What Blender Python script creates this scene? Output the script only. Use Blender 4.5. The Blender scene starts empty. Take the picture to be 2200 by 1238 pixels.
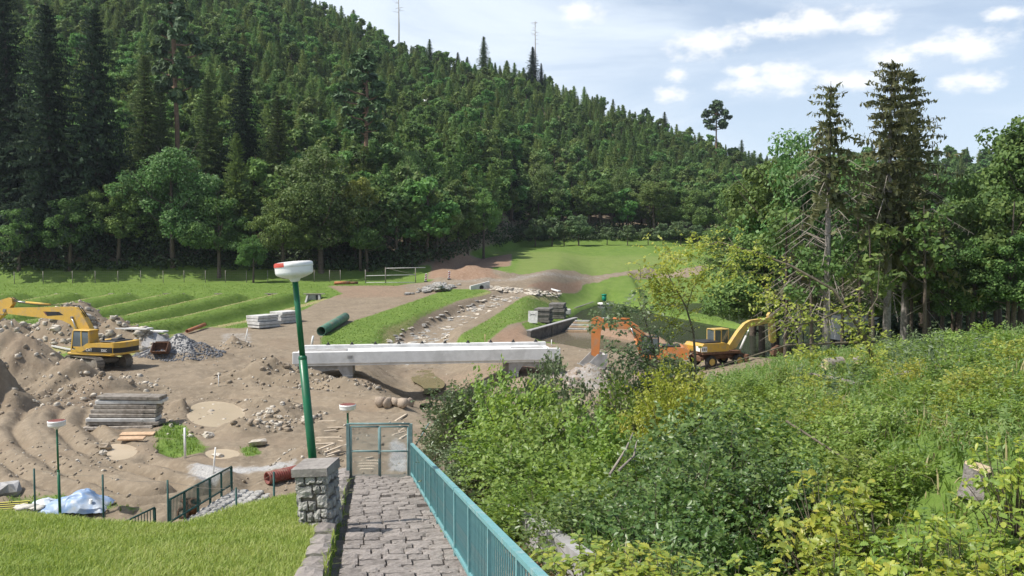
import bpy, math, random
import numpy as np
from mathutils import Vector, Matrix
S = bpy.context.scene
COL = S.collection
PI = math.pi
R = math.radians
# ------------------------------------------------------------------ camera
FPX = 1831.0
PITCH = math.atan(89.0 / FPX)
CAMZ = 10.0
cam_d = bpy.data.cameras.new('camera'); cam = bpy.data.objects.new('camera', cam_d); COL.objects.link(cam)
cam.location = (0, 0, CAMZ); cam.rotation_euler = (PI / 2 - PITCH, 0, 0)
cam_d.sensor_width = 36.0; cam_d.lens = FPX / 2200.0 * 36.0; cam_d.clip_start = 0.1; cam_d.clip_end = 5000
S.camera = cam
# ------------------------------------------------------------------ sky
SUN_EL, SUN_X, SUN_Y = R(55), -0.96, -0.27
w = bpy.data.worlds.new('World'); S.world = w; w.use_nodes = True
nt = w.node_tree; nt.nodes.clear()
def N(t, kind, **kw):
    n = t.nodes.new(kind)
    for k, v in kw.items(): setattr(n, k, v)
    return n
def inp(t, n, key, v):
    if isinstance(v, bpy.types.NodeSocket): t.links.new(v, n.inputs[key])
    else: n.inputs[key].default_value = v
def MA(t, op, a, b=0.0, c=None, clamp=False):
    n = N(t, 'ShaderNodeMath', operation=op, use_clamp=clamp)
    inp(t, n, 0, a); inp(t, n, 1, b)
    if c is not None: inp(t, n, 2, c)
    return n.outputs[0]
def MIXC(t, f, a, b, blend='MIX'):
    n = N(t, 'ShaderNodeMix', data_type='RGBA', blend_type=blend)
    inp(t, n, 0, f); inp(t, n, 6, a); inp(t, n, 7, b)
    return n.outputs[2]
def SSTEP(t, v, lo, hi, a=0.0, b=1.0):
    n = N(t, 'ShaderNodeMapRange', interpolation_type='SMOOTHSTEP')
    inp(t, n, 0, v); inp(t, n, 1, lo); inp(t, n, 2, hi); inp(t, n, 3, a); inp(t, n, 4, b)
    return n.outputs[0]
def NOISE(t, vec, scale, detail=4, rough=0.55, dist=0.0):
    n = N(t, 'ShaderNodeTexNoise')
    if vec is not None: t.links.new(vec, n.inputs['Vector'])
    n.inputs['Scale'].default_value = scale; n.inputs['Detail'].default_value = detail
    n.inputs['Roughness'].default_value = rough; n.inputs['Distortion'].default_value = dist
    return n.outputs['Fac']
sky = N(nt, 'ShaderNodeTexSky', sky_type='NISHITA', sun_disc=False)
sky.sun_elevation = SUN_EL; sky.sun_rotation = math.atan2(SUN_X, SUN_Y)
sky.altitude = 300; sky.air_density = 1.0; sky.dust_density = 1.6; sky.ozone_density = 1.2
tc = N(nt, 'ShaderNodeTexCoord'); sep = N(nt, 'ShaderNodeSeparateXYZ'); nt.links.new(tc.outputs['Generated'], sep.inputs[0])
dx, dy, dz = sep.outputs
az = MA(nt, 'ARCTAN2', dx, dy); el = MA(nt, 'ARCSINE', dz)
cxy = N(nt, 'ShaderNodeCombineXYZ'); inp(nt, cxy, 0, az); inp(nt, cxy, 1, MA(nt, 'MULTIPLY', el, 1.7))
n1 = NOISE(nt, cxy.outputs[0], 9.0, 6, 0.6)
n2 = NOISE(nt, cxy.outputs[0], 26.0, 5, 0.6)
# thin high veil, drawn out level, thicker towards the left
cst = N(nt, 'ShaderNodeCombineXYZ'); inp(nt, cst, 0, MA(nt, 'MULTIPLY', az, 1.0)); inp(nt, cst, 1, MA(nt, 'MULTIPLY', el, 3.6))
veil = NOISE(nt, cst.outputs[0], 3.2, 6, 0.55, 0.5)
veil = SSTEP(nt, MA(nt, 'ADD', veil, MA(nt, 'MULTIPLY', MA(nt, 'MINIMUM', MA(nt, 'MAXIMUM', MA(nt, 'ADD', az, -0.1), -.55), .5), -0.50)), 0.26, 0.66)
veil = MA(nt, 'MULTIPLY', veil, SSTEP(nt, el, .35, .9, 1.0, .3))
# haze brightening of the low sky
low = SSTEP(nt, el, 0.02, 0.36, 1.0, 0.0)
PUFF = [(1735,52,70,22),(1665,68,60,17),(1845,52,50,18),(1520,100,75,24),(2075,100,48,22),(1437,205,34,12),(1600,185,50,15),
        (1680,172,50,24),(1810,178,62,17),(1450,165,20,12),(2090,178,50,16),(2150,35,40,13),(1905,130,40,20),(1245,35,40,20),(1590,160,28,12),(2010,105,60,14)]
puff = None
cel = N(nt, 'ShaderNodeCombineXYZ'); inp(nt, cel, 0, az); inp(nt, cel, 1, el)
for (px, py, rx, ry) in PUFF:
    a = math.atan((px - 1100) / FPX); e = math.atan((530 - py) / FPX * math.cos(a))
    sx, sy = FPX / rx / 1.25, FPX / ry / 1.35
    q = N(nt, 'ShaderNodeVectorMath', operation='MULTIPLY_ADD'); nt.links.new(cel.outputs[0], q.inputs[0]); q.inputs[1].default_value = (sx, sy, 0); q.inputs[2].default_value = (-a * sx, -e * sy, 0)
    l = N(nt, 'ShaderNodeVectorMath', operation='LENGTH'); nt.links.new(q.outputs[0], l.inputs[0])
    puff = l.outputs['Value'] if puff is None else MA(nt, 'MINIMUM', puff, l.outputs['Value'])
puff = SSTEP(nt, MA(nt, 'ADD', puff, MA(nt, 'MULTIPLY', MA(nt, 'SUBTRACT', n2, 0.5), 2.8)), 0.15, 1.25, 1.0, 0.0)
# the rest of the sky carries cumulus of the same kind
cum = SSTEP(nt, n1, 0.57, 0.70)
cum = MA(nt, 'MULTIPLY', cum, SSTEP(nt, MA(nt, 'ABSOLUTE', az), 0.62, 0.8))
puff = MA(nt, 'MAXIMUM', puff, MA(nt, 'MULTIPLY', cum, 0.7))
SKY_K = 0.13
skyc = MIXC(nt, 1.0, sky.outputs[0], (1.0, 1.0, 1.0, 1), 'MULTIPLY')
skyc = MIXC(nt, MA(nt, 'MULTIPLY', low, 0.6), skyc, (5.4, 6.5, 8.0, 1))
skyc = MIXC(nt, MA(nt, 'ADD', MA(nt, 'MULTIPLY', veil, 0.70), SSTEP(nt, el, .3, .8, .22, .0)), skyc, (6.4, 7.1, 7.9, 1))
skyc = MIXC(nt, MA(nt, 'MULTIPLY', puff, 0.85), skyc, (8.2, 8.2, 8.2, 1))
bg = N(nt, 'ShaderNodeBackground'); nt.links.new(skyc, bg.inputs[0]); bg.inputs[1].default_value = SKY_K
w.cycles.sampling_method = 'MANUAL'; w.cycles.sample_map_resolution = 256
ow = N(nt, 'ShaderNodeOutputWorld'); nt.links.new(bg.outputs[0], ow.inputs[0])
# ------------------------------------------------------------------ sun and exposure
sd = bpy.data.lights.new('sun', 'SUN'); sun = bpy.data.objects.new('sun', sd); COL.objects.link(sun)
sd.energy = 5.0; sd.angle = R(0.53); sd.color = (1.0, 0.955, 0.88)
sv = Vector((SUN_X, SUN_Y, 0)).normalized() * math.cos(SUN_EL) + Vector((0, 0, math.sin(SUN_EL)))
sun.rotation_euler = sv.to_track_quat('Z', 'Y').to_euler(); sun.location = (-60, 0, 120)
S.view_settings.view_transform = 'Standard'; S.view_settings.look = 'None'
S.view_settings.exposure = 0.15; S.view_settings.gamma = 1.0
S.render.engine = 'CYCLES'
S.cycles.max_bounces = 6; S.cycles.diffuse_bounces = 3; S.cycles.glossy_bounces = 2; S.cycles.transmission_bounces = 3; S.cycles.transparent_max_bounces = 6
S.cycles.use_adaptive_sampling = True; S.cycles.adaptive_threshold = 0.02
S.cycles.caustics_reflective = False; S.cycles.caustics_refractive = False
# ------------------------------------------------------------------ numeric helpers
def vnoise(x, y, s=0):
    x = np.asarray(x, float); y = np.asarray(y, float)
    xi = np.floor(x).astype(np.int64); yi = np.floor(y).astype(np.int64); fx = x - xi; fy = y - yi
    fx = fx * fx * (3 - 2 * fx); fy = fy * fy * (3 - 2 * fy)
    def h(a, b):
        n = (a * 374761393 + b * 668265263 + s * 974634777) & 0xffffffff
        n = ((n ^ (n >> 13)) * 1274126177) & 0xffffffff
        n = ((n ^ (n >> 16)) * 2246822519) & 0xffffffff
        return ((n ^ (n >> 15)) & 0xffff) / 65535.0
    a = h(xi, yi); b = h(xi + 1, yi); c = h(xi, yi + 1); d = h(xi + 1, yi + 1)
    return (a + (b - a) * fx) * (1 - fy) + (c + (d - c) * fx) * fy
def fbm(x, y, o=4, s=0, g=0.5):
    t = 0.0; a = 1.0; n = 0.0
    for i in range(o):
        t = t + a * vnoise(np.asarray(x) * 2 ** i + 17.3 * i, np.asarray(y) * 2 ** i - 9.1 * i, s + i); n += a; a *= g
    return t / n - 0.5
def sst(x, a, b):
    t = np.clip((np.asarray(x, float) - a) / (b - a), 0, 1); return t * t * (3 - 2 * t)
cp, sp = math.cos(PITCH), math.sin(PITCH)
def ray(px, py):                       # direction through a picture point, scaled so that y = 1
    a = (px - 1100) / FPX; b = -(py - 619) / FPX
    y = cp + b * sp; z = b * cp - sp
    return a / y, z / y
def W(px, py, z):                      # where that line of sight meets height z
    a, b = ray(px, py); Y = (z - CAMZ) / b
    return np.array((a * Y, Y, z))
def D(px, py, Y):                      # the same at a given distance
    a, b = ray(px, py); return np.array((a * Y, Y, CAMZ + b * Y))
def PROJ(p):
    x, y, z = p; z = z - CAMZ
    yc = y * cp - z * sp; zc = y * sp + z * cp
    return 1100 + FPX * x / yc, 619 - FPX * zc / yc
# ------------------------------------------------------------------ the lie of the land
def zplane(Y): return 5.8 - 0.18 * (Y - 10.9)         # face of the dam, along the stairs
def xrail(Y): return -0.65 + (10.9 - Y) * 0.170
LAWN_X = [-40, -14, -9.4, -7.4, -5.7, -4.9, -3.9, -2.9]
LAWN_E = [17.5, 16.4, 15.6, 14.4, 14.1, 18.4, 21.4, 24.6]
CH_Y = [40, 48, 55, 66, 80, 95.6, 105.6, 112, 119, 124, 130]
CH_X = [2.0, -0.5, -3.2, -6.2, -8.6, -10.4, -7.4, -4.6, -1.2, 1.3, 3.6]
CH_Z = [-0.9, -1.1, -1.3, -1.35, -1.1, -0.7, 0.2, 1.3, 2.5, 3.3, 4.2]
CH_W = [3, 3.4, 4.4, 5.0, 3.8, 2.9, 2.7, 2.2, 1.7, 1.2, 0.6]
def chaikin(P, n=2):
    for _ in range(n):
        Q = []
        for i in range(len(P)):
            a, b = np.array(P[i]), np.array(P[(i + 1) % len(P)]); Q += [tuple(a * .75 + b * .25), tuple(a * .25 + b * .75)]
        P = Q
    return P
def polyW(pts, z): return [tuple(W(a, b, z)[:2]) for a, b in pts]
def sdist(P, X, Y):                    # signed distance to a polygon, negative inside
    X = np.asarray(X, float); Y = np.asarray(Y, float); d = np.full(X.shape, 1e9); ins = np.zeros(X.shape, bool)
    n = len(P)
    for i in range(n):
        x0, y0 = P[i]; x1, y1 = P[(i + 1) % n]; ex, ey = x1 - x0, y1 - y0
        t = np.clip(((X - x0) * ex + (Y - y0) * ey) / (ex * ex + ey * ey + 1e-9), 0, 1)
        d = np.minimum(d, (X - x0 - t * ex) ** 2 + (Y - y0 - t * ey) ** 2)
        c = ((y0 > Y) != (y1 > Y)) & (X < ex * (Y - y0) / (ey if abs(ey) > 1e-9 else 1e-9) + x0)
        ins ^= c
    d = np.sqrt(d); return np.where(ins, -d, d)
def ldist(P, X, Y):                    # distance to an open line
    X = np.asarray(X, float); d = np.full(X.shape, 1e9)
    for (x0, y0), (x1, y1) in zip(P[:-1], P[1:]):
        ex, ey = x1 - x0, y1 - y0
        t = np.clip(((X - x0) * ex + (Y - y0) * ey) / (ex * ex + ey * ey + 1e-9), 0, 1)
        d = np.minimum(d, np.hypot(X - x0 - t * ex, Y - y0 - t * ey))
    return d
PONDZ = 0.05
POND = [polyW(p, PONDZ) for p in (
    [(1236,686),(1262,666),(1310,650),(1340,655),(1420,678),(1500,694),(1610,714),(1700,740),(1760,778),(1660,786),(1580,766),(1470,738),(1400,717),(1310,698)],
    [(1365,640),(1430,633),(1500,638),(1640,658),(1800,698),(1800,764),(1700,737),(1620,704),(1560,686),(1470,668),(1400,653)],
    [(1490,626),(1600,627),(1850,648),(1850,692),(1740,682),(1650,652),(1560,638)])]
MUD = polyW([(1138,728),(1160,716),(1242,694),(1290,716),(1360,728),(1440,738),(1410,756),(1340,762),(1270,756),(1190,742)], 0.0)
PUD = [(chaikin(polyW([(398,884),(445,866),(515,876),(532,905),(475,930),(408,918)], 0.2)), 0.42), (chaikin(polyW([(225,960),(262,955),(300,968),(280,990),(235,995)], 0.3)), 0.40),
       (chaikin(polyW([(440,968),(500,966),(520,980),(480,990),(445,985)], 0.3)), 0.36)]
# mounds: px, row of base centre, base height, height, half widths x and y, seed
MOUND = []
def mound(X, Y, h, rx, ry, rot=0.0, p=1.3): MOUND.append((X, Y, h, rx, ry, rot, p))
mound(-35.0, 59.0, 3.6, 6.2, 4.2); mound(-29.6, 57.2, 2.0, 3.6, 2.8); mound(-31.5, 50.8, 2.9, 2.8, 2.2); mound(-26.8, 55.2, 1.2, 2.6, 1.8)
mound(-41.5, 80.5, 3.9, 8.4, 4.0); mound(-36.5, 79.0, 2.7, 6.0, 3.0); mound(-47.0, 79.0, 2.6, 6.0, 3.2); mound(-33.8, 78.0, 1.0, 3.0, 1.8)
mound(-28.6, 73.0, 1.75, 4.0, 2.8); mound(-26.4, 80.5, 1.05, 1.6, 1.4)
mound(-17.6, 60.4, 1.35, 4.2, 2.8); mound(-14.6, 59.0, 1.0, 3.4, 1.6); mound(-11.5, 57.2, 0.7, 3.0, 1.2); mound(5.5, 59.5, 1.5, 2.6, 1.8); mound(3.3, 58.0, 0.9, 2.0, 1.2)
mound(-18.6, 49.6, 1.1, 2.2, 1.3); mound(-15.0, 51.0, 0.6, 2.4, 1.0); mound(-13.0, 48.5, 0.55, 1.5, 2.2); mound(-14.2, 44.0, 0.6, 1.8, 1.4); mound(-17.0, 41.6, 0.3, 2.0, 1.0)
mound(-6.6, 138.5, 1.7, 9.0, 6.0); mound(-11.5, 141.0, 1.2, 6.0, 5.0); mound(-9.4, 38.2, 0.5, 1.6, 2.6)
RUT = [tuple(W(a, b, 0.4)[:2]) for a, b in [(330,1046),(200,1010),(110,960),(72,915),(95,878),(190,852),(330,838),(520,832),(700,846),(860,858)]]
SKY_PX = np.array([-700,-300,0,300,500,640,700,860,1000,1150,1300,1450,1600,1700,2000,2600])
SKY_ROW = np.array([-190,-170,-150,-110,-50,10,45,125,172,225,280,338,388,415,450,460])
def hill_base(X): return np.interp(X, [-120,-60,-16,-11,-4,4,20,60,200], [126,134,141,150,182,213,220,232,240])
def ground(X, Y, detail=True):
    X = np.asarray(X, float); Y = np.asarray(Y, float)
    L = np.interp(Y, [0,36,85,100,130,140,700], [.3,.35,.5,1.2,4.3,4.8,6.0])
    C = np.interp(Y, [0,36,85,100,118,130,142,205,240,700], [.3,.35,.5,1.2,3.1,4.5,5.4,10.0,10.8,12])
    Rr = np.interp(Y, [0,36,90,148,162,172,184,206,240,700], [.3,.35,.45,.5,4.2,5.2,7.2,10.3,11,12])
    a = sst(X, -18, -7); b = sst(X - np.interp(Y, [80, 90, 105, 120, 135, 150, 165, 205], [-3, 1, 2.6, 4.6, 7.2, 10.5, 13, 14]), -np.interp(Y, [110, 130], [2.2, 4.2]), np.interp(Y, [110, 130, 150], [2.0, 2.6, 4]))
    z = L * (1 - a) + C * a; z = z * (1 - b) + Rr * b
    z = z + 0.19 * np.clip(X - 13, 0, 14) * sst(Y, 78, 58)
    # hill
    yb = hill_base(X); azp = 1100 + FPX * X / np.maximum(Y, 1)
    tanc = (530 - np.interp(azp, SKY_PX, SKY_ROW)) / FPX
    yc = 395.0; zc = CAMZ + tanc * yc
    t = (Y - yb) / (yc - yb)
    hz = np.clip(t, 0, 1); hh = (zc - 6) * (0.85 * hz + 0.15 * hz * hz) - np.maximum(t - 1, 0) * 130
    z = z + np.where(t > 0, np.maximum(hh, -60), 0)
    # far hill on the right
    fr = sst(X / np.maximum(Y, 1), 0.30, 0.46) * sst(Y, 330, 560)
    z = z + fr * (CAMZ + 0.118 * 560 - 12) * (1 - sst(Y, 560, 800))
    # ridged beds of the drained ponds
    bed = np.cos(2 * PI * (X - 0.38 * (Y - 118) + 34.4 + 3.7) / 7.4)
    fm = sst(Y, 83, 92) * (1 - sst(Y, 116.5, 118.5)) * (1 - sst(X - 0.38 * (Y - 118), -26.5, -24.5)) * sst(X, -85, -80)
    z = z + fm * (0.75 * np.tanh(2.2 * bed))
    # stream bed
    cx = np.interp(Y, CH_Y, CH_X); cz = np.interp(Y, CH_Y, CH_Z); cw = np.interp(Y, CH_Y, CH_W)
    q = sst(np.abs(X - cx), 1.7, 1.7 + cw)
    cm = sst(Y, 42, 50) * (1 - sst(Y, 125, 130))
    z = np.where(cm > 0, z + (np.minimum(cz, z) - z) * (1 - q) * cm, z)
    for P in POND: z = z - 1.3 * sst(-sdist(P, X, Y), -1.5, -0.2) * (Y > 70)
    z = z - 0.9 * sst(-sdist(MUD, X, Y), -1.2, 1.0) * (Y > 60)
    m = np.zeros_like(z)
    for (mx, my, h, rx, ry, ro, p) in MOUND:
        c, s_ = math.cos(ro), math.sin(ro); u = ((X - mx) * c + (Y - my) * s_) / rx; v = (-(X - mx) * s_ + (Y - my) * c) / ry
        d = np.sqrt(u * u + v * v) + (0.35 * fbm(X * .45, Y * .45, 3, 5) if detail else 0)
        m = np.maximum(m, h * np.clip(1.12 - d, 0, 1.05) ** p)
    z = z + m
    # dam face, lawn and right-hand slope
    XR = xrail(Y)
    e = np.interp(X, LAWN_X, LAWN_E)
    dam = zplane(np.minimum(Y, e)) + 0.12 - 0.50 * np.maximum(Y - e, 0)
    ramp = zplane(np.minimum(Y, 24)) - 0.27 * np.maximum(Y - 24, 0) - 0.30
    off = X - XR
    cor = sst(off, -1.75, -1.70) * (1 - sst(off, 0.10, 0.16))
    strip = sst(off, 0.10, 0.16)
    er = np.interp(X, [-6, 0, 5, 8, 14, 18, 30, 60], [25, 27, 31, 35, 36, 33, 31, 31])
    rs = zplane(np.minimum(Y, er)) - 0.15 + 0.25 * np.clip(off - 2.0, 0, 14) + 0.08 * np.maximum(off - 16, 0) + 0.45 * sst(off, 1.35, 1.5) - 1.35 * sst(off, 1.6, 2.6) * (1 - sst(off, 4.6, 7.0)) * (1 - sst(Y, 22, 30)) - 0.42 * np.maximum(Y - er, 0)
    dz_ = dam * (1 - cor) + ramp * cor
    dz_ = dz_ * (1 - strip) + rs * strip
    ondam = dz_ > z
    if detail:
        dam_n = 0.10 * fbm(X * .8, Y * .8, 3, 21) * (1 - cor)
        site = (Y > 24) & (Y < 92)
        rough = 0.24 * fbm(X * .3, Y * .3, 3, 3) + .09 * fbm(X * 3.1, Y * 3.1, 3, 44, .6) + .34 * fbm(X * 1.3, Y * 1.3, 4, 4, .6) * (.45 + np.clip(fbm(X * .2, Y * .2, 3, 14) * 2.2 + .3, 0, 1)) + 0.9 * np.minimum(m, 1.2) * fbm(X * .9, Y * .9, 5, 9, .62)
        dr = ldist(RUT, X, Y)
        G_ = lambda c, w_: np.exp(-((dr - c) / w_) ** 2)
        rut = 1.3 * (-.17 * G_(.95, .20) - .15 * G_(2.35, .22) + .12 * G_(1.6, .30) + .13 * G_(.2, .4) + .12 * G_(2.95, .3) - .08 * G_(3.7, .25)) * (0.55 + 0.9 * vnoise(X * .5, Y * .5, 31)) * (np.abs(dr) < 5)
        z = z + np.where(site, (rough + rut) * sst(Y, 24, 30) * (1 - sst(Y, 84, 92)), 0.10 * fbm(X * .5, Y * .5, 3, 8))
        dz_ = dz_ + dam_n
    for P, pz in PUD:
        sd_ = sdist(P, X, Y); z = np.where(Y < 60, z + (np.maximum(z, pz + .06 + .04 * fbm(X * 2, Y * 2, 2, 3)) - z) * (1 - sst(sd_, .35, 1.3)), z)
        z = np.where(Y < 60, z + (np.minimum(z, pz - .12) - z) * sst(-sd_, -0.3, 0.25), z)
    z = np.maximum(z, dz_)
    return z
def moundh(X, Y):
    m = np.zeros_like(X)
    for (mx, my, h, rx, ry, ro, p) in MOUND: m = np.maximum(m, h * np.clip(1.12 - np.hypot((X - mx) / rx, (Y - my) / ry), 0, 1.05) ** p)
    return m
def gz(x, y): return float(ground(np.array([x]), np.array([y]))[0])
_T = np.exp(np.linspace(math.log(6), math.log(420), 2600))
def HIT(px, py, y0=6.0):               # ground point seen at a picture point
    a, b = ray(px, py); zz = CAMZ + b * _T; g = ground(a * _T, _T)
    k = np.nonzero((zz <= g) & (_T > y0))[0]
    i = int(k[0]) if len(k) else len(_T) - 1
    return Vector((a * _T[i], _T[i], g[i]))
# ------------------------------------------------------------------ object helpers
def np_mesh(name, V, F, smooth=False, mats=(), midx=None):
    me = bpy.data.meshes.new(name); V = np.asarray(V, np.float32).reshape(-1, 3); F = np.asarray(F, np.int32); n, k = F.shape
    me.vertices.add(len(V)); me.vertices.foreach_set('co', V.ravel())
    me.loops.add(n * k); me.loops.foreach_set('vertex_index', F.ravel())
    me.polygons.add(n); me.polygons.foreach_set('loop_start', np.arange(n, dtype=np.int32) * k)
    try: me.polygons.foreach_set('loop_total', np.full(n, k, np.int32))
    except Exception: pass
    if smooth: me.polygons.foreach_set('use_smooth', np.ones(n, bool))
    for m in mats: me.materials.append(m)
    if midx is not None: me.polygons.foreach_set('material_index', np.asarray(midx, np.int32))
    me.update(calc_edges=True); return me
def ob(name, me, parent=None, loc=None, rz=None):
    o = bpy.data.objects.new(name, me); COL.objects.link(o)
    if parent is not None: o.parent = parent
    if loc is not None: o.location = loc
    if rz is not None: o.rotation_euler = (0, 0, rz)
    return o
def tag(o, label=None, cat=None, group=None, kind=None):
    if label: o['label'] = label
    if cat: o['category'] = cat
    if group: o['group'] = group
    if kind: o['kind'] = kind
    return o
def thing(name, label, cat, loc=(0, 0, 0), rz=0.0, group=None):
    o = ob(name, None, None, loc, rz); o.empty_display_size = 0.3
    return tag(o, label, cat, group)
def copy_tree(o, parent=None):
    c = o.copy(); COL.objects.link(c)
    if parent is not None: c.parent = parent
    for ch in o.children: copy_tree(ch, c)
    return c
class MB:
    def __init__(s): s.v = []; s.f = []; s.sm = []; s.mi = []
    def add(s, vs, fs, smooth=False, mi=0):
        b = len(s.v); s.v += [tuple(float(c) for c in p) for p in vs]
        for f in fs: s.f.append(tuple(b + i for i in f)); s.sm.append(smooth); s.mi.append(mi)
        return s
    def box(s, c, d, rot=None, mi=0, taper=1.0, bev=0.0):
        x, y, z = d[0] / 2, d[1] / 2, d[2] / 2
        if bev <= 0:
            vs = [(-x, -y, -z), (x, -y, -z), (x, y, -z), (-x, y, -z), (-x * taper, -y * taper, z), (x * taper, -y * taper, z), (x * taper, y * taper, z), (-x * taper, y * taper, z)]
            fs = [(3, 2, 1, 0), (4, 5, 6, 7), (0, 1, 5, 4), (1, 2, 6, 5), (2, 3, 7, 6), (3, 0, 4, 7)]
        else:
            b = min(bev, x * .9, y * .9, z * .9); vs = []; fs = []
            for k, (zz, bb) in enumerate(((-z, b), (-z + b, 0), (z - b, 0), (z, b))):
                xx, yy = x - bb, y - bb
                vs += [(-xx + b, -yy, zz), (xx - b, -yy, zz), (xx, -yy + b, zz), (xx, yy - b, zz), (xx - b, yy, zz), (-xx + b, yy, zz), (-xx, yy - b, zz), (-xx, -yy + b, zz)]
            for k in range(3):
                for i in range(8): j = (i + 1) % 8; fs.append((k * 8 + i, k * 8 + j, k * 8 + 8 + j, k * 8 + 8 + i))
            fs.append(tuple(range(7, -1, -1))); fs.append(tuple(range(24, 32)))
        M_ = Matrix.Translation(Vector(c)) @ (rot.to_4x4() if rot is not None else Matrix())
        return s.add([M_ @ Vector(p) for p in vs], fs, False, mi)
    def tube(s, pts, rad, n=8, caps=True, smooth=True, mi=0):
        pts = [Vector(p) for p in pts]; rad = rad if hasattr(rad, '__len__') else [rad] * len(pts)
        vs = []; up = None
        for i, p in enumerate(pts):
            t = (pts[min(i + 1, len(pts) - 1)] - pts[max(i - 1, 0)]).normalized()
            if up is None: up = t.orthogonal().normalized()
            up = (up - t * up.dot(t)); up = up.normalized() if up.length > 1e-6 else t.orthogonal().normalized()
            q = t.cross(up)
            for k in range(n):
                a = 2 * PI * k / n; vs.append(p + (up * math.cos(a) + q * math.sin(a)) * rad[i])
        fs = []
        for i in range(len(pts) - 1):
            for k in range(n): j = (k + 1) % n; fs.append((i * n + k, i * n + j, i * n + n + j, i * n + n + k))
        s.add(vs, fs, smooth, mi)
        if caps:
            b = len(s.v) - len(vs); m = len(pts) - 1
            s.f.append(tuple(b + k for k in range(n - 1, -1, -1))); s.sm.append(False); s.mi.append(mi)
            s.f.append(tuple(b + m * n + k for k in range(n))); s.sm.append(False); s.mi.append(mi)
        return s
    def pipe(s, a, b, ro, ri, n=20, mi=0):                # open hollow pipe
        a, b = Vector(a), Vector(b); t = (b - a).normalized(); u = t.orthogonal().normalized(); q = t.cross(u); vs = []
        for (p, r) in ((a, ro), (b, ro), (b, ri), (a, ri)):
            for k in range(n): g = 2 * PI * k / n; vs.append(p + (u * math.cos(g) + q * math.sin(g)) * r)
        fs = []
        for i in range(4):
            for k in range(n): j = (k + 1) % n; i2 = (i + 1) % 4; fs.append((i * n + k, i * n + j, i2 * n + j, i2 * n + k))
        return s.add(vs, fs, True, mi)
    def lathe(s, prof, n=24, c=(0, 0, 0), smooth=True, mi=0):
        vs = []; fs = []
        for (r, z) in prof:
            for k in range(n): a = 2 * PI * k / n; vs.append((c[0] + r * math.cos(a), c[1] + r * math.sin(a), c[2] + z))
        for i in range(len(prof) - 1):
            for k in range(n): j = (k + 1) % n; fs.append((i * n + k, i * n + j, i * n + n + j, i * n + n + k))
        return s.add(vs, fs, smooth, mi)
    def prism(s, poly, y0, y1, mi=0, M_=None):             # outline in x,z pushed along y
        n = len(poly); vs = [(x, y0, z) for x, z in poly] + [(x, y1, z) for x, z in poly]
        if M_ is not None: vs = [M_ @ Vector(v) for v in vs]
        fs = [tuple(range(n - 1, -1, -1)), tuple(range(n, 2 * n))] + [(i, (i + 1) % n, n + (i + 1) % n, n + i) for i in range(n)]
        return s.add(vs, fs, False, mi)
    def rock(s, c, r, rng, flat=0.7, mi=0, n=8):
        ax = Vector((rng.uniform(.7, 1.25), rng.uniform(.7, 1.25), flat * rng.uniform(.8, 1.2))) * r
        ro = Matrix.Rotation(rng.uniform(0, 6.28), 3, 'Z') @ Matrix.Rotation(rng.uniform(-.5, .5), 3, 'X')
        rows = 3; vs = [Vector((0, 0, -1))]; fs = []
        for i in range(1, rows + 1):
            ph = PI * i / (rows + 1)
            for k in range(n): a = 2 * PI * (k + .5 * (i % 2)) / n; vs.append(Vector((math.sin(ph) * math.cos(a), math.sin(ph) * math.sin(a), -math.cos(ph))))
        vs.append(Vector((0, 0, 1))); L = len(vs) - 1
        vs = [v * rng.uniform(.72, 1.15) for v in vs]
        vs = [ro @ Vector((v.x * ax.x, v.y * ax.y, max(-.8, min(.85, v.z)) * ax.z)) + Vector(c) for v in vs]
        for k in range(n):
            j = (k + 1) % n; fs.append((0, 1 + j, 1 + k)); fs.append((L, L - n + k, L - n + j))
            for i in range(rows - 1): fs.append((1 + i * n + k, 1 + i * n + j, 1 + i * n + n + j, 1 + i * n + n + k))
        return s.add(vs, fs, False, mi)
    def mesh(s, name, *mats):
        me = bpy.data.meshes.new(name); me.from_pydata(s.v, [], s.f)
        me.polygons.foreach_set('use_smooth', s.sm); me.polygons.foreach_set('material_index', s.mi)
        for m in mats: me.materials.append(m)
        me.update(); return me
    def build(s, name, mat, parent=None, loc=None, rz=None):
        mats = mat if isinstance(mat, (list, tuple)) else [mat]
        return ob(name, s.mesh(name, *mats), parent, loc, rz)
RX = lambda a: Matrix.Rotation(a, 3, 'X')
RY = lambda a: Matrix.Rotation(a, 3, 'Y')
RZ = lambda a: Matrix.Rotation(a, 3, 'Z')
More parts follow.
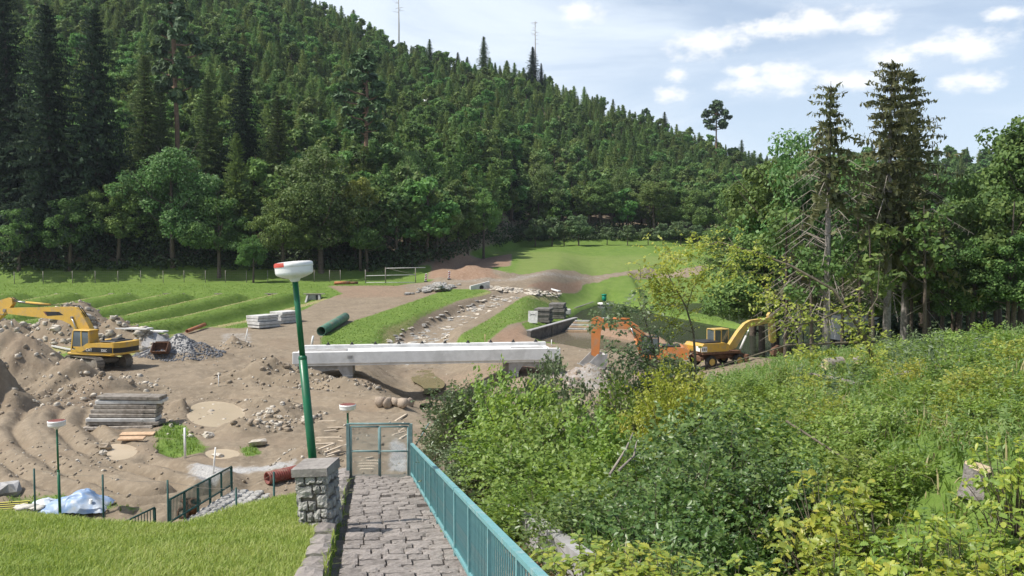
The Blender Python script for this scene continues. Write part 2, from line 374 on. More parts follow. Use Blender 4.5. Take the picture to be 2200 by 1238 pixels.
# ------------------------------------------------------------------ materials
MATS = {}
def mat(name, c1, c2=None, scale=6.0, rough=0.8, bump=0.3, metal=0.0, spec=0.3, dirt=None, dscale=2.0, rand=0.0, bscale=None, world=False):
    m = bpy.data.materials.new(name); m.use_nodes = True; t = m.node_tree; p = t.nodes['Principled BSDF']; MATS[name] = m
    tcn = N(t, 'ShaderNodeTexCoord'); co = tcn.outputs['Object']
    if world: co = N(t, 'ShaderNodeNewGeometry').outputs['Position']
    c2 = c2 or tuple(v * .7 for v in c1)
    f = SSTEP(t, NOISE(t, co, scale, 6, .62), .34, .66)
    c = MIXC(t, f, (*c1, 1), (*c2, 1))
    if dirt: c = MIXC(t, SSTEP(t, NOISE(t, co, dscale, 5, .6, .4), .48, .68, 0, .85), c, (*dirt, 1))
    if rand:
        oi = N(t, 'ShaderNodeObjectInfo'); hv = N(t, 'ShaderNodeHueSaturation'); t.links.new(c, hv.inputs['Color'])
        inp(t, hv, 'Value', MA(t, 'ADD', MA(t, 'MULTIPLY', oi.outputs['Random'], rand * 2), 1 - rand)); c = hv.outputs[0]
    t.links.new(c, p.inputs['Base Color']); p.inputs['Metallic'].default_value = metal
    t.links.new(MA(t, 'ADD', MA(t, 'MULTIPLY', f, .15), rough - .07), p.inputs['Roughness'])
    p.inputs['Specular IOR Level'].default_value = spec
    if bump:
        b = N(t, 'ShaderNodeBump'); b.inputs['Strength'].default_value = bump; b.inputs['Distance'].default_value = 0.03
        t.links.new(NOISE(t, co, bscale or scale * 3, 6, .65), b.inputs['Height']); t.links.new(b.outputs[0], p.inputs['Normal'])
    return m
def leafmat(name, cols, trans=0.35, rough=0.45, spec=0.35, hue=0.03, val=0.3, zgrad=None):
    m = bpy.data.materials.new(name); m.use_nodes = True; t = m.node_tree; t.nodes.clear(); MATS[name] = m
    geo = N(t, 'ShaderNodeNewGeometry'); oi = N(t, 'ShaderNodeObjectInfo')
    r = N(t, 'ShaderNodeValToRGB'); r.color_ramp.interpolation = 'LINEAR'
    while len(r.color_ramp.elements) < len(cols): r.color_ramp.elements.new(.5)
    for i, c in enumerate(cols): r.color_ramp.elements[i].position = i / max(1, len(cols) - 1); r.color_ramp.elements[i].color = (*c, 1)
    nz = NOISE(t, geo.outputs['Position'], .55, 3)
    inp(t, r, 0, MA(t, 'ADD', MA(t, 'MULTIPLY', geo.outputs['Random Per Island'], .65), MA(t, 'MULTIPLY', SSTEP(t, nz, .3, .7), .35)))
    hv = N(t, 'ShaderNodeHueSaturation'); t.links.new(r.outputs[0], hv.inputs['Color'])
    inp(t, hv, 'Hue', MA(t, 'ADD', MA(t, 'MULTIPLY', oi.outputs['Random'], hue * 2), .5 - hue))
    rr = MA(t, 'FRACT', MA(t, 'MULTIPLY', oi.outputs['Random'], 7.31))
    inp(t, hv, 'Value', MA(t, 'ADD', MA(t, 'MULTIPLY', rr, val * 2), 1 - val))
    p = N(t, 'ShaderNodeBsdfPrincipled'); t.links.new(hv.outputs[0], p.inputs['Base Color'])
    p.inputs['Roughness'].default_value = rough; p.inputs['Specular IOR Level'].default_value = spec
    tr = N(t, 'ShaderNodeBsdfTranslucent'); g2 = N(t, 'ShaderNodeHueSaturation'); t.links.new(hv.outputs[0], g2.inputs['Color'])
    g2.inputs['Value'].default_value = 1.5; g2.inputs['Hue'].default_value = .49; g2.inputs['Saturation'].default_value = 1.1
    t.links.new(g2.outputs[0], tr.inputs[0])
    mx = N(t, 'ShaderNodeMixShader'); mx.inputs[0].default_value = trans
    t.links.new(p.outputs[0], mx.inputs[1]); t.links.new(tr.outputs[0], mx.inputs[2])
    o = N(t, 'ShaderNodeOutputMaterial'); t.links.new(mx.outputs[0], o.inputs[0]); return m
concrete = mat('concrete_pale', (.62, .61, .58), (.50, .49, .47), 3, .85, .25, dirt=(.42, .40, .37), dscale=1.1)
concrete_new = mat('concrete_new', (.72, .71, .69), (.64, .63, .61), 2.0, .85, .15, dirt=(.55, .54, .52), dscale=.8)
concrete_grey = mat('concrete_grey', (.40, .39, .38), (.30, .29, .28), 3, .9, .35, dirt=(.24, .23, .21), dscale=1.3)
concrete_dark = mat('concrete_dark', (.22, .20, .18), (.13, .12, .11), 2.5, .9, .4, dirt=(.08, .075, .07), dscale=.9)
stonegrey = mat('stone_grey', (.42, .405, .375), (.30, .29, .27), 9, .92, .9, dirt=(.30, .26, .20), dscale=4, rand=.22)
stonewarm = mat('stone_warm', (.345, .305, .275), (.255, .225, .205), 8, .92, .7, dirt=(.21, .185, .16), dscale=4, rand=.2)
stonepale = mat('stone_pale', (.62, .565, .48), (.50, .45, .375), 5, .92, .8, dirt=(.42, .345, .26), dscale=3, rand=.15)
mortar = mat('mortar_dark', (.20, .178, .15), (.14, .122, .10), 7, .95, .5)
soilclod = mat('soil_clod', (.36, .295, .22), (.28, .225, .165), 4, .95, .8, rand=.15)
yellow = mat('yellow_paint', (.60, .37, .06), (.54, .33, .06), 2.5, .5, .06, spec=.4, dirt=(.40, .29, .15), dscale=2.4)
yellow_dusty = mat('yellow_paint_dusty', (.58, .40, .10), (.50, .35, .12), 2.5, .6, .08, spec=.4, dirt=(.38, .28, .16), dscale=1.8)
orange = mat('orange_paint', (.56, .20, .055), (.50, .18, .055), 2.5, .5, .04, spec=.4, dirt=(.40, .22, .12), dscale=1.5)
blackp = mat('black_paint', (.018, .018, .02), (.03, .03, .03), 5, .5, .05)
steel = mat('dusty_steel', (.27, .245, .21), (.18, .16, .135), 6, .7, .3, metal=.1, dirt=(.28, .24, .19), dscale=3)
steel_bright = mat('bright_steel', (.6, .6, .6), (.45, .45, .45), 6, .35, .05, metal=.9)
rust = mat('rusty_steel', (.17, .085, .05), (.10, .055, .035), 6, .85, .4, dirt=(.22, .13, .08))
rubber = mat('black_rubber', (.025, .024, .023), (.045, .042, .038), 8, .85, .3)
wood_old = mat('weathered_wood', (.40, .36, .31), (.27, .235, .20), 5, .9, .6, dirt=(.20, .17, .14), dscale=2, rand=.25)
wood_new = mat('fresh_wood', (.55, .38, .24), (.44, .30, .19), 5, .85, .4, rand=.15)
bark = mat('bark_brown', (.135, .105, .08), (.075, .06, .048), 9, .95, 1.0)
bark_grey = mat('bark_grey', (.30, .27, .245), (.18, .16, .145), 7, .95, 1.0)
bark_pine = mat('bark_pine', (.26, .165, .105), (.17, .115, .08), 6, .95, .8)
twigmat = mat('twig_brown', (.17, .145, .10), (.10, .085, .06), 9, .9, .4)
deadtwig = mat('dead_twig', (.33, .29, .24), (.22, .19, .16), 9, .95, .4)
greenpole = mat('green_paint_pole', (.006, .125, .05), (.005, .10, .04), 3, .38, .03, spec=.5)
teal = mat('teal_paint', (.17, .37, .38), (.13, .30, .31), 5, .55, .12, spec=.35, dirt=(.27, .40, .39), dscale=5)
teal_dark = mat('teal_paint_dark', (.02, .085, .075), (.018, .06, .055), 5, .55, .1)
white = mat('white_plastic', (.82, .81, .78), (.76, .75, .71), 4, .35, .02, spec=.5, dirt=(.66, .64, .58), dscale=2.2)
whitepaint = mat('white_paint', (.80, .80, .78), (.70, .70, .68), 4, .6, .05)
redfaded = mat('faded_red', (.22, .065, .05), (.16, .05, .042), 6, .6, .1, dirt=(.28, .16, .13))
red = mat('red_plastic', (.45, .055, .03), (.34, .05, .035), 5, .45, .05)
pvcred = mat('red_pvc_pipe', (.24, .065, .05), (.19, .055, .045), 4, .55, .05, dirt=(.30, .20, .15))
pvcorange = mat('orange_pvc_pipe', (.45, .16, .07), (.38, .14, .06), 4, .55, .05, dirt=(.33, .22, .16))
pipegreen = mat('green_pipe_paint', (.10, .23, .16), (.075, .17, .125), 3, .6, .2, dirt=(.24, .22, .15), dscale=1.5)
glass = mat('cab_glass', (.10, .13, .14), (.07, .09, .10), 2, .08, 0, spec=.9)
tarpblue = mat('blue_tarp', (.20, .31, .50), (.36, .45, .58), 2.5, .45, .25, spec=.5, dirt=(.42, .43, .43), dscale=1.5)
tarppale = mat('pale_plastic_sheet', (.62, .66, .70), (.48, .54, .62), 4, .3, .4, spec=.6)
sack = mat('cement_sack', (.60, .57, .50), (.46, .43, .37), 5, .8, .4)
sandbag = mat('sandbag_cloth', (.44, .36, .28), (.34, .27, .21), 5, .95, .6, rand=.1)
yellowmat = mat('yellow_stripe', (.62, .55, .10), (.55, .48, .12), 5, .6, .1)
gravelgrey = mat('crushed_stone', (.34, .345, .36), (.20, .205, .22), 14, .95, 1.0, rand=.2)
# ------------------------------------------------------------------ terrain sheet
def rows():
    ys = [3.0]
    while ys[-1] < 900:
        y = ys[-1]; k = .012 if y < 9 else (.0062 if y < 30 or 62 < y < 135 else .0038 if y < 62 else (.012 if y < 260 else .025)); ys.append(y * (1 + k))
    return np.array(ys)
YS = rows(); US = np.concatenate([np.linspace(-1.05, -.66, 26)[:-1], np.linspace(-.66, .66, 430), np.linspace(.66, 1.05, 26)[1:]])
GY, GU = np.meshgrid(YS, US, indexing='ij'); GX = GU * GY
GZ = ground(GX, GY)
nr, nc = GX.shape
_ly = np.log(YS)
def _col(u):                            # height profile of the sheet along one line of sight
    k = min(max(int(np.searchsorted(US, u)) - 1, 0), nc - 2); f = (u - US[k]) / (US[k + 1] - US[k]); return GZ[:, k] * (1 - f) + GZ[:, k + 1] * f
def gz(x, y): return float(np.interp(y, YS, _col(x / y)))
def HIT(px, py, y0=6.0):
    a, b = ray(px, py); g = np.interp(_T, YS, _col(a)); k = np.nonzero((CAMZ + b * _T <= g) & (_T > y0))[0]
    i = int(k[0]) if len(k) else len(_T) - 1
    return Vector((a * _T[i], _T[i], g[i]))
idx = np.arange(nr * nc).reshape(nr, nc)
F = np.stack([idx[:-1, :-1], idx[:-1, 1:], idx[1:, 1:], idx[1:, :-1]], -1).reshape(-1, 4)
me = np_mesh('ground', np.stack([GX, GY, GZ], -1), F, True)
# what covers each spot: red = grass, green = reddish earth, blue = grey gravel / pale dust, alpha = dry straw in the grass
def hitpoly(pts): return [tuple(HIT(a, b)[:2]) for a, b in pts]
def inpoly(P, soft): return sst(-sdist(P, GX, GY), -soft, soft)
wob = 1.2 * fbm(GX * .35, GY * .35, 4, 77)
grass = np.zeros_like(GX); red_ = np.zeros_like(GX); grav = np.zeros_like(GX); dry = np.zeros_like(GX)
def GR(pts, v=1.0, soft=.8, arr=None):
    global grass
    m = inpoly(hitpoly(pts), soft) if not isinstance(pts[0][0], float) else inpoly(pts, soft)
    return m * v
field = GR([(-900,760),(-200,735),(20,722),(330,722),(400,712),(520,706),(620,690),(700,655),(738,632),(700,612),(300,606),(-900,606)], soft=1.5)
bank = GR([(690,760),(690,724),(760,690),(880,650),(960,622),(1040,622),(1060,634),(990,645),(905,682),(860,725),(835,760)], soft=1.0)
bank2 = GR([(960,768),(985,728),(1045,690),(1105,650),(1200,622),(1250,628),(1240,606),(1400,596),(1700,580),(1800,600),(1800,660),(1400,640),(1300,640),(1240,672),(1130,690),(1090,700),(1030,745)], soft=1.0)
verge = GR([(1120,695),(1160,735),(1200,740),(1190,710),(1260,690),(1150,690)], soft=.5)
meadow = GR([(1085,600),(1100,575),(1110,552),(1040,540),(1060,524),(1300,520),(1580,520),(2300,515),(2300,560),(1560,570),(1400,580),(1240,592)], soft=1.5)
patch = GR([(330,935),(360,905),(400,915),(430,950),(450,960),(430,975),(380,985),(335,970)], .9, .6) + GR([(515,965),(550,958),(565,975),(530,985)], .9, .4) + GR([(0,1050),(60,1060),(250,1065),(330,1110),(200,1115),(0,1110)], .62, 1.0)
damg = (GX - xrail(GY) < -1.7) & (GY < np.interp(GX, LAWN_X, LAWN_E) + 2.2)
slope = ((GX - xrail(GY)) > 1.4) & (GY < np.interp(GX, [-6, 0, 5, 8, 14, 18, 30, 60], [29, 32, 37, 41, 43, 42, 42, 42]))
pondside = ((GX > 2) & (GY > 78) & (GY < 150)) & (sdist(polyW([(1150,700),(1300,640),(1500,622),(1900,622),(1900,800),(1700,775),(1560,752),(1440,722),(1300,700)], .4), GX, GY) < .5)
right = (GX > 20) & (GY > 44) & (GY < 165)
base_far = (GY > 128) * (1 - sst(GX - 0, -14, -10) * (1 - sst(GY, 140, 150)))
grass = np.maximum.reduce([field, bank, bank2, verge, meadow, np.clip(patch, 0, 1), damg * 1.0, slope * .9, pondside * 1.0, right * .75, base_far * .8 * (1 - .75 * sst(GY - hill_base(GX), 4, 8))])
road = ldist(hitpoly([(470,800),(560,755),(640,700),(700,668),(760,640),(850,622),(960,606),(1100,603),(1250,596),(1400,588),(1500,580),(1580,573),(1900,560)]), GX, GY)
rw = np.interp(GY, [60, 90, 110, 130, 150], [3.4, 2.8, 3.0, 2.6, 1.6])
grass = grass * sst(road + wob * .6, rw - .3, rw + .6)
redm = GR([(920,600),(930,565),(990,545),(1100,545),(1095,572),(1050,575),(1060,590),(1090,598),(1000,604)], soft=1.0)
grass = grass * (1 - redm); red_ = np.maximum.reduce([redm, GR([(1160,605),(1250,602),(1250,622),(1180,632),(1130,620)], soft=.8), GR([(1040,720),(1130,690),(1200,800),(1330,800),(1250,840),(1080,800)], .75, 2), GR([(640,650),(900,640),(880,610),(700,608)], .55, 2), GR([(1440,700),(1300,690),(1260,735),(1440,745)], .9, 1.5), GR([(0,700),(120,720),(240,820),(230,860),(0,860)], .30, 1.5), GR([(860,780),(1100,780),(1100,840),(900,840)], .45, 2)])
grass = grass * (1 - GR([(1180,605),(1250,602),(1250,620),(1180,630),(1140,620)], soft=.6)) * (1 - .8 * GR([(1440,735),(1300,690),(1270,700),(1250,735),(1440,760)], soft=1.0))
grav = np.maximum.reduce([GR([(830,1015),(880,1015),(878,960),(850,940),(835,950)], .75, .4), GR([(300,740),(420,735),(420,765),(300,768)], .9, .5), GR([(470,715),(545,715),(548,738),(470,740)], .5, .5), GR([(400,1000),(640,985),(640,1010),(520,1020),(440,1045),(400,1030)], .8, .8), GR([(1150,800),(1330,790),(1330,850),(1100,860)], .55, 2), sst(-road, -rw, -rw + 1.5) * sst(GY, 100, 140) * .5])
cxx = np.interp(GY, CH_Y, CH_X); chan = (1 - sst(np.abs(GX - cxx), 2.2, 3.2)) * sst(GY, 70, 78) * (1 - sst(GY, 124, 128)); grass *= (1 - chan); grav = np.maximum(grav, chan * .38)
dry = np.maximum.reduce([field * sst(np.cos(2 * PI * (GX - 0.38 * (GY - 118) + 34.4 + 3.7 + 1.6) / 7.4), .2, .9) * (GY < 116) * .9, meadow * (1 - sst(GY, 186, 200)) * .42, np.maximum(bank, bank2) * (1 - sst(np.abs(GX - cxx), 3.0, 5.0)) * .85, bank2 * .30])
grass *= 1 - sst(moundh(GX, GY), .15, .5) * (GY < 95)
litter = ((GX - xrail(GY)) > .1) & ((GX - xrail(GY)) < 1.45) & (GY < 28)
red_ = np.maximum(red_, litter * .9); grass *= (1 - litter)
ca = me.color_attributes.new('cover', 'FLOAT_COLOR', 'POINT')
ca.data.foreach_set('color', np.stack([grass, red_, grav, dry], -1).astype(np.float32).ravel())
m = bpy.data.materials.new('ground_cover'); m.use_nodes = True; t = m.node_tree; p = t.nodes['Principled BSDF']
pos = N(t, 'ShaderNodeNewGeometry').outputs['Position']
at_ = N(t, 'ShaderNodeAttribute', attribute_name='cover'); sp_ = N(t, 'ShaderNodeSeparateColor'); t.links.new(at_.outputs['Color'], sp_.inputs[0])
nA = NOISE(t, pos, .45, 6, .65); nB = NOISE(t, pos, 2.6, 6, .7); nC = NOISE(t, pos, 11.0, 5, .7); nD = NOISE(t, pos, .16, 4, .6)
def blur(src, lo=.38, hi=.62, amt=.9): return SSTEP(t, MA(t, 'ADD', src, MA(t, 'MULTIPLY', MA(t, 'SUBTRACT', nB, .5), amt)), lo, hi)
earth = MIXC(t, SSTEP(t, nA, .35, .65), (.255, .205, .147, 1), (.20, .160, .114, 1))
earth = MIXC(t, SSTEP(t, nB, .45, .7, 0, .75), earth, (.325, .268, .196, 1))
earth = MIXC(t, SSTEP(t, nC, .50, .70, 0, .6), earth, (.19, .152, .112, 1))
earth = MIXC(t, SSTEP(t, nD, .52, .64, 0, .5), earth, (.235, .178, .125, 1))
redd = MIXC(t, SSTEP(t, nB, .35, .65), (.235, .150, .098, 1), (.295, .205, .145, 1))
earth = MIXC(t, blur(sp_.outputs[1], .3, .8), earth, redd)
gr = MIXC(t, SSTEP(t, nC, .35, .65), (.28, .275, .27, 1), (.45, .435, .41, 1))
earth = MIXC(t, blur(sp_.outputs[2], .35, .75), earth, gr)
gs = MIXC(t, SSTEP(t, nA, .35, .65), (.115, .185, .035, 1), (.155, .225, .05, 1))
gs = MIXC(t, SSTEP(t, nB, .4, .7, 0, .7), gs, (.08, .145, .028, 1))
gs = MIXC(t, SSTEP(t, nC, .45, .75, 0, .5), gs, (.205, .255, .075, 1))
straw = MIXC(t, SSTEP(t, nC, .4, .65), (.36, .31, .16, 1), (.25, .24, .095, 1))
gs = MIXC(t, MA(t, 'MULTIPLY', SSTEP(t, MA(t, 'ADD', at_.outputs['Alpha'], MA(t, 'SUBTRACT', nB, .5)), .25, .85), .85), gs, straw)
cc = MIXC(t, blur(sp_.outputs[0]), earth, gs)
t.links.new(cc, p.inputs['Base Color']); p.inputs['Roughness'].default_value = .95; p.inputs['Specular IOR Level'].default_value = .12
bm_ = N(t, 'ShaderNodeBump'); bm_.inputs['Strength'].default_value = .9; bm_.inputs['Distance'].default_value = .10
t.links.new(MA(t, 'ADD', MA(t, 'MULTIPLY', nB, .6), MA(t, 'MULTIPLY', nC, .35)), bm_.inputs['Height']); t.links.new(bm_.outputs[0], p.inputs['Normal'])
me.materials.append(m)
tag(ob('ground', me), 'earthworks, grass banks and wooded hillside of the valley', kind='structure')
# ------------------------------------------------------------------ water
def water(name, P, z, col, rough, label, grow=2.0, turb=.03):
    c = np.mean(P, 0); Q = [tuple(c + (np.array(q) - c) * (1 + grow / max(1, np.linalg.norm(np.array(q) - c)))) for q in P]
    me = bpy.data.meshes.new(name); me.from_pydata([(x, y, z) for x, y in Q], [], [tuple(range(len(Q)))]); me.update()
    m = bpy.data.materials.new(name); m.use_nodes = True; t = m.node_tree; p = t.nodes['Principled BSDF']
    ps = N(t, 'ShaderNodeNewGeometry').outputs['Position']
    t.links.new(MIXC(t, NOISE(t, ps, .5, 4), (*col, 1), (*[v * .7 for v in col], 1)), p.inputs['Base Color'])
    p.inputs['Roughness'].default_value = rough; p.inputs['IOR'].default_value = 1.33; p.inputs['Specular IOR Level'].default_value = .5 if rough > .11 else .045
    b = N(t, 'ShaderNodeBump'); b.inputs['Strength'].default_value = .12; b.inputs['Distance'].default_value = turb
    t.links.new(NOISE(t, ps, 3.0, 3), b.inputs['Height']); t.links.new(b.outputs[0], p.inputs['Normal'])
    if rough < .11:                     # green pond: dark of reflected trees painted into the diffuse colour, part mirror
        df = N(t, 'ShaderNodeBsdfDiffuse'); df.inputs[0].default_value = (*col, 1); gl_ = N(t, 'ShaderNodeBsdfGlossy'); gl_.inputs['Roughness'].default_value = .08; gl_.inputs[0].default_value = (.9, .93, 1, 1)
        t.links.new(b.outputs[0], gl_.inputs['Normal']); b.inputs['Strength'].default_value = .6; mx = N(t, 'ShaderNodeMixShader'); mx.inputs[0].default_value = .24; t.links.new(df.outputs[0], mx.inputs[1]); t.links.new(gl_.outputs[0], mx.inputs[2])
        t.links.new(mx.outputs[0], t.nodes['Material Output'].inputs[0])
    me.materials.append(m); tag(ob(name, me), label, kind='structure')
water('pond_water', POND[0], PONDZ - .10, (.028, .033, .022), .10, 'dark green water of the pond behind the retaining wall', 2.6)
water('pond_water', POND[1], PONDZ - .09, (.028, .033, .022), .10, 'dark pond water beyond the grass dike', 2.6)
water('pond_water', POND[2], PONDZ - .08, (.028, .033, .022), .10, 'farthest strip of dark pond water')
water('muddy_water', MUD, -.18, (.20, .165, .115), .12, 'shallow muddy water in front of the retaining wall')
for P, z in PUD: water('puddle', P, z - .03, (.60, .49, .355), .15, ['large brown puddle inside the ring of spoil', 'brown puddle before the slab stack', 'small brown puddle beside the grass patch'][PUD.index((P, z))], .25, .01)
SB = [(float(np.interp(y, CH_Y, CH_X)) + s * (.75 + .35 * math.sin(y * 1.3)), y) for s, ys in ((-1, range(64, 79, 3)), (1, range(78, 63, -3))) for y in ys]
water('stream_water', chaikin(SB), -1.14, (.30, .25, .14), .12, 'brown water in the ditch under the bridge', .6)
# ------------------------------------------------------------------ foliage makers
def unit(v): return v / (np.linalg.norm(v, axis=-1, keepdims=True) + 1e-9)
def cards(P, Nn, T, L, Wd, fold=0.0):           # diamond leaf cards: (n,4,3)
    T = unit(T - Nn * (T * Nn).sum(-1, keepdims=True)); Sd = np.cross(Nn, T)
    L = np.reshape(L, (-1, 1)) * .5; Wd = np.reshape(Wd, (-1, 1)) * .5
    return np.stack([P - T * L, P + Sd * Wd + Nn * fold * Wd, P + T * L, P - Sd * Wd + Nn * fold * Wd], 1)
def cards_tri(V4):                              # folded along the midrib: two triangles
    n = len(V4); b = np.arange(n)[:, None] * 4
    return np.concatenate([b + np.array([[0, 1, 2]]), b + np.array([[0, 2, 3]])], 0)
def quadF(n): return np.arange(n * 4).reshape(n, 4)
def rs(seed): return np.random.RandomState(seed)
def blob(r, C, Rad, n, size, up=.5, asp=1.5):
    C = np.repeat(C, n, 0); Rad = np.repeat(Rad, n)[:, None]; k = len(C)
    d = unit(r.normal(size=(k, 3)) * np.array([1, 1, .85]) + np.array([0, 0, .18]))
    P = C + d * Rad * (.45 + .6 * np.sqrt(r.rand(k, 1))) * np.array([1, 1, .75])
    Nn = unit(d * .7 + r.normal(size=(k, 3)) * .55 + np.array([0, 0, up])); T = r.normal(size=(k, 3)) + d * .8 - np.array([0, 0, .3])
    s = size * (.6 + .8 * r.rand(k)); return cards(P, Nn, T, s * asp, s)
def limbs(mb, r, base, top, n, spread, r0, bend=.15):
    for i in range(n):
        t = .35 + .6 * i / max(1, n - 1); p0 = Vector(base).lerp(Vector(top), t * .9); a = i * 2.4 + r.rand()
        L = spread * (1.1 - .5 * t) * (.7 + .5 * r.rand()); q = p0 + Vector((math.cos(a) * L, math.sin(a) * L, L * (.5 + .4 * r.rand())))
        mid = p0.lerp(q, .5) + Vector((0, 0, -bend * L)); mb.tube([p0, mid, q], [r0 * .45 * (1.1 - t), r0 * .28 * (1.1 - t), .02], 5, False)
def decid(seed, h, cr, z0, nc, nl, ls, cone=.0):
    r = rs(seed); mb = MB(); zt = h * .9; r0 = h * .018 + .04
    mb.tube([(0, 0, -.6), (.1 * r.randn() * .5, 0, z0 * .6), (.15 * r.randn(), .15 * r.randn(), h * .5), (0, 0, zt)], [r0 * 1.25, r0, r0 * .65, .03], 7, False)
    limbs(mb, r, (0, 0, z0 * .5), (0, 0, zt), 12, cr * .9, r0)
    nl_ = 9; ld = unit(r.normal(size=(nl_, 3)) + np.array([0, 0, .25])); lz = ld[:, 2] * .62; lk = 1 - cone * (lz * .5 + .5)
    LC = np.stack([ld[:, 0] * cr * .60 * lk, ld[:, 1] * cr * .60 * lk, z0 + (h - z0) * (.5 + .40 * lz)], 1); LC[0] = (0, 0, z0 + (h - z0) * .78); LC[1] = (cr * .2, 0, z0 + (h - z0) * .45)
    lr = cr * (.30 + .26 * r.rand(nl_)); pk = r.randint(0, nl_, nc); d = unit(r.normal(size=(nc, 3)) + np.array([0, 0, .15])); u = .45 + .6 * r.rand(nc, 1)
    C = LC[pk] + d * u * lr[pk][:, None] * np.array([1, 1, .85]); C[:, 2] = np.clip(C[:, 2], z0 * .8, h * .985)
    V = blob(r, C, cr * (.09 + .13 * r.rand(nc)) + .08, nl, ls)
    return mb, V
def spruce(seed, h, rad, z0, dz, nb, tw, ragged=.25, droop=.35, tip=.9, ls=.5, dead=0.0):
    r = rs(seed); mb = MB(); r0 = h * .011 + .04
    mb.tube([(0, 0, -.6), (.05 * r.randn(), 0, h * .4), (.05 * r.randn(), .05 * r.randn(), h * .75), (0, 0, h)], [r0 * 1.2, r0 * .8, r0 * .42, .015], 7, False)
    out = []; z = z0
    while z < h * .985:
        t = (z - z0) / (h - z0); R0 = rad * (1 - t) ** tip * (.9 + .1 * math.sin(z * 2.1 + seed)) + .06 * h / 10
        for b in range(nb):
            if r.rand() < dead * (1 - t) ** 1.5: continue
            L = R0 * (1 - ragged + 2 * ragged * r.rand()); a = 2 * PI * (b + r.rand() * .8) / nb + z * 1.7
            k = max(3, int(tw * (.4 + .6 * (1 - t))))
            s = (np.arange(k) + .6) / k; sw = r.rand(k)
            rr = L * s; side = (sw - .5) * L * .55 * (1.05 - s)
            x = math.cos(a) * rr - math.sin(a) * side; y = math.sin(a) * rr + math.cos(a) * side
            zc = z + (.25 * (1 - t) * 0 + .12) * L - droop * L * s ** 1.3 * (1 - .75 * t) + .06 * r.randn(k) * L * .4 + L * .35 * t * s
            P = np.stack([x, y, zc], 1); out_d = np.array([math.cos(a), math.sin(a), -.35 + .5 * t])
            sd = np.sign(sw - .5)[:, None] * np.array([-math.sin(a), math.cos(a), 0]) * .55
            T = out_d + sd + r.normal(size=(k, 3)) * .15
            Nn = unit(np.array([0, 0, 1.0]) + r.normal(size=(k, 3)) * .35 - out_d * .2)
            q = ls * (.55 + .6 * (1 - t)) * (.7 + .6 * r.rand(k)) * (1.15 - .4 * s)
            out.append(cards(P, Nn, T, q * 1.9, q * .62))
            hang = cards(P - np.array([0, 0, 1.0]) * q[:, None] * .3, unit(np.stack([np.cos(a + 1.5 * sw), np.sin(a + 1.5 * sw), sw * 0 + .2], 1)), np.array([0, 0, -1.0]) + r.normal(size=(k, 3)) * .35, q * 1.25, q * .55)
            out.append(hang)
        z += dz * (.8 + .4 * r.rand()) * (1.1 - .35 * t)
    return mb, np.concatenate(out, 0)
def pine(seed, h, cr, z0, nc, nl, ls):
    r = rs(seed); mb = MB(); r0 = .02 * h * .6 + .05
    mb.tube([(0, 0, -.6), (.2, .1, h * .4), (.1, -.1, h * .75), (0, 0, h * .97)], [r0, r0 * .8, r0 * .55, .03], 7, False)
    C = []; 
    for i in range(nc):
        t = i / nc; z = z0 + (h - z0) * (t * .97); a = i * 2.4 + r.rand(); L = cr * (.35 + .75 * math.sin(PI * min(1, .22 + .78 * t))) * (.5 + .6 * r.rand()) * (1.0 if t < .8 else .7)
        q = Vector((math.cos(a) * L, math.sin(a) * L, z + .1 * L)); mb.tube([(0, 0, z - .1 * L), (q.x * .5, q.y * .5, z - .05 * L), tuple(q)], [.07, .05, .02], 4, False)
        for k in (1.0, .7): C.append((q.x * k, q.y * k, q.z + .15))
    C = np.array(C); V = blob(r, C, cr * (.17 + .1 * r.rand(len(C))), nl, ls, .8, 1.8); return mb, V
# ------------------------------------------------------------------ leaf materials
lf_spruce = leafmat('needles_spruce', [(0.0642, 0.1053, 0.0401), (0.1029, 0.1564, 0.056), (0.1587, 0.2107, 0.0692)], .12, .62, .18, .02, .25)
lf_larch = leafmat('needles_young', [(0.1246, 0.1924, 0.0682), (0.1804, 0.2631, 0.0876), (0.2596, 0.3326, 0.1099)], .2, .62, .18, .025, .25)
lf_dark = leafmat('leaves_dark', [(0.0672, 0.1211, 0.0378), (0.1128, 0.1855, 0.0539), (0.1921, 0.2637, 0.0765)], .25, .62, .18, .025, .25)
lf_mid = leafmat('leaves_mid', [(0.0638, 0.1275, 0.0362), (0.1076, 0.1848, 0.0526), (0.1713, 0.2491, 0.0888), (0.2859, 0.3549, 0.1786)], .28, .62, .18, .03, .25)
lf_light = leafmat('leaves_light', [(0.0795, 0.1716, 0.0483), (0.1249, 0.2376, 0.0673), (0.193, 0.3168, 0.0966)], .32, .62, .18, .02, .15)
lf_pine = leafmat('needles_pine', [(0.0492, 0.0887, 0.0425), (0.0772, 0.1285, 0.057), (0.1123, 0.1714, 0.0715)], .12, .6, .25, .02, .15)
def tree_meshes(name, mbV, bk, lf):
    mb, V = mbV; return mb.mesh(name + '_trunk', bk), np_mesh(name + '_crown', V, quadF(len(V)), False, [lf])
def joined(name, mbV, bk, lf):
    mb, V = mbV; me = MB(); me.v = mb.v + [tuple(p) for p in V.reshape(-1, 3)]; b = len(mb.v)
    me.f = mb.f + [tuple(int(b + 4 * i + k) for k in range(4)) for i in range(len(V))]; n = len(V)
    me.sm = mb.sm + [False] * n; me.mi = [0] * len(mb.f) + [1] * n; return me.mesh(name, bk, lf)
def plant_tree(kind, label, cat, X, Y, ht, rz, meshes, href, group=None, wide=1.0, z=None, name=None):
    s = ht / href; o = thing(name or kind, label, cat, (X, Y, gz(X, Y) if z is None else z), rz, group); o.scale = (s * wide, s * wide, s)
    ob('trunk', meshes[0], o); ob('crown', meshes[1], o); return o
HS = 10.0   # prototypes are 10 m high
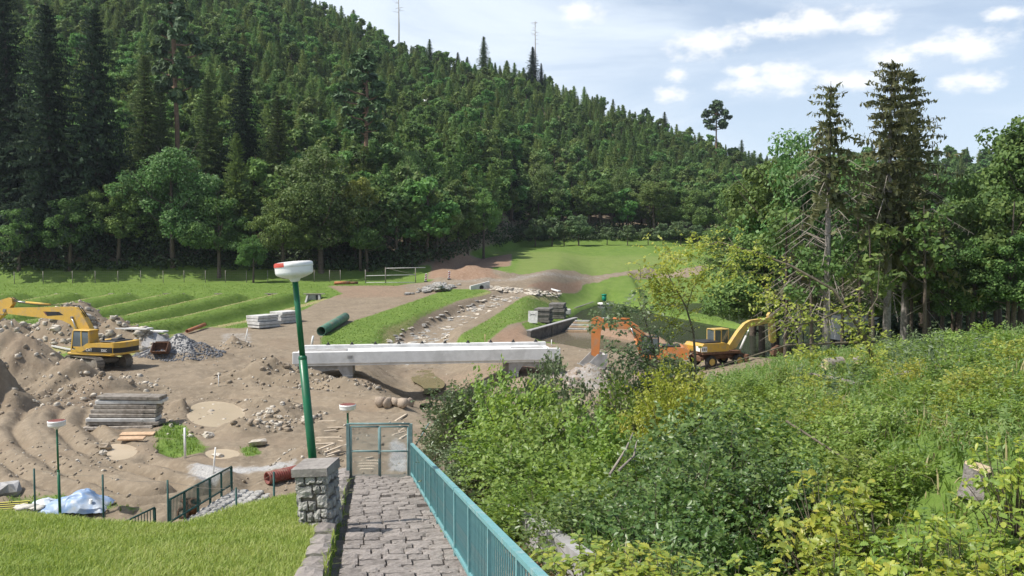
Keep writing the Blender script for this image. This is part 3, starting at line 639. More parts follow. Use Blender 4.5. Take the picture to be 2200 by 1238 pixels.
protos = [('spruce_a', spruce(11, 10, 2.5, .7, .42, 7, 6, ls=.62), bark, lf_spruce), ('spruce_b', spruce(12, 10, 2.2, .9, .40, 7, 6, ls=.58), bark, lf_larch),
          ('larch_a', spruce(13, 10, 2.5, .8, .40, 8, 8, .4, .12, .58, ls=.58), bark, lf_larch), ('larch_b', spruce(14, 10, 2.2, .8, .40, 8, 8, .35, .2, .6, ls=.54), bark, lf_larch),
          ('leafy_a', decid(15, 10, 3.0, .6, 70, 44, .34), bark, lf_mid), ('leafy_b', decid(16, 10, 2.6, .7, 70, 44, .32, .4), bark, lf_dark), ('leafy_c', decid(17, 10, 3.2, .5, 74, 44, .34), bark, lf_light)]
pm = [tree_meshes(n_, mv, b_, l_) for n_, mv, b_, l_ in protos]
ptag = [('spruce_tree', 'dark spruce growing on the forested hillside', 'tree', 'dark spruces of the hillside forest'), ('spruce_tree', 'slender mid green conifer growing on the forested hillside', 'tree', 'slender conifers of the hillside forest'),
        ('larch_tree', 'soft light green conifer growing on the forested hillside', 'tree', 'light conifers of the hillside forest'), ('larch_tree', 'narrow soft green conifer growing on the forested hillside', 'tree', 'narrow conifers of the hillside forest'),
        ('leafy_tree', 'round leafy tree growing on the forested hillside', 'tree', 'leafy trees of the hillside forest'), ('leafy_tree', 'dark leafy tree growing on the forested hillside', 'tree', 'dark leafy trees of the hillside forest'),
        ('leafy_tree', 'pale green leafy tree growing on the forested hillside', 'tree', 'pale leafy trees of the hillside forest')]
# ------------------------------------------------------------------ hillside forest
r = rs(5); PT = []
y = 146.0
while y < 412:
    sp_y = 3.9 if y < 230 else 4.6
    xs = np.arange(-.72 * y, .42 * y, sp_y * 1.05); xs = xs + r.uniform(-.48, .48, len(xs)) * sp_y; yy = y + r.uniform(-.48, .48, len(xs)) * sp_y
    ok = yy > hill_base(xs) + 7
    for X, Y in zip(xs[ok], yy[ok]):
        ang = X / Y; up = (Y - hill_base(X)) / (395 - hill_base(X))
        dec = 0.75 * math.exp(-up * 4.5) + .24 + .30 * (vnoise(X * .03, Y * .03, 4) - .5)
        k = r.choice([4, 5, 5, 6]) if r.rand() < dec else r.choice([0, 1, 2, 2, 2, 3, 3, 3])
        h = (11.5 if k >= 4 else 10.5) * r.uniform(.72, 1.3) * (1.18 - .35 * up)
        PT.append((X, Y, k, h, r.rand() * 6.28))
    y += sp_y
PT = np.array(PT); PZ = ground(PT[:, 0], PT[:, 1])
near = np.argsort(PT[:, 1] - 0.0 * PT[:, 0])[:260]; isn = np.zeros(len(PT), bool); isn[near] = True
for i in np.nonzero(isn)[0]:
    X, Y, k, h, rz = PT[i]; k = int(k); nm, lb, ct, gp = ptag[k]
    px_ = 1100 + FPX * X / Y; wh = 'at the far left' if px_ < 250 else 'behind the big leafy trees' if px_ < 620 else 'near the bare-trunked pine' if px_ < 900 else 'left of the meadow' if px_ < 1130 else 'behind the fruit trees' if px_ < 1560 else 'behind the tall spruces'
    lb = lb.replace('growing on the forested hillside', 'of the hillside forest ' + wh)
    plant_tree(nm, lb, ct, X, Y, h, rz, pm[k], HS, gp, z=float(PZ[i]) - .3)
pc = bpy.data.collections.new('forest_kinds')
for i, (n_, mv, b_, l_) in enumerate(protos):
    o = bpy.data.objects.new('kind_%d' % i, joined(n_, mv, b_, l_)); pc.objects.link(o)
def gn_forest(name, P, Z, label):
    me = bpy.data.meshes.new(name); me.from_pydata([(p[0], p[1], z - .3) for p, z in zip(P, Z)], [], []); me.update()
    for nm, ty, val in (('kind', 'INT', P[:, 2].astype(np.int32)), ('tall', 'FLOAT', (P[:, 3] / HS).astype(np.float32)), ('turn', 'FLOAT', P[:, 4].astype(np.float32))):
        me.attributes.new(nm, ty, 'POINT').data.foreach_set('value', val)
    o = ob(name, me); tag(o, label, None, None, 'stuff')
    g = bpy.data.node_groups.new(name, 'GeometryNodeTree'); g.interface.new_socket('Geometry', in_out='INPUT', socket_type='NodeSocketGeometry'); g.interface.new_socket('Geometry', in_out='OUTPUT', socket_type='NodeSocketGeometry')
    gi = N(g, 'NodeGroupInput'); go = N(g, 'NodeGroupOutput'); ci = N(g, 'GeometryNodeCollectionInfo'); ci.inputs[0].default_value = pc; ci.inputs[1].default_value = True; ci.inputs[2].default_value = True
    ip = N(g, 'GeometryNodeInstanceOnPoints'); g.links.new(gi.outputs[0], ip.inputs['Points']); g.links.new(ci.outputs[0], ip.inputs['Instance']); ip.inputs['Pick Instance'].default_value = True
    def attr(nm, ty): a = N(g, 'GeometryNodeInputNamedAttribute', data_type=ty); a.inputs[0].default_value = nm; return a.outputs[0]
    g.links.new(attr('kind', 'INT'), ip.inputs['Instance Index']); g.links.new(attr('tall', 'FLOAT'), ip.inputs['Scale'])
    cx_ = N(g, 'ShaderNodeCombineXYZ'); g.links.new(attr('turn', 'FLOAT'), cx_.inputs[2]); g.links.new(cx_.outputs[0], ip.inputs['Rotation'])
    g.links.new(ip.outputs[0], go.inputs[0]); md = o.modifiers.new('scatter', 'NODES'); md.node_group = g; return o
gn_forest('hillside_forest', PT[~isn], PZ[~isn], 'mixed green forest covering the upper hillside up to the skyline')
# far wooded hill on the right
FP = []
for _ in range(900):
    Y = r.uniform(330, 600); X = Y * r.uniform(.36, .66); FP.append((X, Y, r.choice([0, 1, 2, 4, 5, 5]), r.uniform(9, 16), r.rand() * 6.28))
FP = np.array(FP); gn_forest('far_forest', FP, ground(FP[:, 0], FP[:, 1]), 'bluish wooded hill far off behind the trees on the right')
print('forest', len(PT))

# undergrowth closing the foot of the forest
q = rs(55); xs = np.arange(-92, 105, .8); P_ = []; 
for k in range(3):
    x = xs + q.uniform(-.6, .6, len(xs)); y = hill_base(x) + 4.0 + 2.6 * k + q.uniform(-1, 1, len(xs)); ok = ~((x > -16) & (x < -4) & (k == 0)); x, y = x[ok], y[ok]
    hh = q.uniform(.8, 1.6, len(x)) * (1 + .5 * k); P_.append(np.stack([x, y, ground(x, y) + hh * .7, hh], 1))
P_ = np.concatenate(P_); V = blob(q, P_[:, :3], P_[:, 3], 60, .34, .5); o = ob('undergrowth', np_mesh('undergrowth', V, quadF(len(V)), False, [leafmat('leaves_undergrowth_shaded', [(.025, .045, .018), (.045, .07, .028), (.07, .10, .04)], .15, .6, .2, .01, .1)])); tag(o, 'dense shrubby undergrowth along the foot of the forest', None, None, 'stuff')  # leaf colour darkened to paint in the shade under the overhanging crowns

n = 520; Y = q.uniform(82, 118, n); X = Y * q.uniform(.30, .68, n); k = np.array([min(sdist(P, np.array([x]), np.array([y]))[0] for P in POND) > .8 for x, y in zip(X, Y)]); X, Y = X[k], Y[k]; hh = q.uniform(.9, 2.0, len(X)); V = blob(q, np.stack([X, Y, ground(X, Y) + hh * .6], 1), hh, 60, .34, .5)
o = ob('undergrowth', np_mesh('undergrowth', V, quadF(len(V)), False, [MATS['leaves_undergrowth_shaded']])); tag(o, 'dark undergrowth between the trunks of the right wood', None, None, 'stuff')
# ------------------------------------------------------------------ trees that stand out
def ptree(kind, label, px, top, Y, meshes, href=10.0, wide=1.0, rz=None, group=None, row=None):
    X = (px - 1100) / FPX * Y; z = gz(X, Y) - .2; zt = D(px, top, Y)[2]
    return plant_tree(kind, label, 'tree', X, Y, zt - z, (px * .37) % 6.28 if rz is None else rz, meshes, href, group, wide, z)
big_a = tree_meshes('big_leafy_a', decid(31, 10, 4.3, .5, 162, 135, 0.137), bark, lf_mid)
big_b = tree_meshes('big_leafy_b', decid(32, 10, 4.1, .4, 162, 135, 0.129, .25), bark, lf_mid)
big_c = tree_meshes('big_leafy_c', decid(33, 10, 3.4, .3, 128, 135, 0.137, .2), bark, lf_dark)
big_d = tree_meshes('big_leafy_d', decid(34, 10, 3.2, 1.5, 128, 135, 0.137), bark, lf_dark)
big_e = tree_meshes('big_leafy_e', decid(35, 10, 3.6, 1.0, 128, 135, 0.137, .1), bark, lf_light)
lf_darkspruce = leafmat('needles_dark_spruce', [(.022, .040, .022), (.036, .060, .032), (.055, .085, .042)], .1, .65, .15, .015, .12)
tall_s = tree_meshes('tall_spruce', spruce(36, 10, 2.0, .8, .24, 9, 26, .45, .45, .72, ls=.19), bark, lf_darkspruce)
tall_t = tree_meshes('tall_spruce_b', spruce(37, 10, 1.5, 1.2, .24, 9, 22, .45, .4, .7, ls=.18), bark, lf_spruce)
larchm = tree_meshes('big_larch', spruce(38, 10, 2.3, .8, .26, 9, 22, .4, .05, .8, ls=.24), bark, leafmat('needles_larch', [(.10, .16, .045), (.14, .21, .06), (.19, .26, .08)], .25, .6, .2, .01, .1))
yellowish = leafmat('leaves_yellowish', [(.13, .17, .035), (.19, .23, .05), (.26, .28, .07)], .32, .45, .35, .01, .1)
big_y = tree_meshes('big_leafy_y', decid(39, 10, 3.4, .9, 114, 135, 0.152, .3), bark, yellowish)
pinem = tree_meshes('tall_pine', pine(40, 10, 1.35, 5.0, 26, 60, .22), bark_pine, lf_pine)
pinew = tree_meshes('umbrella_pine', pine(41, 10, 2.1, 4.6, 26, 70, .26), bark_pine, lf_pine)
fruit = tree_meshes('fruit_tree', decid(42, 10, 5.2, 2.2, 60, 60, .5), bark, leafmat('leaves_fruit', [(.09, .14, .06), (.13, .19, .08), (.18, .24, .11)], .3, .5, .3, .015, .12))
T = ptree
T('spruce_tree', 'huge dark spruce at the left edge of the picture', 20, -40, 143, tall_s, wide=1.0)
T('spruce_tree', 'huge dark spruce second from the left edge', 112, 6, 139, tall_s, wide=1.05, rz=2.2)
T('spruce_tree', 'huge dark spruce right of the two at the left edge, with drooping boughs', 214, 14, 141, tall_s, wide=1.0, rz=4.1)
T('spruce_tree', 'dark spruce between the huge left spruces and the thin pine', 318, 118, 154, tall_t, wide=1.1)
T('pine_tree', 'thin tall pine with bare trunk rising above the leafy trees at left', 386, -30, 158, pinem, wide=.75)
T('spruce_tree', 'slim spruce behind the large pale leafy tree at left', 352, 185, 156, tall_t, wide=1.15, rz=1)
T('spruce_tree', 'dark slim spruce right of the thin tall pine', 452, 168, 156, tall_t, wide=1.2, rz=2)
T('spruce_tree', 'dark broad spruce above the bright green larch', 528, 128, 158, tall_s, wide=1.0, rz=3)
T('spruce_tree', 'dark spruce right of the bright green larch, half hidden', 600, 205, 157, tall_t, wide=1.25, rz=5)
T('larch_tree', 'bright green larch between the two largest leafy trees', 512, 282, 145, larchm, wide=.95)
T('leafy_tree', 'largest pale leafy tree of the forest edge, left of the larch', 372, 300, 139, big_a, wide=.98, rz=.4)
T('leafy_tree', 'largest leafy tree right of the larch, above the lamp head', 690, 292, 141, big_b, wide=.98, rz=1.9)
T('leafy_tree', 'dark leafy tree at the left edge over the field fence', 40, 430, 135, big_c, wide=1.2)
T('leafy_tree', 'dark shaded leafy tree second along the field fence', 150, 405, 136, big_c, wide=1.15, rz=2)
T('leafy_tree', 'dark leafy tree left of the largest pale tree', 255, 372, 138, big_d, wide=1.0, rz=3)
T('leafy_tree', 'dark leafy tree between the larch and the field fence', 470, 400, 137, big_c, wide=1.05, rz=4)
T('leafy_tree', 'small fresh green tree at the fence behind the field', 545, 498, 132, big_e, wide=.95)
T('leafy_tree', 'dark leafy tree behind the lamp head', 610, 400, 138, big_c, wide=1.0, rz=.7)
T('leafy_tree', 'yellow tinged leafy tree right of the largest leafy trees', 775, 365, 143, big_y, wide=.72)
T('leafy_tree', 'dark leafy tree over the site gate', 790, 430, 143, big_c, wide=1.15, rz=5)
T('pine_tree', 'tall pine with bare orange lower trunk above the forest edge', 787, 112, 170, pinem, wide=1.0, rz=1.2)
T('leafy_tree', 'greyish feathery leafy tree right of the tall pine', 880, 308, 168, big_a, wide=.6, rz=2)
T('leafy_tree', 'dark leafy tree over the reddish spoil heap', 880, 425, 150, big_d, wide=1.1, rz=3.3)
T('leafy_tree', 'mid green leafy tree left of the meadow corner', 955, 405, 158, big_b, wide=.9, rz=2.8)
T('leafy_tree', 'leafy tree with yellow green top at the meadow corner', 1040, 395, 172, big_e, wide=.8, rz=.3)
T('leafy_tree', 'dark spreading leafy tree at the meadow corner', 1005, 445, 166, big_d, wide=1.1, rz=1.3)
T('spruce_tree', 'very dark conifer behind the meadow corner', 1105, 330, 218, tall_s, wide=1.0)
T('leafy_tree', 'tall mid green leafy tree above the first fruit trees', 1172, 342, 226, big_b, wide=.78, rz=1)
T('leafy_tree', 'dark leafy tree above the middle of the fruit tree row', 1290, 372, 232, big_c, wide=1.0)
T('leafy_tree', 'weeping birch like tree above the gap in the fruit tree row', 1330, 345, 236, big_a, wide=.5, rz=2)
T('leafy_tree', 'broad dark leafy tree above the right fruit trees', 1405, 375, 230, big_d, wide=1.15, rz=4)
T('leafy_tree', 'dark leafy tree right of the fruit tree row', 1500, 395, 228, big_c, wide=1.1, rz=5)
T('leafy_tree', 'dark leafy tree at the right end of the meadow', 1570, 400, 225, big_d, wide=1.15, rz=1)
for i, (px, top, wd) in enumerate([(1150, 474, 1.0), (1186, 470, 1.0), (1212, 478, .9), (1243, 466, 1.15), (1304, 490, 1.2), (1348, 486, 1.0), (1392, 492, 1.1), (1424, 482, .9), (1462, 478, 1.1), (1498, 486, 1.0), (1524, 492, .9)]):
    T('fruit_tree', ['leftmost small fruit tree on the meadow edge', 'second small fruit tree from the left on the meadow edge', 'third small fruit tree from the left on the meadow edge', 'tallest round fruit tree of the left group on the meadow edge',
      'low fruit tree just right of the gap in the row', 'sixth fruit tree from the left on the meadow edge', 'low bushy fruit tree in the middle of the right group', 'slim fruit tree left of the two tallest on the right',
      'tall fruit tree of the right group on the meadow edge', 'second fruit tree from the right on the meadow edge', 'rightmost low fruit tree on the meadow edge'][i], px, top, 206 + (i * 37 % 5), fruit, wide=wd, group='fruit trees along the back of the meadow')
# skyline
def ridgeY(px): return 392.0
T('spruce_tree', 'lone pointed spruce on the skyline left of the dead tree', 1040, 78, 389, tall_t, wide=1.3)
T('spruce_tree', 'tall dark conifer standing out on the skyline under the dead tree', 1144, 100, 387, tall_s, wide=1.15, rz=2)
T('spruce_tree', 'dark conifer beside the tall one on the skyline', 1162, 135, 388, tall_s, wide=.8, rz=1)
for px, top, l in ((985, 112, 'small spruce on the skyline right of the bare pole tree'), (925, 84, 'spruce on the skyline just right of the bare pole tree'), (1005, 122, 'spruce on the skyline left of the lone pointed spruce'), (1425, 240, 'thin pointed spruce on the lower skyline'), (1240, 205, 'spruce on the skyline right of the dead tree'), (1590, 300, 'last spruce of the falling skyline')):
    T('spruce_tree', l, px, top, 390, tall_t, wide=1.4, group='spruces on the skyline')
T('pine_tree', 'round headed pine on the lower skyline', 1385, 234, 390, pinew, wide=1.0, rz=1)
pinel = tree_meshes('long_pine', pine(43, 10, 2.0, 5.9, 24, 70, .25), bark_pine, lf_pine)
T('pine_tree', 'tall pine with long bare trunk alone against the sky', 1537, 218, 365, pinel, wide=.85)
def snag(px, top, Y, bot, label, seed, nb):
    rr = random.Random(seed); X = (px - 1100) / FPX * Y; zb = gz(X, Y); zt = D(px, top, Y)[2]; h = zt - zb
    o = thing('dead_tree', label, 'dead tree', (X, Y, zb)); mb = MB(); mb.tube([(0, 0, -.3), (.1, 0, h * .5), (0, 0, h)], [.34, .26, .10], 7); mb.build('trunk', deadtwig, o)
    mb = MB()
    for i in range(nb):
        z = h * rr.uniform(.68, .99); a = rr.uniform(0, 6.28); L = rr.uniform(1.0, 3.0); mb.tube([(0, 0, z), (math.cos(a) * L * .6, math.sin(a) * L * .6, z + .1), (math.cos(a) * L, math.sin(a) * L, z + rr.uniform(-.3, .7))], [.09, .06, .03], 4, False)
    mb.build('branches', deadtwig, o)
snag(860, -20, 390, 80, 'bare dead pole of a tree on the skyline at the top of the picture', 1, 9)
snag(1149, 45, 391, 110, 'bare dead tree top sticking up above the dark conifer on the skyline', 2, 16)
# ------------------------------------------------------------------ three tall spruces and the wood on the right
lf_nearspruce = leafmat('needles_near_spruce', [(.075, .088, .038), (.115, .125, .052), (.16, .165, .075), (.21, .19, .11)], .15, .65, .2, .01, .08)
def near_spruce(label, seed, px, top, Y, rad, z0f, dead_side, name='spruce_tree', tw=22, lean=0.0, dens=6, deadn=34):
    rr = random.Random(seed); X = (px - 1100) / FPX * Y; zb = gz(X, Y) - .2; h = D(px, top, Y)[2] - zb
    o = thing(name, label, 'tree', (X, Y, zb), 0); mb, V = spruce(seed, h, rad, h * z0f, .72, dens, tw, .55, .5, .5, .50, .22)
    V = V + rs(seed).normal(size=(len(V), 1, 3)) * .05; mb.build('trunk', bark_grey, o)
    ob('crown', np_mesh('crown', V, quadF(len(V)), False, [lf_nearspruce]), o)
    db = MB()
    for i in range(deadn):
        z = h * rr.uniform(.12, z0f + .28); a = dead_side + rr.gauss(0, .9); L = rr.uniform(.8, 1.15) * rad * (1.25 if z < h * .5 else .9)
        p1 = (math.cos(a) * L * .5, math.sin(a) * L * .5, z + .22 * L); p2 = (math.cos(a) * L, math.sin(a) * L, z - .12 * L)
        db.tube([(0, 0, z), p1, p2], [.045, .03, .012], 4, False)
        for k in range(4):
            s = rr.uniform(.35, 1); q = Vector(p1).lerp(Vector(p2), s * .9); db.tube([q, q + Vector((rr.uniform(-.3, .3), rr.uniform(-.3, .3), rr.uniform(-.6, -.1)))], [.014, .006], 3, False)
    db.build('dead_branches', deadtwig, o); return o
near_spruce('left one of the three tall spruces, with pale bare trunk and dead lower branches', 51, 1778, 174, 60, 2.7, .56, PI, tw=18, deadn=60, dens=5)
near_spruce('middle and tallest spruce of the three, with hanging twigs', 52, 1908, 136, 62, 3.9, .30, PI * .9, tw=32)
near_spruce('right one of the three tall spruces, close beside the tallest', 53, 1946, 148, 66, 3.9, .28, 0.2, tw=32)
near_spruce('short half dead spruce left of the three tall ones', 54, 1724, 440, 63, 2.5, .42, PI, tw=10, dens=4, deadn=40)
wood = [(1618, 392, 96, big_c, 1.0, 'dark leafy tree at the left end of the right wood'), (1668, 300, 84, big_d, .86, 'leafy tree left of the bare spruce trunk'), (1722, 244, 80, big_b, .74, 'tall leafy tree showing behind the left spruce'),
        (1790, 330, 88, big_c, .95, 'dark leafy tree between the left and middle spruces'), (1850, 300, 92, big_d, .9, 'dark leafy tree behind the middle spruces'), (1640, 470, 78, big_c, 1.15, 'low dark leafy tree beside the ponds'),
        (1985, 420, 84, big_e, 1.0, 'lighter green leafy tree right of the spruces'), (2010, 335, 96, big_c, .9, 'dark leafy tree behind the lighter green one on the right'), (2060, 390, 76, big_d, 1.05, 'leafy tree in the middle of the right wood'),
        (2110, 345, 92, big_b, .85, 'leafy tree before the bluish far hill'), (2150, 380, 70, big_d, 1.1, 'dark leafy tree near the right edge'), (2205, 196, 66, big_c, .82, 'tall leafy tree at the right edge of the picture'),
        (1880, 480, 74, big_c, 1.2, 'low dark leafy tree between the spruce trunks'), (2000, 500, 68, big_d, 1.1, 'low dark leafy tree right of the spruce trunks'), (2090, 505, 62, big_c, 1.15, 'low leafy tree over the weedy slope'), (2180, 470, 60, big_d, 1.1, 'low leafy tree at the right edge over the weedy slope'),
        (1560, 465, 150, big_d, 1.0, 'dark leafy tree beyond the ponds, left of the right wood'), (1700, 430, 110, big_c, 1.1, 'dark leafy tree beyond the ponds behind the left spruce'), (1950, 400, 112, big_d, 1.1, 'dark leafy tree deep in the right wood'), (2080, 400, 112, big_c, 1.1, 'dark leafy tree deep in the wood near the right edge')]
for px, top, Y, ms, wd, lb in wood: T('leafy_tree', lb, px, top, Y, ms, wide=wd)
rr = random.Random(8)
for i in range(14):
    px = [1690, 1748, 1812, 1850, 1880, 1962, 1990, 2028, 2050, 2082, 2120, 2142, 2168, 2192][i]; Y = rr.uniform(58, 78); X = (px - 1100) / FPX * Y; zb = gz(X, Y); h = rr.uniform(8, 11)
    o = thing('thin_tree', 'thin dark trunked tree with sparse leaves in the right wood, ' + ['first', 'second', 'third', 'fourth', 'fifth', 'sixth', 'seventh', 'eighth', 'ninth', 'tenth', 'eleventh', 'twelfth', 'thirteenth', 'fourteenth'][i] + ' from the left', 'tree', (X, Y, zb), rr.uniform(0, 6), 'thin trees of the right wood')
    mb = MB(); l = rr.uniform(-.5, .5); mb.tube([(0, 0, -.3), (l * .3, 0, h * .4), (l, .2, h)], [.16, .12, .04], 6, False); limbs(mb, rs(i), (0, 0, h * .2), (l, .2, h), 9, 2.0, .14); mb.build('trunk', bark, o)
    q = rs(90 + i); C = np.stack([q.uniform(-1.6, 1.6, 14), q.uniform(-1.6, 1.6, 14), q.uniform(h * .5, h, 14)], 1); V = blob(q, C, np.full(14, .7), 46, .26); ob('crown', np_mesh('crown', V, quadF(len(V)), False, [lf_dark]), o)
# ------------------------------------------------------------------ lettering
def text_mesh(s, size, mat_, depth=.004):
    cu = bpy.data.curves.new('lettering', 'FONT'); cu.body = s; cu.size = size; cu.extrude = depth; cu.align_x = 'CENTER'; cu.align_y = 'CENTER'
    to = bpy.data.objects.new('lettering', cu); COL.objects.link(to); bpy.context.view_layer.update()
    me = bpy.data.meshes.new_from_object(to.evaluated_get(bpy.context.evaluated_depsgraph_get())); COL.objects.unlink(to); bpy.data.objects.remove(to)
    me.materials.clear(); me.materials.append(mat_); return me
# ------------------------------------------------------------------ excavators
def track(o, y, L=4.3, W_=.62, H=.95, mat_=steel, z0=0.0):
    mb = MB(); n = 34; pts = []
    rr = H / 2; st = L / 2 - rr
    for i in range(9): a = -PI / 2 + PI * i / 8; pts.append((st + rr * math.cos(a), rr + rr * math.sin(a)))
    for i in range(9): a = PI / 2 + PI * i / 8; pts.append((-st + rr * math.cos(a), rr + rr * math.sin(a)))
    # belt of shoes
    per = 2 * (2 * st) + 2 * PI * rr; k = 44
    tr = ob('track', None, o); tr.empty_display_size = .1
    def at(s):
        s %= per
        if s < 2 * st: return (-st + s, 0.0, 0.0)
        s -= 2 * st
        if s < PI * rr: a = -PI / 2 + s / rr; return (st + rr * math.cos(a), rr + rr * math.sin(a), s / rr)
        s -= PI * rr
        if s < 2 * st: return (st - s, H, PI)
        s -= 2 * st; a = PI / 2 + s / rr; return (-st + rr * math.cos(a), rr + rr * math.sin(a), PI + s / rr)
    for i in range(k):
        x, z, a = at(per * i / k); mb.box((x, y, z + z0), (per / k * .86, W_, .06), RY(-a)); mb.box((x, y, z + z0) , (.03, W_, .12), RY(-a))
    mb.build('shoes', mat_, tr)
    f = MB(); f.box((0, y, rr + z0), (2 * st + .1, W_ * .5, H * .5), bev=.08)
    for x in np.linspace(-st * .75, st * .75, 6): f.tube([(x, y - W_ * .38, .2 + z0), (x, y + W_ * .38, .2 + z0)], .15, 10)
    f.build('track_frame', steel, tr)
    for x in (-st, st):
        m2 = MB(); m2.tube([(x, y - W_ * .42, rr + z0), (x, y + W_ * .42, rr + z0)], rr * .84, 18); m2.tube([(x, y - W_ * .47, rr + z0), (x, y + W_ * .47, rr + z0)], rr * .45, 14); m2.build('sprocket', steel, tr)
    return tr
def cylinder(o, a, b, name='hydraulic_ram', mat_=yellow, r_=.085, frac=.6):
    a, b = Vector(a), Vector(b); m_ = a.lerp(b, frac); mb = MB(); mb.tube([a, m_], r_, 10); c = mb.build(name, mat_, o)
    mb = MB(); mb.tube([m_, b], r_ * .55, 8); mb.build('ram_rod', steel_bright, c); return c
def bucket_mesh(w_=1.2, s=1.0, mats=None):
    # open scoop: curved shell, side plates, teeth; mouth faces +x, hinge at top
    prof = [(0.0, .95), (-.10, .55), (0.0, .18), (.32, 0.0), (.80, .02), (1.15, .16)]; mb = MB()
    prof = [(x * s, z * s) for x, z in prof]; th = .05
    for (x0, z0), (x1, z1) in zip(prof[:-1], prof[1:]):
        L = math.hypot(x1 - x0, z1 - z0); a = math.atan2(z1 - z0, x1 - x0); mb.box(((x0 + x1) / 2, 0, (z0 + z1) / 2), (L + .03, w_, th), RY(-a))
    for y in (-w_ / 2, w_ / 2): mb.prism(prof + [(.55 * s, .95 * s)], y - .02, y + .02)
    for i in range(5): mb.box((1.22 * s, -w_ / 2 + w_ * (i + .5) / 5, .18 * s), (.24, .09, .07), RY(-.3), taper=.6)
    mb.box((.03, 0, .98 * s), (.25, w_ * .9, .14)); return mb
def big_excavator(o, up_rot, paint, bodyname=True):
    """tracked digger, x forward"""
    for y in (-1.19, 1.19): track(o, y)
    mb = MB(); mb.box((0, 0, .62), (2.6, 1.9, .42), bev=.1); mb.lathe([(0, 0), (.75, 0), (.75, .28), (0, .28)], 24, (0, 0, .82)); mb.build('undercarriage', steel, o)
    u = ob('upper_body', None, o); u.rotation_euler = (0, 0, up_rot); u.empty_display_size = .1
    mb = MB(); mb.box((-.35, 0, 1.17), (4.3, 2.55, .2), bev=.06); mb.build('deck', paint, u)
    # side housings: low panels with a sloping dark stripe
    mb = MB(); mb.prism([(-2.55, 1.28), (.55, 1.28), (.95, 1.42), (.95, 1.62), (.3, 1.75), (-.15, 2.0), (-2.55, 2.08)], -1.30, 1.30); mb.build('engine_hood', paint, u)
    for y, r0 in ((-1.312, PI / 2), (1.312, -PI / 2)):
        mb = MB(); mb.prism([(-2.5, 1.34), (.35, 1.34), (-.25, 1.60), (-.7, 1.72), (-2.5, 1.74)], y - .008, y + .008); pn = mb.build('side_stripe', blackp, u)
        for tx, s_, x in (('CAT', .30, -.35), ('320C', .26, -1.75)):
            to = ob('lettering', text_mesh(tx, s_, whitepaint), pn); to.rotation_euler = (PI / 2, 0, 0 if y < 0 else PI); to.location = (x, y + (-.014 if y < 0 else .014), 1.50)
    # rounded counterweight
    mb = MB(); ring = [(-2.3, -1.30), (-2.62, -1.28), (-2.95, -1.05), (-3.08, -.55), (-3.10, 0), (-3.08, .55), (-2.95, 1.05), (-2.62, 1.28), (-2.3, 1.30)]
    for z0, z1, mi in ((1.20, 1.34, 0), (1.34, 1.72, 1), (1.72, 2.12, 0)):
        g = 1.0 if mi == 0 else .985; n = len(ring); vs = [((x + 2.3) * g - 2.3, y * g, z) for z in (z0, z1) for x, y in ring]
        mb.add(vs, [tuple(range(n - 1, -1, -1)), tuple(range(n, 2 * n))] + [(i, (i + 1) % n, n + (i + 1) % n, n + i) for i in range(n)], False, mi)
    mb.build('counterweight', [paint, blackp], u)
    mb = MB(); mb.box((-1.75, 0, 2.13), (1.5, 1.9, .12), bev=.05); mb.box((-1.5, -.45, 2.22), (.7, .8, .12), bev=.05); mb.tube([(-1.1, .6, 2.1), (-1.1, .6, 2.55)], .07, 8); mb.build('engine_cover', blackp, u)
    mb = MB(); mb.box((-.55, -.75, 2.06), (.8, .9, .16), bev=.05); mb.box((.35, -.85, 1.75), (1.2, .8, .4), bev=.05); mb.build('tool_box', paint, u)
    # cab on the left side
    cb = ob('cab', None, u); cb.empty_display_size = .1; yl, yr = .32, 1.27
    mb = MB()
    mb.prism([(-.35, 1.28), (-.35, 2.90), (-.27, 2.90), (-.27, 1.28)], yl, yr); mb.box((.55, (yl + yr) / 2, 1.36), (1.75, yr - yl, .2)); mb.box((.38, (yl + yr) / 2, 2.96), (1.62, yr - yl + .04, .10), bev=.04)
    for y in (yl + .04, yr - .04): mb.box((.42, y, 2.1), (.10, .07, 1.6)); mb.prism([(1.38, 1.3), (1.45, 1.5), (1.22, 2.9), (1.13, 2.9), (1.34, 1.5), (1.28, 1.3)], y - .03, y + .03); mb.box((.40, y, 1.66), (1.55, .05, .12))
    mb.box((-.31, yr - .1, 2.1), (.12, .2, 1.6)); mb.build('cab_frame', paint, cb)
    mb = MB(); mb.box((.06, yr - .045, 2.25), (.62, .02, 1.18)); mb.prism([(.48, 1.72), (1.30, 1.72), (1.14, 2.88), (.48, 2.88)], yr - .055, yr - .035); mb.box((.9, yl + .03, 2.2), (.6, .02, 1.2))
    mb.add([(1.40, yl + .08, 1.5), (1.40, yr - .08, 1.5), (1.19, yr - .08, 2.88), (1.19, yl + .08, 2.88)], [(0, 1, 2, 3)]); mb.build('cab_window', glass, cb)
    mb = MB(); mb.box((.25, .8, 1.75), (.5, .5, .5), bev=.1); mb.box((.05, .8, 2.2), (.14, .5, .8), bev=.05); mb.build('seat', blackp, cb)
    return u
def arm(u, boom, stick, mat_, bw=.42, bucket=True, wb=1.1):
    """boom and stick given as side outlines (x,z)"""
    mb = MB(); mb.prism(boom['o'], -bw / 2, bw / 2); b = mb.build('boom', mat_, u)
    return b
exo = HIT(212, 789); EXR = math.atan2(.53, -.85)
ex = thing('excavator', 'yellow and black tracked excavator beside the rubble heaps at left', 'excavator', tuple(exo), EXR); ex.scale = (1.02,) * 3
u = big_excavator(ex, R(15), yellow)
BO = [(0.05, 1.45), (-.05, 1.85), (0.75, 3.35), (1.35, 4.25), (1.90, 4.62), (2.62, 4.66), (8.84, 4.45), (9.09, 4.2), (8.91, 4.0), (3.23, 3.60), (2.45, 3.32), (1.90, 2.75), (0.75, 1.55)]
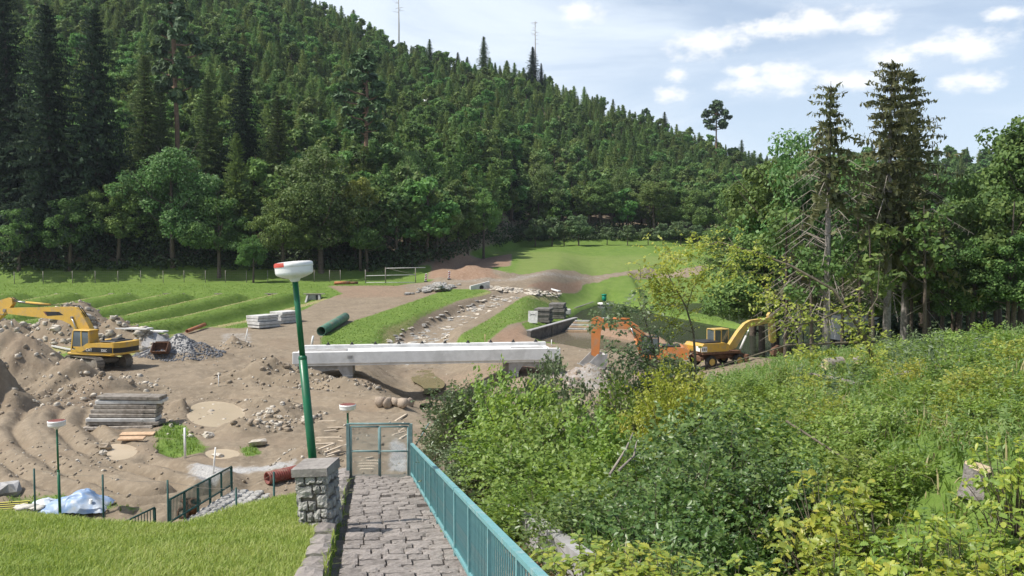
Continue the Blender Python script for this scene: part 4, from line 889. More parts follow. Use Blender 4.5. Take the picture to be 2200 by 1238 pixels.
mb = MB(); mb.prism(BO, -.24, .24); bo = mb.build('boom', yellow, u)
mb = MB(); mb.prism([(3.05, 4.02), (3.48, 4.26), (5.06, 4.25), (4.63, 3.90)], -.247, .247); mb.build('boom_stripe', blackp, bo)
mb = MB(); mb.prism([(4.82, 4.22), (5.04, 4.24), (4.77, 3.98), (4.63, 3.93)], -.25, .25); mb.build('boom_mark', redfaded, bo)
for y in (-.36, .36): cylinder(u, (.95, y, 1.5), (2.15, y, 3.85), r_=.10)
mb = MB(); mb.tube([(2.15, -.42, 3.85), (2.15, .42, 3.85)], .1, 10); mb.tube([(1.50, -.30, 3.9), (1.70, -.30, 3.6), (1.40, -.30, 3.3)], .03, 6); mb.build('boom_pin', steel, bo)
cylinder(u, (4.57, 0, 4.78), (8.42, 0, 5.0), 'stick_ram', r_=.10, frac=.62)
ST = [(8.17, 4.78), (8.23, 5.16), (8.60, 5.28), (9.58, 5.03), (12.14, 2.45), (11.96, 2.25), (11.65, 2.25), (8.91, 4.03)]
mb = MB(); mb.prism(ST, -.19, .19); st = mb.build('stick', yellow, u)
mb = MB(); mb.tube([(8.91, -.34, 4.25), (8.91, .34, 4.25)], .14, 10); mb.tube([(8.72, .22, 4.4), (9.09, .25, 3.9), (9.70, .25, 4.0)], .03, 6); mb.build('stick_pin', steel, st)
cylinder(u, (9.45, 0, 5.0), (11.65, 0, 3.1), 'bucket_ram', r_=.07)
bk = bucket_mesh(1.15).build('bucket', steel, u); bk.location = (11.65, 0, 1.35); bk.rotation_euler = (0, R(25), 0)
for y in (-.1, .1): mb = MB(); mb.tube([(1.0, y, 3.9), (1.7, y, 4.72), (2.8, y, 4.82), (5.2, y, 4.72), (7.6, y, 4.9), (8.4, y, 5.3)], .03, 6); mb.build('hose', rubber, bo)
# orange excavator half hidden behind the bushes
oo = HIT(1415, 796); oe = thing('excavator', 'orange tracked excavator half hidden behind the leafy sapling', 'excavator', tuple(oo), 0); oe.scale = (.92,) * 3
for y in (-1.19, 1.19): track(oe, y, 4.0)
oe.rotation_euler = (0, 0, R(171))
mb = MB(); mb.box((0, 0, .75), (2.4, 1.9, .5), bev=.1); mb.build('undercarriage', steel, oe)
mb = MB(); mb.prism([(-2.4, 1.1), (1.5, 1.1), (1.5, 1.5), (.2, 1.6), (.0, 2.0), (-2.0, 2.1), (-2.5, 1.8)], -1.3, 1.3); mb.build('engine_hood', orange, oe)
mb = MB(); mb.box((-1.0, .2, 2.13), (1.5, 1.6, .14), bev=.05); mb.build('engine_cover', blackp, oe)
mb = MB(); mb.box((.75, .85, 2.92), (1.5, .95, .1), bev=.04); mb.box((.05, .85, 2.2), (.12, .95, 1.4))
for x, y in ((1.4, .42), (1.4, 1.28), (.6, 1.3)): mb.box((x, y, 2.2), (.08, .08, 1.4))
mb.box((.75, .85, 1.55), (1.5, .95, .2)); cb = mb.build('cab', blackp, oe)
mb = MB(); mb.box((.75, 1.3, 2.25), (1.3, .02, 1.15)); mb.box((1.42, .85, 2.25), (.02, .8, 1.15)); mb.build('cab_window', glass, cb)
mb = MB(); mb.prism([(.2, 1.3), (.1, 1.8), (1.4, 3.7), (1.9, 4.1), (4.3, 3.85), (4.4, 3.5), (2.1, 3.45), (.8, 1.4)], -.22, .22); mb.build('boom', orange, oe)
mb = MB(); mb.prism([(3.8, 3.55), (3.8, 4.3), (4.25, 4.5), (4.65, 4.25), (4.65, 1.2), (4.35, 1.05), (4.1, 1.2), (4.0, 3.2)], -.2, .2); mb.build('stick', orange, oe)
for y in (-.38, .38): cylinder(oe, (1.2, y, 1.3), (1.9, y, 3.6), mat_=orange, r_=.10)
cylinder(oe, (2.0, 0, 4.3), (3.9, 0, 4.35), 'stick_ram', orange, .09)
bk = bucket_mesh(1.7, 1.5).build('bucket', concrete, oe); bk.location = (4.0, 0, -.15); bk.rotation_euler = (0, R(-10), R(25))
for c_ in oe.children:
    if c_.name.split('.')[0] in ('boom', 'stick', 'hydraulic_ram', 'stick_ram'): c_.scale.x = 1.22
bk.location.x = 4.9
# yellow wheeled excavator on the right
yo = HIT(1540, 786); ye = thing('excavator', 'dusty yellow wheeled excavator by the ponds, arm reaching to the right', 'excavator', tuple(yo), R(24)); ye.scale = (.93,) * 3
mb = MB(); mb.box((0, 0, .85), (4.6, 1.3, .4), bev=.08); mb.box((2.3, 0, .62), (.3, 2.3, .7), bev=.05); mb.box((-2.2, 0, .75), (.3, 1.9, .3)); mb.build('chassis', rust, ye)
for x in (-1.4, 1.4):
    for y in (-1.05, 1.05):
        wv = ob('wheel', None, ye); wv.empty_display_size = .1
        mb = MB(); mb.lathe([(.30, -.20), (.46, -.22), (.52, -.14), (.52, .14), (.46, .22), (.30, .20)], 22); t_ = mb.build('tyre', rubber, wv); t_.rotation_euler = (PI / 2, 0, 0); t_.location = (x, y, .52)
        mb = MB(); mb.lathe([(0, -.12), (.2, -.14), (.30, -.18), (.30, .18), (.2, .14), (0, .12)], 16); t_ = mb.build('rim', yellow_dusty, wv); t_.rotation_euler = (PI / 2, 0, 0); t_.location = (x, y, .52)
mb = MB(); mb.prism([(-2.3, 1.15), (1.5, 1.15), (1.5, 1.35), (-2.3, 1.35)], -1.22, 1.22); mb.build('deck', rust, ye)
mb = MB(); mb.prism([(-2.35, 1.35), (.3, 1.35), (.3, 1.9), (-.1, 2.05), (-2.2, 2.05), (-2.45, 1.8)], -1.2, 1.2); eh = mb.build('engine_hood', yellow, ye)
mb = MB(); mb.box((-1.2, 0, 2.1), (1.7, 2.0, .12), bev=.04); mb.build('engine_cover', blackp, eh)
mb = MB(); mb.box((-2.47, -.75, 1.62), (.03, .55, .42), RY(.0)); mb.box((-2.2, -1.215, 1.6), (.55, .03, .42)); pl = mb.build('plate', whitepaint, ye)
mb = MB()
for x in (-2.36, -2.2, -2.04): mb.box((x, -1.235, 1.60), (.08, .01, .2))
mb.build('plate_marks', blackp, pl)
cb = ob('cab', None, ye); cb.empty_display_size = .1
mb = MB(); mb.box((.55, .62, 3.02), (1.55, 1.1, .09), bev=.04); mb.box((.55, .62, 1.5), (1.5, 1.05, .3))
for x, y in ((-.16, .12), (-.16, 1.12), (1.24, .12), (1.24, 1.12), (.5, .12), (.5, 1.12)): mb.box((x, y, 2.3), (.09, .09, 1.4))
mb.build('cab_frame', yellow_dusty, cb)
mb = MB(); mb.box((.16, .10, 2.3), (.56, .02, 1.2)); mb.box((.87, .10, 2.3), (.62, .02, 1.2)); mb.box((-.18, .62, 2.35), (.02, .9, 1.1)); mb.box((1.26, .62, 2.3), (.02, .9, 1.2)); mb.build('cab_window', glass, cb)
mb = MB(); mb.prism([(.95, 1.3), (.75, 1.7), (1.7, 2.85), (2.4, 3.5), (3.0, 3.75), (5.3, 3.95), (5.45, 3.7), (5.3, 3.5), (3.1, 3.2), (2.5, 2.85), (1.5, 1.5)], -.62, -.22); mb.build('boom', yellow_dusty, ye)
mb = MB(); mb.prism([(4.9, 4.1), (5.1, 4.35), (5.55, 4.2), (5.8, 1.9), (5.5, 1.7), (5.25, 1.9), (5.1, 3.6)], -.58, -.26); mb.build('stick', yellow_dusty, ye)
for y in (-.75, -.09): cylinder(ye, (1.8, y, 1.4), (2.8, y, 3.2), mat_=concrete_new, r_=.09)
bk = bucket_mesh(.9, .9).build('bucket', rust, ye); bk.location = (5.5, -.42, .9); bk.rotation_euler = (0, R(60), 0)
# loose bucket standing on the ground before the gravel
bh = HIT(343, 765); mb = bucket_mesh(1.25, 1.0); lb_ = mb.build('digger_bucket', rust); lb_.location = tuple(bh + Vector((0, .6, .06))); lb_.rotation_euler = (0, R(-8), R(-86))
tag(lb_, 'rusty digger bucket standing open-mouthed before the grey gravel heap', 'bucket')
# ------------------------------------------------------------------ bridge
A = Vector(D(628, 783, 60.6)); B = Vector(D(1204, 782, 63.2)); ax = (B - A); BL = ax.length; brz = math.atan2(ax.y, ax.x)
zb = (A.z + B.z) / 2
br = thing('bridge', 'new pale concrete bridge spanning the ditch', 'bridge', (A.x, A.y, zb), brz)
mb = MB(); mb.box((BL / 2, .22, .58), (BL, .44, .86), bev=.03); mb.box((BL / 2, .32, .08), (BL - .3, .36, .18)); bm1 = mb.build('edge_beam', concrete_new, br)
mb = MB(); mb.box((3.35 * .0 + 4.05, -.006, .62), (.36, .02, .22)); 
for k in range(3): mb.box((4.05, -.02, .54 + .07 * k), (.32, .02, .03))
mb.build('vent_plate', concrete_grey, bm1)
mb = MB(); mb.box((BL / 2 - .15, 2.2, .52), (BL - .5, 3.5, .5)); mb.box((BL / 2 + 2.2, 2.2, .785), (BL - 6.5, 3.46, .05)); mb.build('deck_slab', concrete_new, br)
mb = MB(); mb.box((2.0, 2.0, .80), (3.4, 2.6, .08)); mb.build('rough_screed', concrete_grey, br)
mb = MB(); mb.box((BL - 2.2, 1.6, .85), (2.4, 1.5, .08)); mb.build('rough_screed', concrete_grey, br)
mb = MB(); mb.box((BL / 2, 4.15, .62), (BL - .8, .42, .86), bev=.03); bm2 = mb.build('edge_beam', concrete_new, br)
for k in range(10):
    mb = MB(); x = 2.2 + k * (BL - 3.4) / 9; mb.lathe([(.10, 0), (.10, .12), (.05, .16), (.05, .22), (0, .22)], 10, (x, 4.15, 1.045)); mb.box((x, 4.15, 1.07), (.28, .28, .04)); mb.build('railing_socket', blackp, br)
for x0, sgn in ((3.6, 1), (BL - 3.2, -1)):
    mb = MB(); gzl = -2.1
    mb.prism([(x0 - .62 * sgn, .0), (x0 + .62 * sgn, .0), (x0 + .62 * sgn, gzl), (x0 - .1 * sgn, gzl), (x0 - .1 * sgn, -.75)], .35, 4.1); ab = mb.build('abutment', concrete_grey, br)
    mb = MB(); mb.box((x0 + .26 * sgn, .34, -.79), (.74, .03, .03)); mb.box((x0 + .2 * sgn, .34, -1.2), (.03, .03, .8)); mb.build('formwork_joint', whitepaint, ab)
    mb = MB(); mb.prism([(x0 - .5 * sgn, -.005), (x0 - 3.3 * sgn, -.005), (x0 - 3.3 * sgn, -.32), (x0 - 2.0 * sgn, -.5), (x0 - .45 * sgn, -.35)], .5, .9); mb.build('wing_wall', concrete_grey, br)
# ------------------------------------------------------------------ stacked panels
def stack(px, py, n, L, Wd, th, rz, names, labels, mats, group, jit=.06, base=.05, dx=(0, 0), bev=.02):
    h = HIT(px, py); rr = random.Random(int(px + py)); z = h.z + base
    for i in range(n):
        mb = MB(); mb.box((0, 0, th / 2), (L * rr.uniform(.95, 1.02), Wd * rr.uniform(.95, 1.02), th * rr.uniform(.85, 1.0)), bev=bev); o = mb.build(names, mats if not isinstance(mats, list) else rr.choice(mats))
        o.location = (h.x + dx[0] + rr.uniform(-jit, jit), h.y + dx[1] + rr.uniform(-jit, jit), z); o.rotation_euler = (rr.uniform(-.01, .01), rr.uniform(-.01, .01), rz + rr.uniform(-jit, jit) * .4)
        tag(o, labels[i] if i < len(labels) else labels[-1], 'slab', group); z += th * 1.05
ORD = ['lowest', 'second lowest', 'third', 'fourth', 'fifth', 'sixth', 'seventh', 'topmost']
def ords(n, s): return [(ORD[i] if i < n - 1 else 'topmost') + ' ' + s for i in range(n)]
stack(566, 704, 4, 3.0, 2.0, .33, R(58), 'concrete_slab', ords(4, 'pale concrete slab of the left front stack beside the haul road'), concrete, 'pale panels beside the haul road', .12)
stack(592, 697, 4, 3.0, 2.0, .33, R(58), 'concrete_slab', ords(4, 'pale concrete slab of the right rear stack beside the haul road'), concrete, 'pale panels beside the haul road', .12, dx=(.7, 1.4))
stack(1168, 692, 6, 2.0, 3.4, .27, R(-10), 'concrete_slab', ords(6, 'dark weathered slab of the left stack on the pond bank'), concrete_dark, 'dark panels on the pond bank', .10)
stack(1192, 686, 7, 2.0, 3.0, .27, R(-10), 'concrete_slab', ords(7, 'dark weathered slab of the right stack on the pond bank'), concrete_dark, 'dark panels on the pond bank', .10, dx=(.5, 1.2))
bd = HIT(1144, 692); mb = MB(); mb.box((0, 0, .75), (1.15, .08, 1.5), bev=.02); o = mb.build('leaning_board', concrete, None, tuple(bd + Vector((0, -1.3, -.05))), R(-8)); o.rotation_euler = (R(-14), 0, R(-8)); tag(o, 'pale board with dark marks leaning against the dark panel stack', 'board')
mb = MB(); mb.tube([(-.22, -.05, .95), (-.18, -.05, 1.1), (-.05, -.05, 1.0), (0, -.05, 1.12), (.08, -.05, 1.0), (.2, -.05, 1.1)], .03, 5); mb.tube([(-.34, -.05, 1.2), (-.34, -.05, .85)], .02, 5); mb.tube([(.34, -.05, 1.2), (.34, -.05, .85)], .02, 5); mb.build('painted_marks', blackp, o)
# long stack of old timber slabs by the puddle
h = HIT(265, 918); rr = random.Random(4); z = h.z - .05
for i in range(8):
    L = 3.4 + (.35 if i < 3 else 0) + rr.uniform(-.2, .15); th = .19 if i != 5 else .22
    mb = MB(); mb.box((0, 0, th / 2), (L, 1.05, th), bev=.025); mb.box((L * .3, -.5, th / 2), (.1, .1, th * .6)); o = mb.build('timber_slab', [wood_old, wood_old, concrete, wood_old][i % 4])
    o.location = (h.x + rr.uniform(-.1, .1) + i * .055, h.y + rr.uniform(-.08, .08) + i * .05, z); o.rotation_euler = (rr.uniform(-.03, .03), rr.uniform(-.02, .02), R(2) + rr.uniform(-.05, .05)); z += th * 1.14
    tag(o, ORD[i] + ' weathered slab of the long stack by the puddle', 'slab', 'weathered slabs stacked by the puddle')
for i, (px, py, L) in enumerate(((296, 938, 1.7), (283, 948, 1.25))):
    h = HIT(px, py); mb = MB(); mb.box((0, 0, .08), (L, .42, .09), RX(R(8)), bev=.02); o = mb.build('plank', wood_new, None, tuple(h + Vector((0, 0, .05))), R(4)); tag(o, ['longer fresh brown plank lying before the slab stack', 'shorter fresh brown plank lying nearest the camera before the slab stack'][i], 'plank', 'fresh planks before the slab stack')
# ------------------------------------------------------------------ pipes
def pipe_obj(name, a, b, ro, ri, m, label, up=0.0, ribs=0):
    a, b = Vector(a), Vector(b); c = (a + b) / 2; mb = MB(); mb.pipe(a - c, b - c, ro, ri, 24)
    if ribs:
        t_ = (b - a).normalized()
        for k in range(ribs): q = (a - c).lerp(b - c, (k + .5) / ribs); mb.pipe(q - t_ * .025, q + t_ * .025, ro * 1.05, ro * .98, 18)
    o = mb.build(name, m, None, tuple(c)); tag(o, label, 'pipe'); return o
p0 = HIT(690, 722); p1 = HIT(742, 690); u0 = Vector((0, 0, .48)); pipe_obj('large_pipe', p0 + u0, p1 + u0, .50, .45, pipegreen, 'large green pipe with open end lying beside the haul road')
p0 = HIT(402, 718); p1 = HIT(440, 706); pipe_obj('pipe', p0 + Vector((0, 0, .3)), p1 + Vector((0, 0, .45)), .20, .17, pvcorange, 'rusty orange pipe lying on the edge of the left field')
p0 = HIT(574, 1043, 24); p1 = HIT(690, 1016, 24); pipe_obj('ribbed_pipe', p0 + Vector((0, 0, .28)), p1 + Vector((0, 0, .30)), .25, .21, pvcred, 'dark red ribbed pipe lying behind the stone pier', 0, 26)
p0 = HIT(718, 612); p1 = HIT(752, 611); pipe_obj('pipe', p0 + Vector((0, 0, .25)), p1 + Vector((0, 0, .25)), .22, .19, pvcorange, 'orange pipe lying at the foot of the forest, left one')
p0 = HIT(753, 611); p1 = HIT(769, 611); pipe_obj('pipe', p0 + Vector((0, 0, .22)), p1 + Vector((0, 0, .22)), .18, .15, rust, 'dark rusty pipe lying right of the orange pipe by the forest')
p0 = HIT(911, 878); pipe_obj('culvert_pipe', p0 + Vector((-.1, -.15, .12)), p0 + Vector((.35, .9, .0)), .24, .20, rubber, 'black culvert pipe end sticking out of the bank by the bushes')
# ------------------------------------------------------------------ stakes and poles
def stake(px, base, top, label, r_=.03, m=whitepaint, lean=(0, 0), name='stake', y0=6.0, group='white survey stakes'):
    h = HIT(px, base, y0); ht = (base - top) / FPX * h.y; mb = MB(); mb.tube([(0, 0, -.1), (lean[0] * .5, lean[1] * .5, ht * .5), (lean[0], lean[1], ht)], [r_, r_, r_ * .9], 7); o = mb.build(name, m, None, tuple(h)); tag(o, label, 'stake' if 'stake' in name else 'pole', group); return o
stake(527, 735, 706, 'white stake leaning on the small pale mound', .05, lean=(.25, 0))
stake(669, 745, 722, 'thick white post behind the left end of the bridge', .11, lean=(.18, 0), name='post', group=None)
stake(1042, 745, 718, 'thin wooden stake on the ditch bank behind the bridge', .04, wood_new)
stake(1185, 745, 730, 'short white stake behind the right end of the bridge', .05)
stake(470, 832, 806, 'thin white stake on the spoil bank by the large puddle', .03)
stake(398, 985, 918, 'white plastic standpipe on the grass patch', .055, white, name='standpipe', y0=25, group=None)
stake(458, 1020, 962, 'thin white pole behind the green stair railing', .035, white, lean=(.12, 0), y0=25)
stake(25, 700, 690, 'short green topped stake in the left field', .05)
stake(436, 690, 668, 'thin stake on the field ridge', .03, wood_old) if False else None
# ------------------------------------------------------------------ concrete inlets of the drained beds
for i, px in enumerate((95, 217, 338, 453, 567, 675)):
    h = HIT(px, 641); o = thing('concrete_inlet', ['leftmost concrete inlet in the shade at the end of a grassy bed', 'second concrete inlet from the left in the grassy field', 'third concrete inlet from the left in the grassy field', 'fourth concrete inlet from the left in the grassy field', 'fifth concrete inlet from the left, with bare earth beside it', 'rightmost concrete inlet beside the haul road'][i], 'inlet', (h.x, 117.5, gz(h.x, 119.5) - 1.0), R(3), 'concrete inlets of the drained beds')
    z = 1.15
    mb = MB(); mb.box((0, .25, z / 2 - .1), (2.0, .4, z + .3)); mb.build('head_wall', concrete_grey, o)
    for s in (-1, 1): mb = MB(); mb.prism([(-.9, -.2), (.25, -.2), (.25, z), (-.1, z)], -.12, .12, 0, Matrix.Translation((s * .75, 0, 0)) @ Matrix.Rotation(PI / 2 + s * .35, 4, 'Z')); mb.build('wing_wall', concrete_grey, o)
    mb = MB(); mb.box((.1, .1, z + .13), (2.9, .5, .10)); mb.build('plank', wood_old, o)
    mb = MB(); mb.box((.55, -.03, z * .5), (.45, .12, z * .9)); mb.build('sluice_slot', blackp, o)
# ------------------------------------------------------------------ field fence and gate at the foot of the forest
fe = thing('field_fence', 'wire mesh fence on thin grey posts along the foot of the forest', 'fence', (0, 0, 0))
FX = [(px, Y) for px, Y in zip((-120, -60, 30, 92, 155, 204, 253, 302, 350, 395, 441, 484, 529, 575, 625, 675, 708, 731), [129, 129.5, 130, 130.5, 131, 131, 131.3, 131.6, 131.8, 132, 132, 132.2, 132.4, 132.6, 132.8, 133, 133, 133])]
prev = None
for px, Y in FX:
    X = (px - 1100) / FPX * Y; z = gz(X, Y); mb = MB(); mb.tube([(X, Y, z - .2), (X, Y, z + 1.9)], .055, 6); mb.build('post', steel, fe)
    if prev is not None:
        mb = MB()
        for k in range(5): mb.tube([(prev[0], prev[1], prev[2] + .3 + .38 * k), (X, Y, z + .3 + .38 * k)], .008, 3, False)
        n = 12
        for k in range(1, n): q = Vector(prev).lerp(Vector((X, Y, z)), k / n); mb.tube([q + Vector((0, 0, .1)), q + Vector((0, 0, 1.85))], .006, 3, False)
        mb.build('wire_mesh', steel, fe)
    prev = (X, Y, z)
Y = 131.0; X0 = (785 - 1100) / FPX * Y; z = gz(X0, Y)
gt = thing('field_gate', 'grey tubular gate with wire mesh at the foot of the forest', 'gate', (X0, Y, z), R(4)); wd = 107 / FPX * Y
for x in (0, wd * .4, wd): mb = MB(); mb.tube([(x, 0, -.2), (x, 0, 2.1 + (.35 if x > 1 else 0))], .07, 8); mb.build('post', steel, gt)
for x0, x1, z0, z1 in ((0, wd, 1.15, 1.3), (wd * .4, wd * 1.2, 2.3, 2.4), (0, wd, .12, .12)): mb = MB(); mb.tube([(x0, 0, z0), (x1, 0, z1)], .05, 7); mb.build('rail', concrete, gt)
mb = MB(); mb.tube([(wd * .42, 0, 2.3), (wd, 0, 1.3)], .03, 5); mb.build('brace', steel, gt)
mb = MB()
for k in range(22): mb.tube([(wd * k / 21, .02, .1), (wd * k / 21, .02, 1.9)], .007, 3, False)
mb.build('wire_mesh', steel, gt)
for i, (px, py) in enumerate(((915, 606), (965, 601))):
    h = HIT(px, py); o = thing('marker_post', ['left red and white marker post at the site entrance', 'right red and white marker post at the site entrance'][i], 'marker post', tuple(h), R(8), 'red and white marker posts')
    mb = MB(); mb.box((0, 0, .06), (.6, .45, .12), bev=.03); mb.build('foot', blackp, o); mb = MB(); mb.box((0, 0, .72), (.32, .08, 1.2), RY(R(4)), bev=.03); mb.build('panel', whitepaint, o)
    for k in range(3): mb = MB(); mb.box((.0, -.045, .38 + .36 * k), (.31, .01, .15), RY(R(-38) if k != 9 else 0)); mb.build('stripe', red, o)
# ------------------------------------------------------------------ rubble, stones, riprap
def rock_obj(name, mats, seed, r_): rr = random.Random(seed); mb = MB(); mb.rock((0, 0, 0), r_, rr); return mb.mesh(name, mats)
RK = [rock_obj('rock', stonepale, i, 1.0) for i in range(6)]; RG = [rock_obj('rock', stonegrey, 20 + i, 1.0) for i in range(6)]; RC = [rock_obj('clod', soilclod, 40 + i, 1.0) for i in range(6)]
def scatter_mesh(name, P, Rr, mats, seed, label, stuff='rubble', flat=.7, mi=None):
    """many small stones as one mesh"""
    q = rs(seed); n = len(P); base = []
    for k in range(5):
        rr = random.Random(seed * 7 + k); m_ = MB(); m_.rock((0, 0, 0), 1.0, rr, flat, 0, 5); tri = []
        for f in m_.f: tri += [(f[0], f[i], f[i + 1]) for i in range(1, len(f) - 1)]
        base.append((np.array(m_.v), np.array(tri)))
    kk = q.randint(0, 5, n); an = q.rand(n) * 6.28; Vs = []; Fs = []; Ms = []; off = 0
    mi = np.zeros(n, int) if mi is None else mi
    for k in range(5):
        s_ = np.nonzero(kk == k)[0]
        if len(s_) == 0: continue
        v, f = base[k]; ca_, sa = np.cos(an[s_])[:, None], np.sin(an[s_])[:, None]
        x = v[None, :, 0] * ca_ - v[None, :, 1] * sa; y = v[None, :, 0] * sa + v[None, :, 1] * ca_
        V = np.stack([x, y, np.repeat(v[None, :, 2], len(s_), 0)], -1) * Rr[s_][:, None, None] + P[s_][:, None, :]
        Vs.append(V.reshape(-1, 3)); Fs.append((f[None] + (np.arange(len(s_)) * len(v))[:, None, None] + off).reshape(-1, 3)); Ms.append(np.repeat(mi[s_], len(f))); off += len(s_) * len(v)
    o = ob(name, np_mesh(name, np.concatenate(Vs), np.concatenate(Fs), False, mats, np.concatenate(Ms))); tag(o, label, None, None, 'stuff'); return o
def on_mound(q, n, X, Y, rx, ry, rmin, rmax, pw=3.0, sink=.1):
    a = q.rand(n) * 6.28; d = np.sqrt(q.rand(n)); x = X + np.cos(a) * d * rx; y = Y + np.sin(a) * d * ry; r_ = rmin + (rmax - rmin) * q.rand(n) ** pw
    return np.stack([x, y, ground(x, y) + r_ * sink], 1), r_
q = rs(77)
P1 = [on_mound(q, 420, -41.5, 80.0, 9, 4.5, .07, .34), on_mound(q, 130, -35.5, 78.0, 5, 3, .10, .5, 2.4), on_mound(q, 150, -46, 78.5, 6, 3, .1, .4)]
scatter_mesh('rubble', np.concatenate([p[0] for p in P1]), np.concatenate([p[1] for p in P1]), [stonepale], 3, 'pale rubble stones over the heap behind the yellow excavator')
P1 = [on_mound(q, 420, -33, 58, 9, 6, .06, .30), on_mound(q, 200, -30, 52, 5, 3.5, .06, .25), on_mound(q, 120, -26, 54.5, 4, 2.5, .06, .28)]
mi = (q.rand(740) < .55).astype(int); scatter_mesh('rubble', np.concatenate([p[0] for p in P1]), np.concatenate([p[1] for p in P1]), [soilclod, stonepale], 4, 'clods and stones over the dark earth mounds at left', mi=mi)
P1 = [on_mound(q, 2600, -28.6, 73.0, 3.9, 2.7, .05, .14)]; scatter_mesh('gravel', P1[0][0], P1[0][1], [gravelgrey], 5, 'blue grey crushed stone of the heap behind the bucket')
P1 = [on_mound(q, 240, -16.5, 59.5, 5, 3, .06, .24), on_mound(q, 200, -16.0, 47.5, 5.5, 5, .06, .26), on_mound(q, 120, -13.0, 46.5, 2.4, 3.2, .08, .3), on_mound(q, 120, -8.6, 37.6, 2.0, 3.5, .05, .16), on_mound(q, 160, 4.5, 58.5, 4.5, 3, .06, .22), on_mound(q, 160, -11.5, 57.2, 3.6, 1.6, .06, .24), on_mound(q, 170, -20.8, 38, 5, 4, .05, .14), on_mound(q, 90, -26.5, 80.2, 2, 1.6, .06, .2)]
N1 = sum(len(p[0]) for p in P1); scatter_mesh('rubble', np.concatenate([p[0] for p in P1]), np.concatenate([p[1] for p in P1]), [soilclod, stonepale], 6, 'clods and stones over the spoil banks in the middle', mi=(q.rand(N1) < .45).astype(int))
# fine clods all over the churned site
n = 7000; y = 29 + 56 * q.rand(n) ** 1.2; x = y * q.uniform(-.64, .16, n); dens = fbm(x * .25, y * .25, 3, 61); k = (dens + .1 * q.randn(n) > -.02) & (y > 30); x, y = x[k], y[k]
r_ = .02 + .09 * q.rand(len(x)) ** 5; gzv = ground(x, y); k = gzv < 1.6; P_ = np.stack([x, y, gzv + r_ * .15], 1)[k]; scatter_mesh('clods', P_, r_[k], [soilclod, stonepale], 7, 'small clods and stones strewn over the churned earth', mi=(q.rand(k.sum()) < .3).astype(int))
def boulder(px, py, r_, label, ms=RK, k=0, y0=6.0, flat=1.0, name='boulder', group=None):
    h = HIT(px, py, y0); o = ob(name, ms[k % 6], None, (h.x, h.y, h.z + r_ * .35), px % 6); o.scale = (r_, r_ * .85, r_ * .9 * flat); tag(o, label, 'boulder' if name == 'boulder' else 'rock', group); return o
boulder(578, 890, .38, 'pale boulder on the spoil bank above the white one', k=1); boulder(555, 958, .42, 'white boulder lying beside the small puddle', k=2, y0=25); boulder(228, 968, .42, 'round brown boulder beside the puddle before the slab stack', RC, 3, 25)
boulder(222, 978, .28, 'flat stone in front of the round brown boulder', k=4, y0=25); boulder(447, 940, .30, 'pale angular boulder at the edge of the large puddle', k=5); boulder(172, 768, .42, 'large pale stone on the earth mound before the excavator', k=0)
boulder(615, 790, .38, 'brown stone on the mound by the left end of the bridge', RC, 1); boulder(470, 985, .30, 'white stone on the grass patch', k=2, y0=25); boulder(600, 900, .22, 'small pale stone right of the boulder on the spoil bank', k=3)
boulder(120, 712, .55, 'large stone on the rubble heap under the excavator boom', k=1); boulder(185, 690, .75, 'largest grey stone on the rubble heap behind the excavator cab', RG, 2); boulder(200, 712, .5, 'grey stone low on the rubble heap behind the cab', RG, 4); boulder(165, 672, .6, 'grey stone near the top of the rubble heap', RG, 5)
# stone heap on the road bend
hp = thing('stone_heap', 'heap of broken grey stone at the bend of the haul road', 'stone heap', tuple(HIT(935, 625)))
rr = random.Random(12); hc = Vector(hp.location)
for i in range(70):
    px = 935 + rr.gauss(0, 26); py = 624 - (px - 935) * .12 + rr.uniform(-7, 5); h = HIT(px, py); r_ = rr.uniform(.25, .7); zc = h.z + r_ * .3 + max(0, .9 - abs(px - 945) / 22) * rr.random()
    o = ob('stone', rr.choice(RG), hp, (h.x - hc.x, h.y - hc.y, zc - hc.z), rr.uniform(0, 6)); o.scale = (r_, r_ * .8, r_ * .7)
# riprap stones along the channel and above the headwall
rp = ob('riprap', MB().box((0, 0, -.5), (.3, .3, .3)).mesh('riprap', stonegrey), None, tuple(HIT(960, 700))); tag(rp, 'stone paving lining the stream channel beyond the bridge', kind='structure'); rc = Vector(rp.location)
rr = random.Random(14); cnt = 0
for i in range(290):
    y = rr.uniform(80, 121); cx_ = float(np.interp(y, CH_Y, CH_X)); cw_ = float(np.interp(y, CH_Y, CH_W)); s = rr.uniform(-1, 1); x = cx_ + s * (1.6 + cw_ * .62)
    r_ = rr.uniform(.26, .52); o = ob('stone', rr.choice(RK if rr.random() < .45 else RG), rp, (x - rc.x, y - rc.y, gz(x, y) - .03 - rc.z), rr.uniform(0, 6)); o.scale = (r_, r_ * rr.uniform(.7, 1.1), r_ * .42)
rp2 = ob('riprap', MB().box((0, 0, -.5), (.3, .3, .3)).mesh('riprap', stonegrey), None, tuple(HIT(1110, 626))); tag(rp2, 'pale stone apron between the culvert headwall and the white plank', kind='structure'); rc = Vector(rp2.location)
for i in range(110):
    px = rr.uniform(1052, 1200); py = 617 + (px - 1052) * .11 + rr.uniform(-3, 7); h = HIT(px, py); r_ = rr.uniform(.3, .65); o = ob('stone', rr.choice(RK), rp2, (h.x - rc.x, h.y - rc.y, h.z + .02 - rc.z), rr.uniform(0, 6)); o.scale = (r_, r_ * .75, r_ * .45)
h = HIT(1030, 621); hw = thing('culvert_headwall', 'pale concrete culvert headwall with round pipe opening beside the road', 'headwall', tuple(h), R(28))
mb = MB(); mb.prism([(-1.5, -.3), (1.6, -.3), (1.6, 1.1), (-1.5, .45)], -.2, .2); mb.build('wall', concrete, hw); mb = MB(); mb.tube([(.25, -.22, .2), (.25, -.18, .2)], .34, 18); mb.build('pipe_opening', blackp, hw)
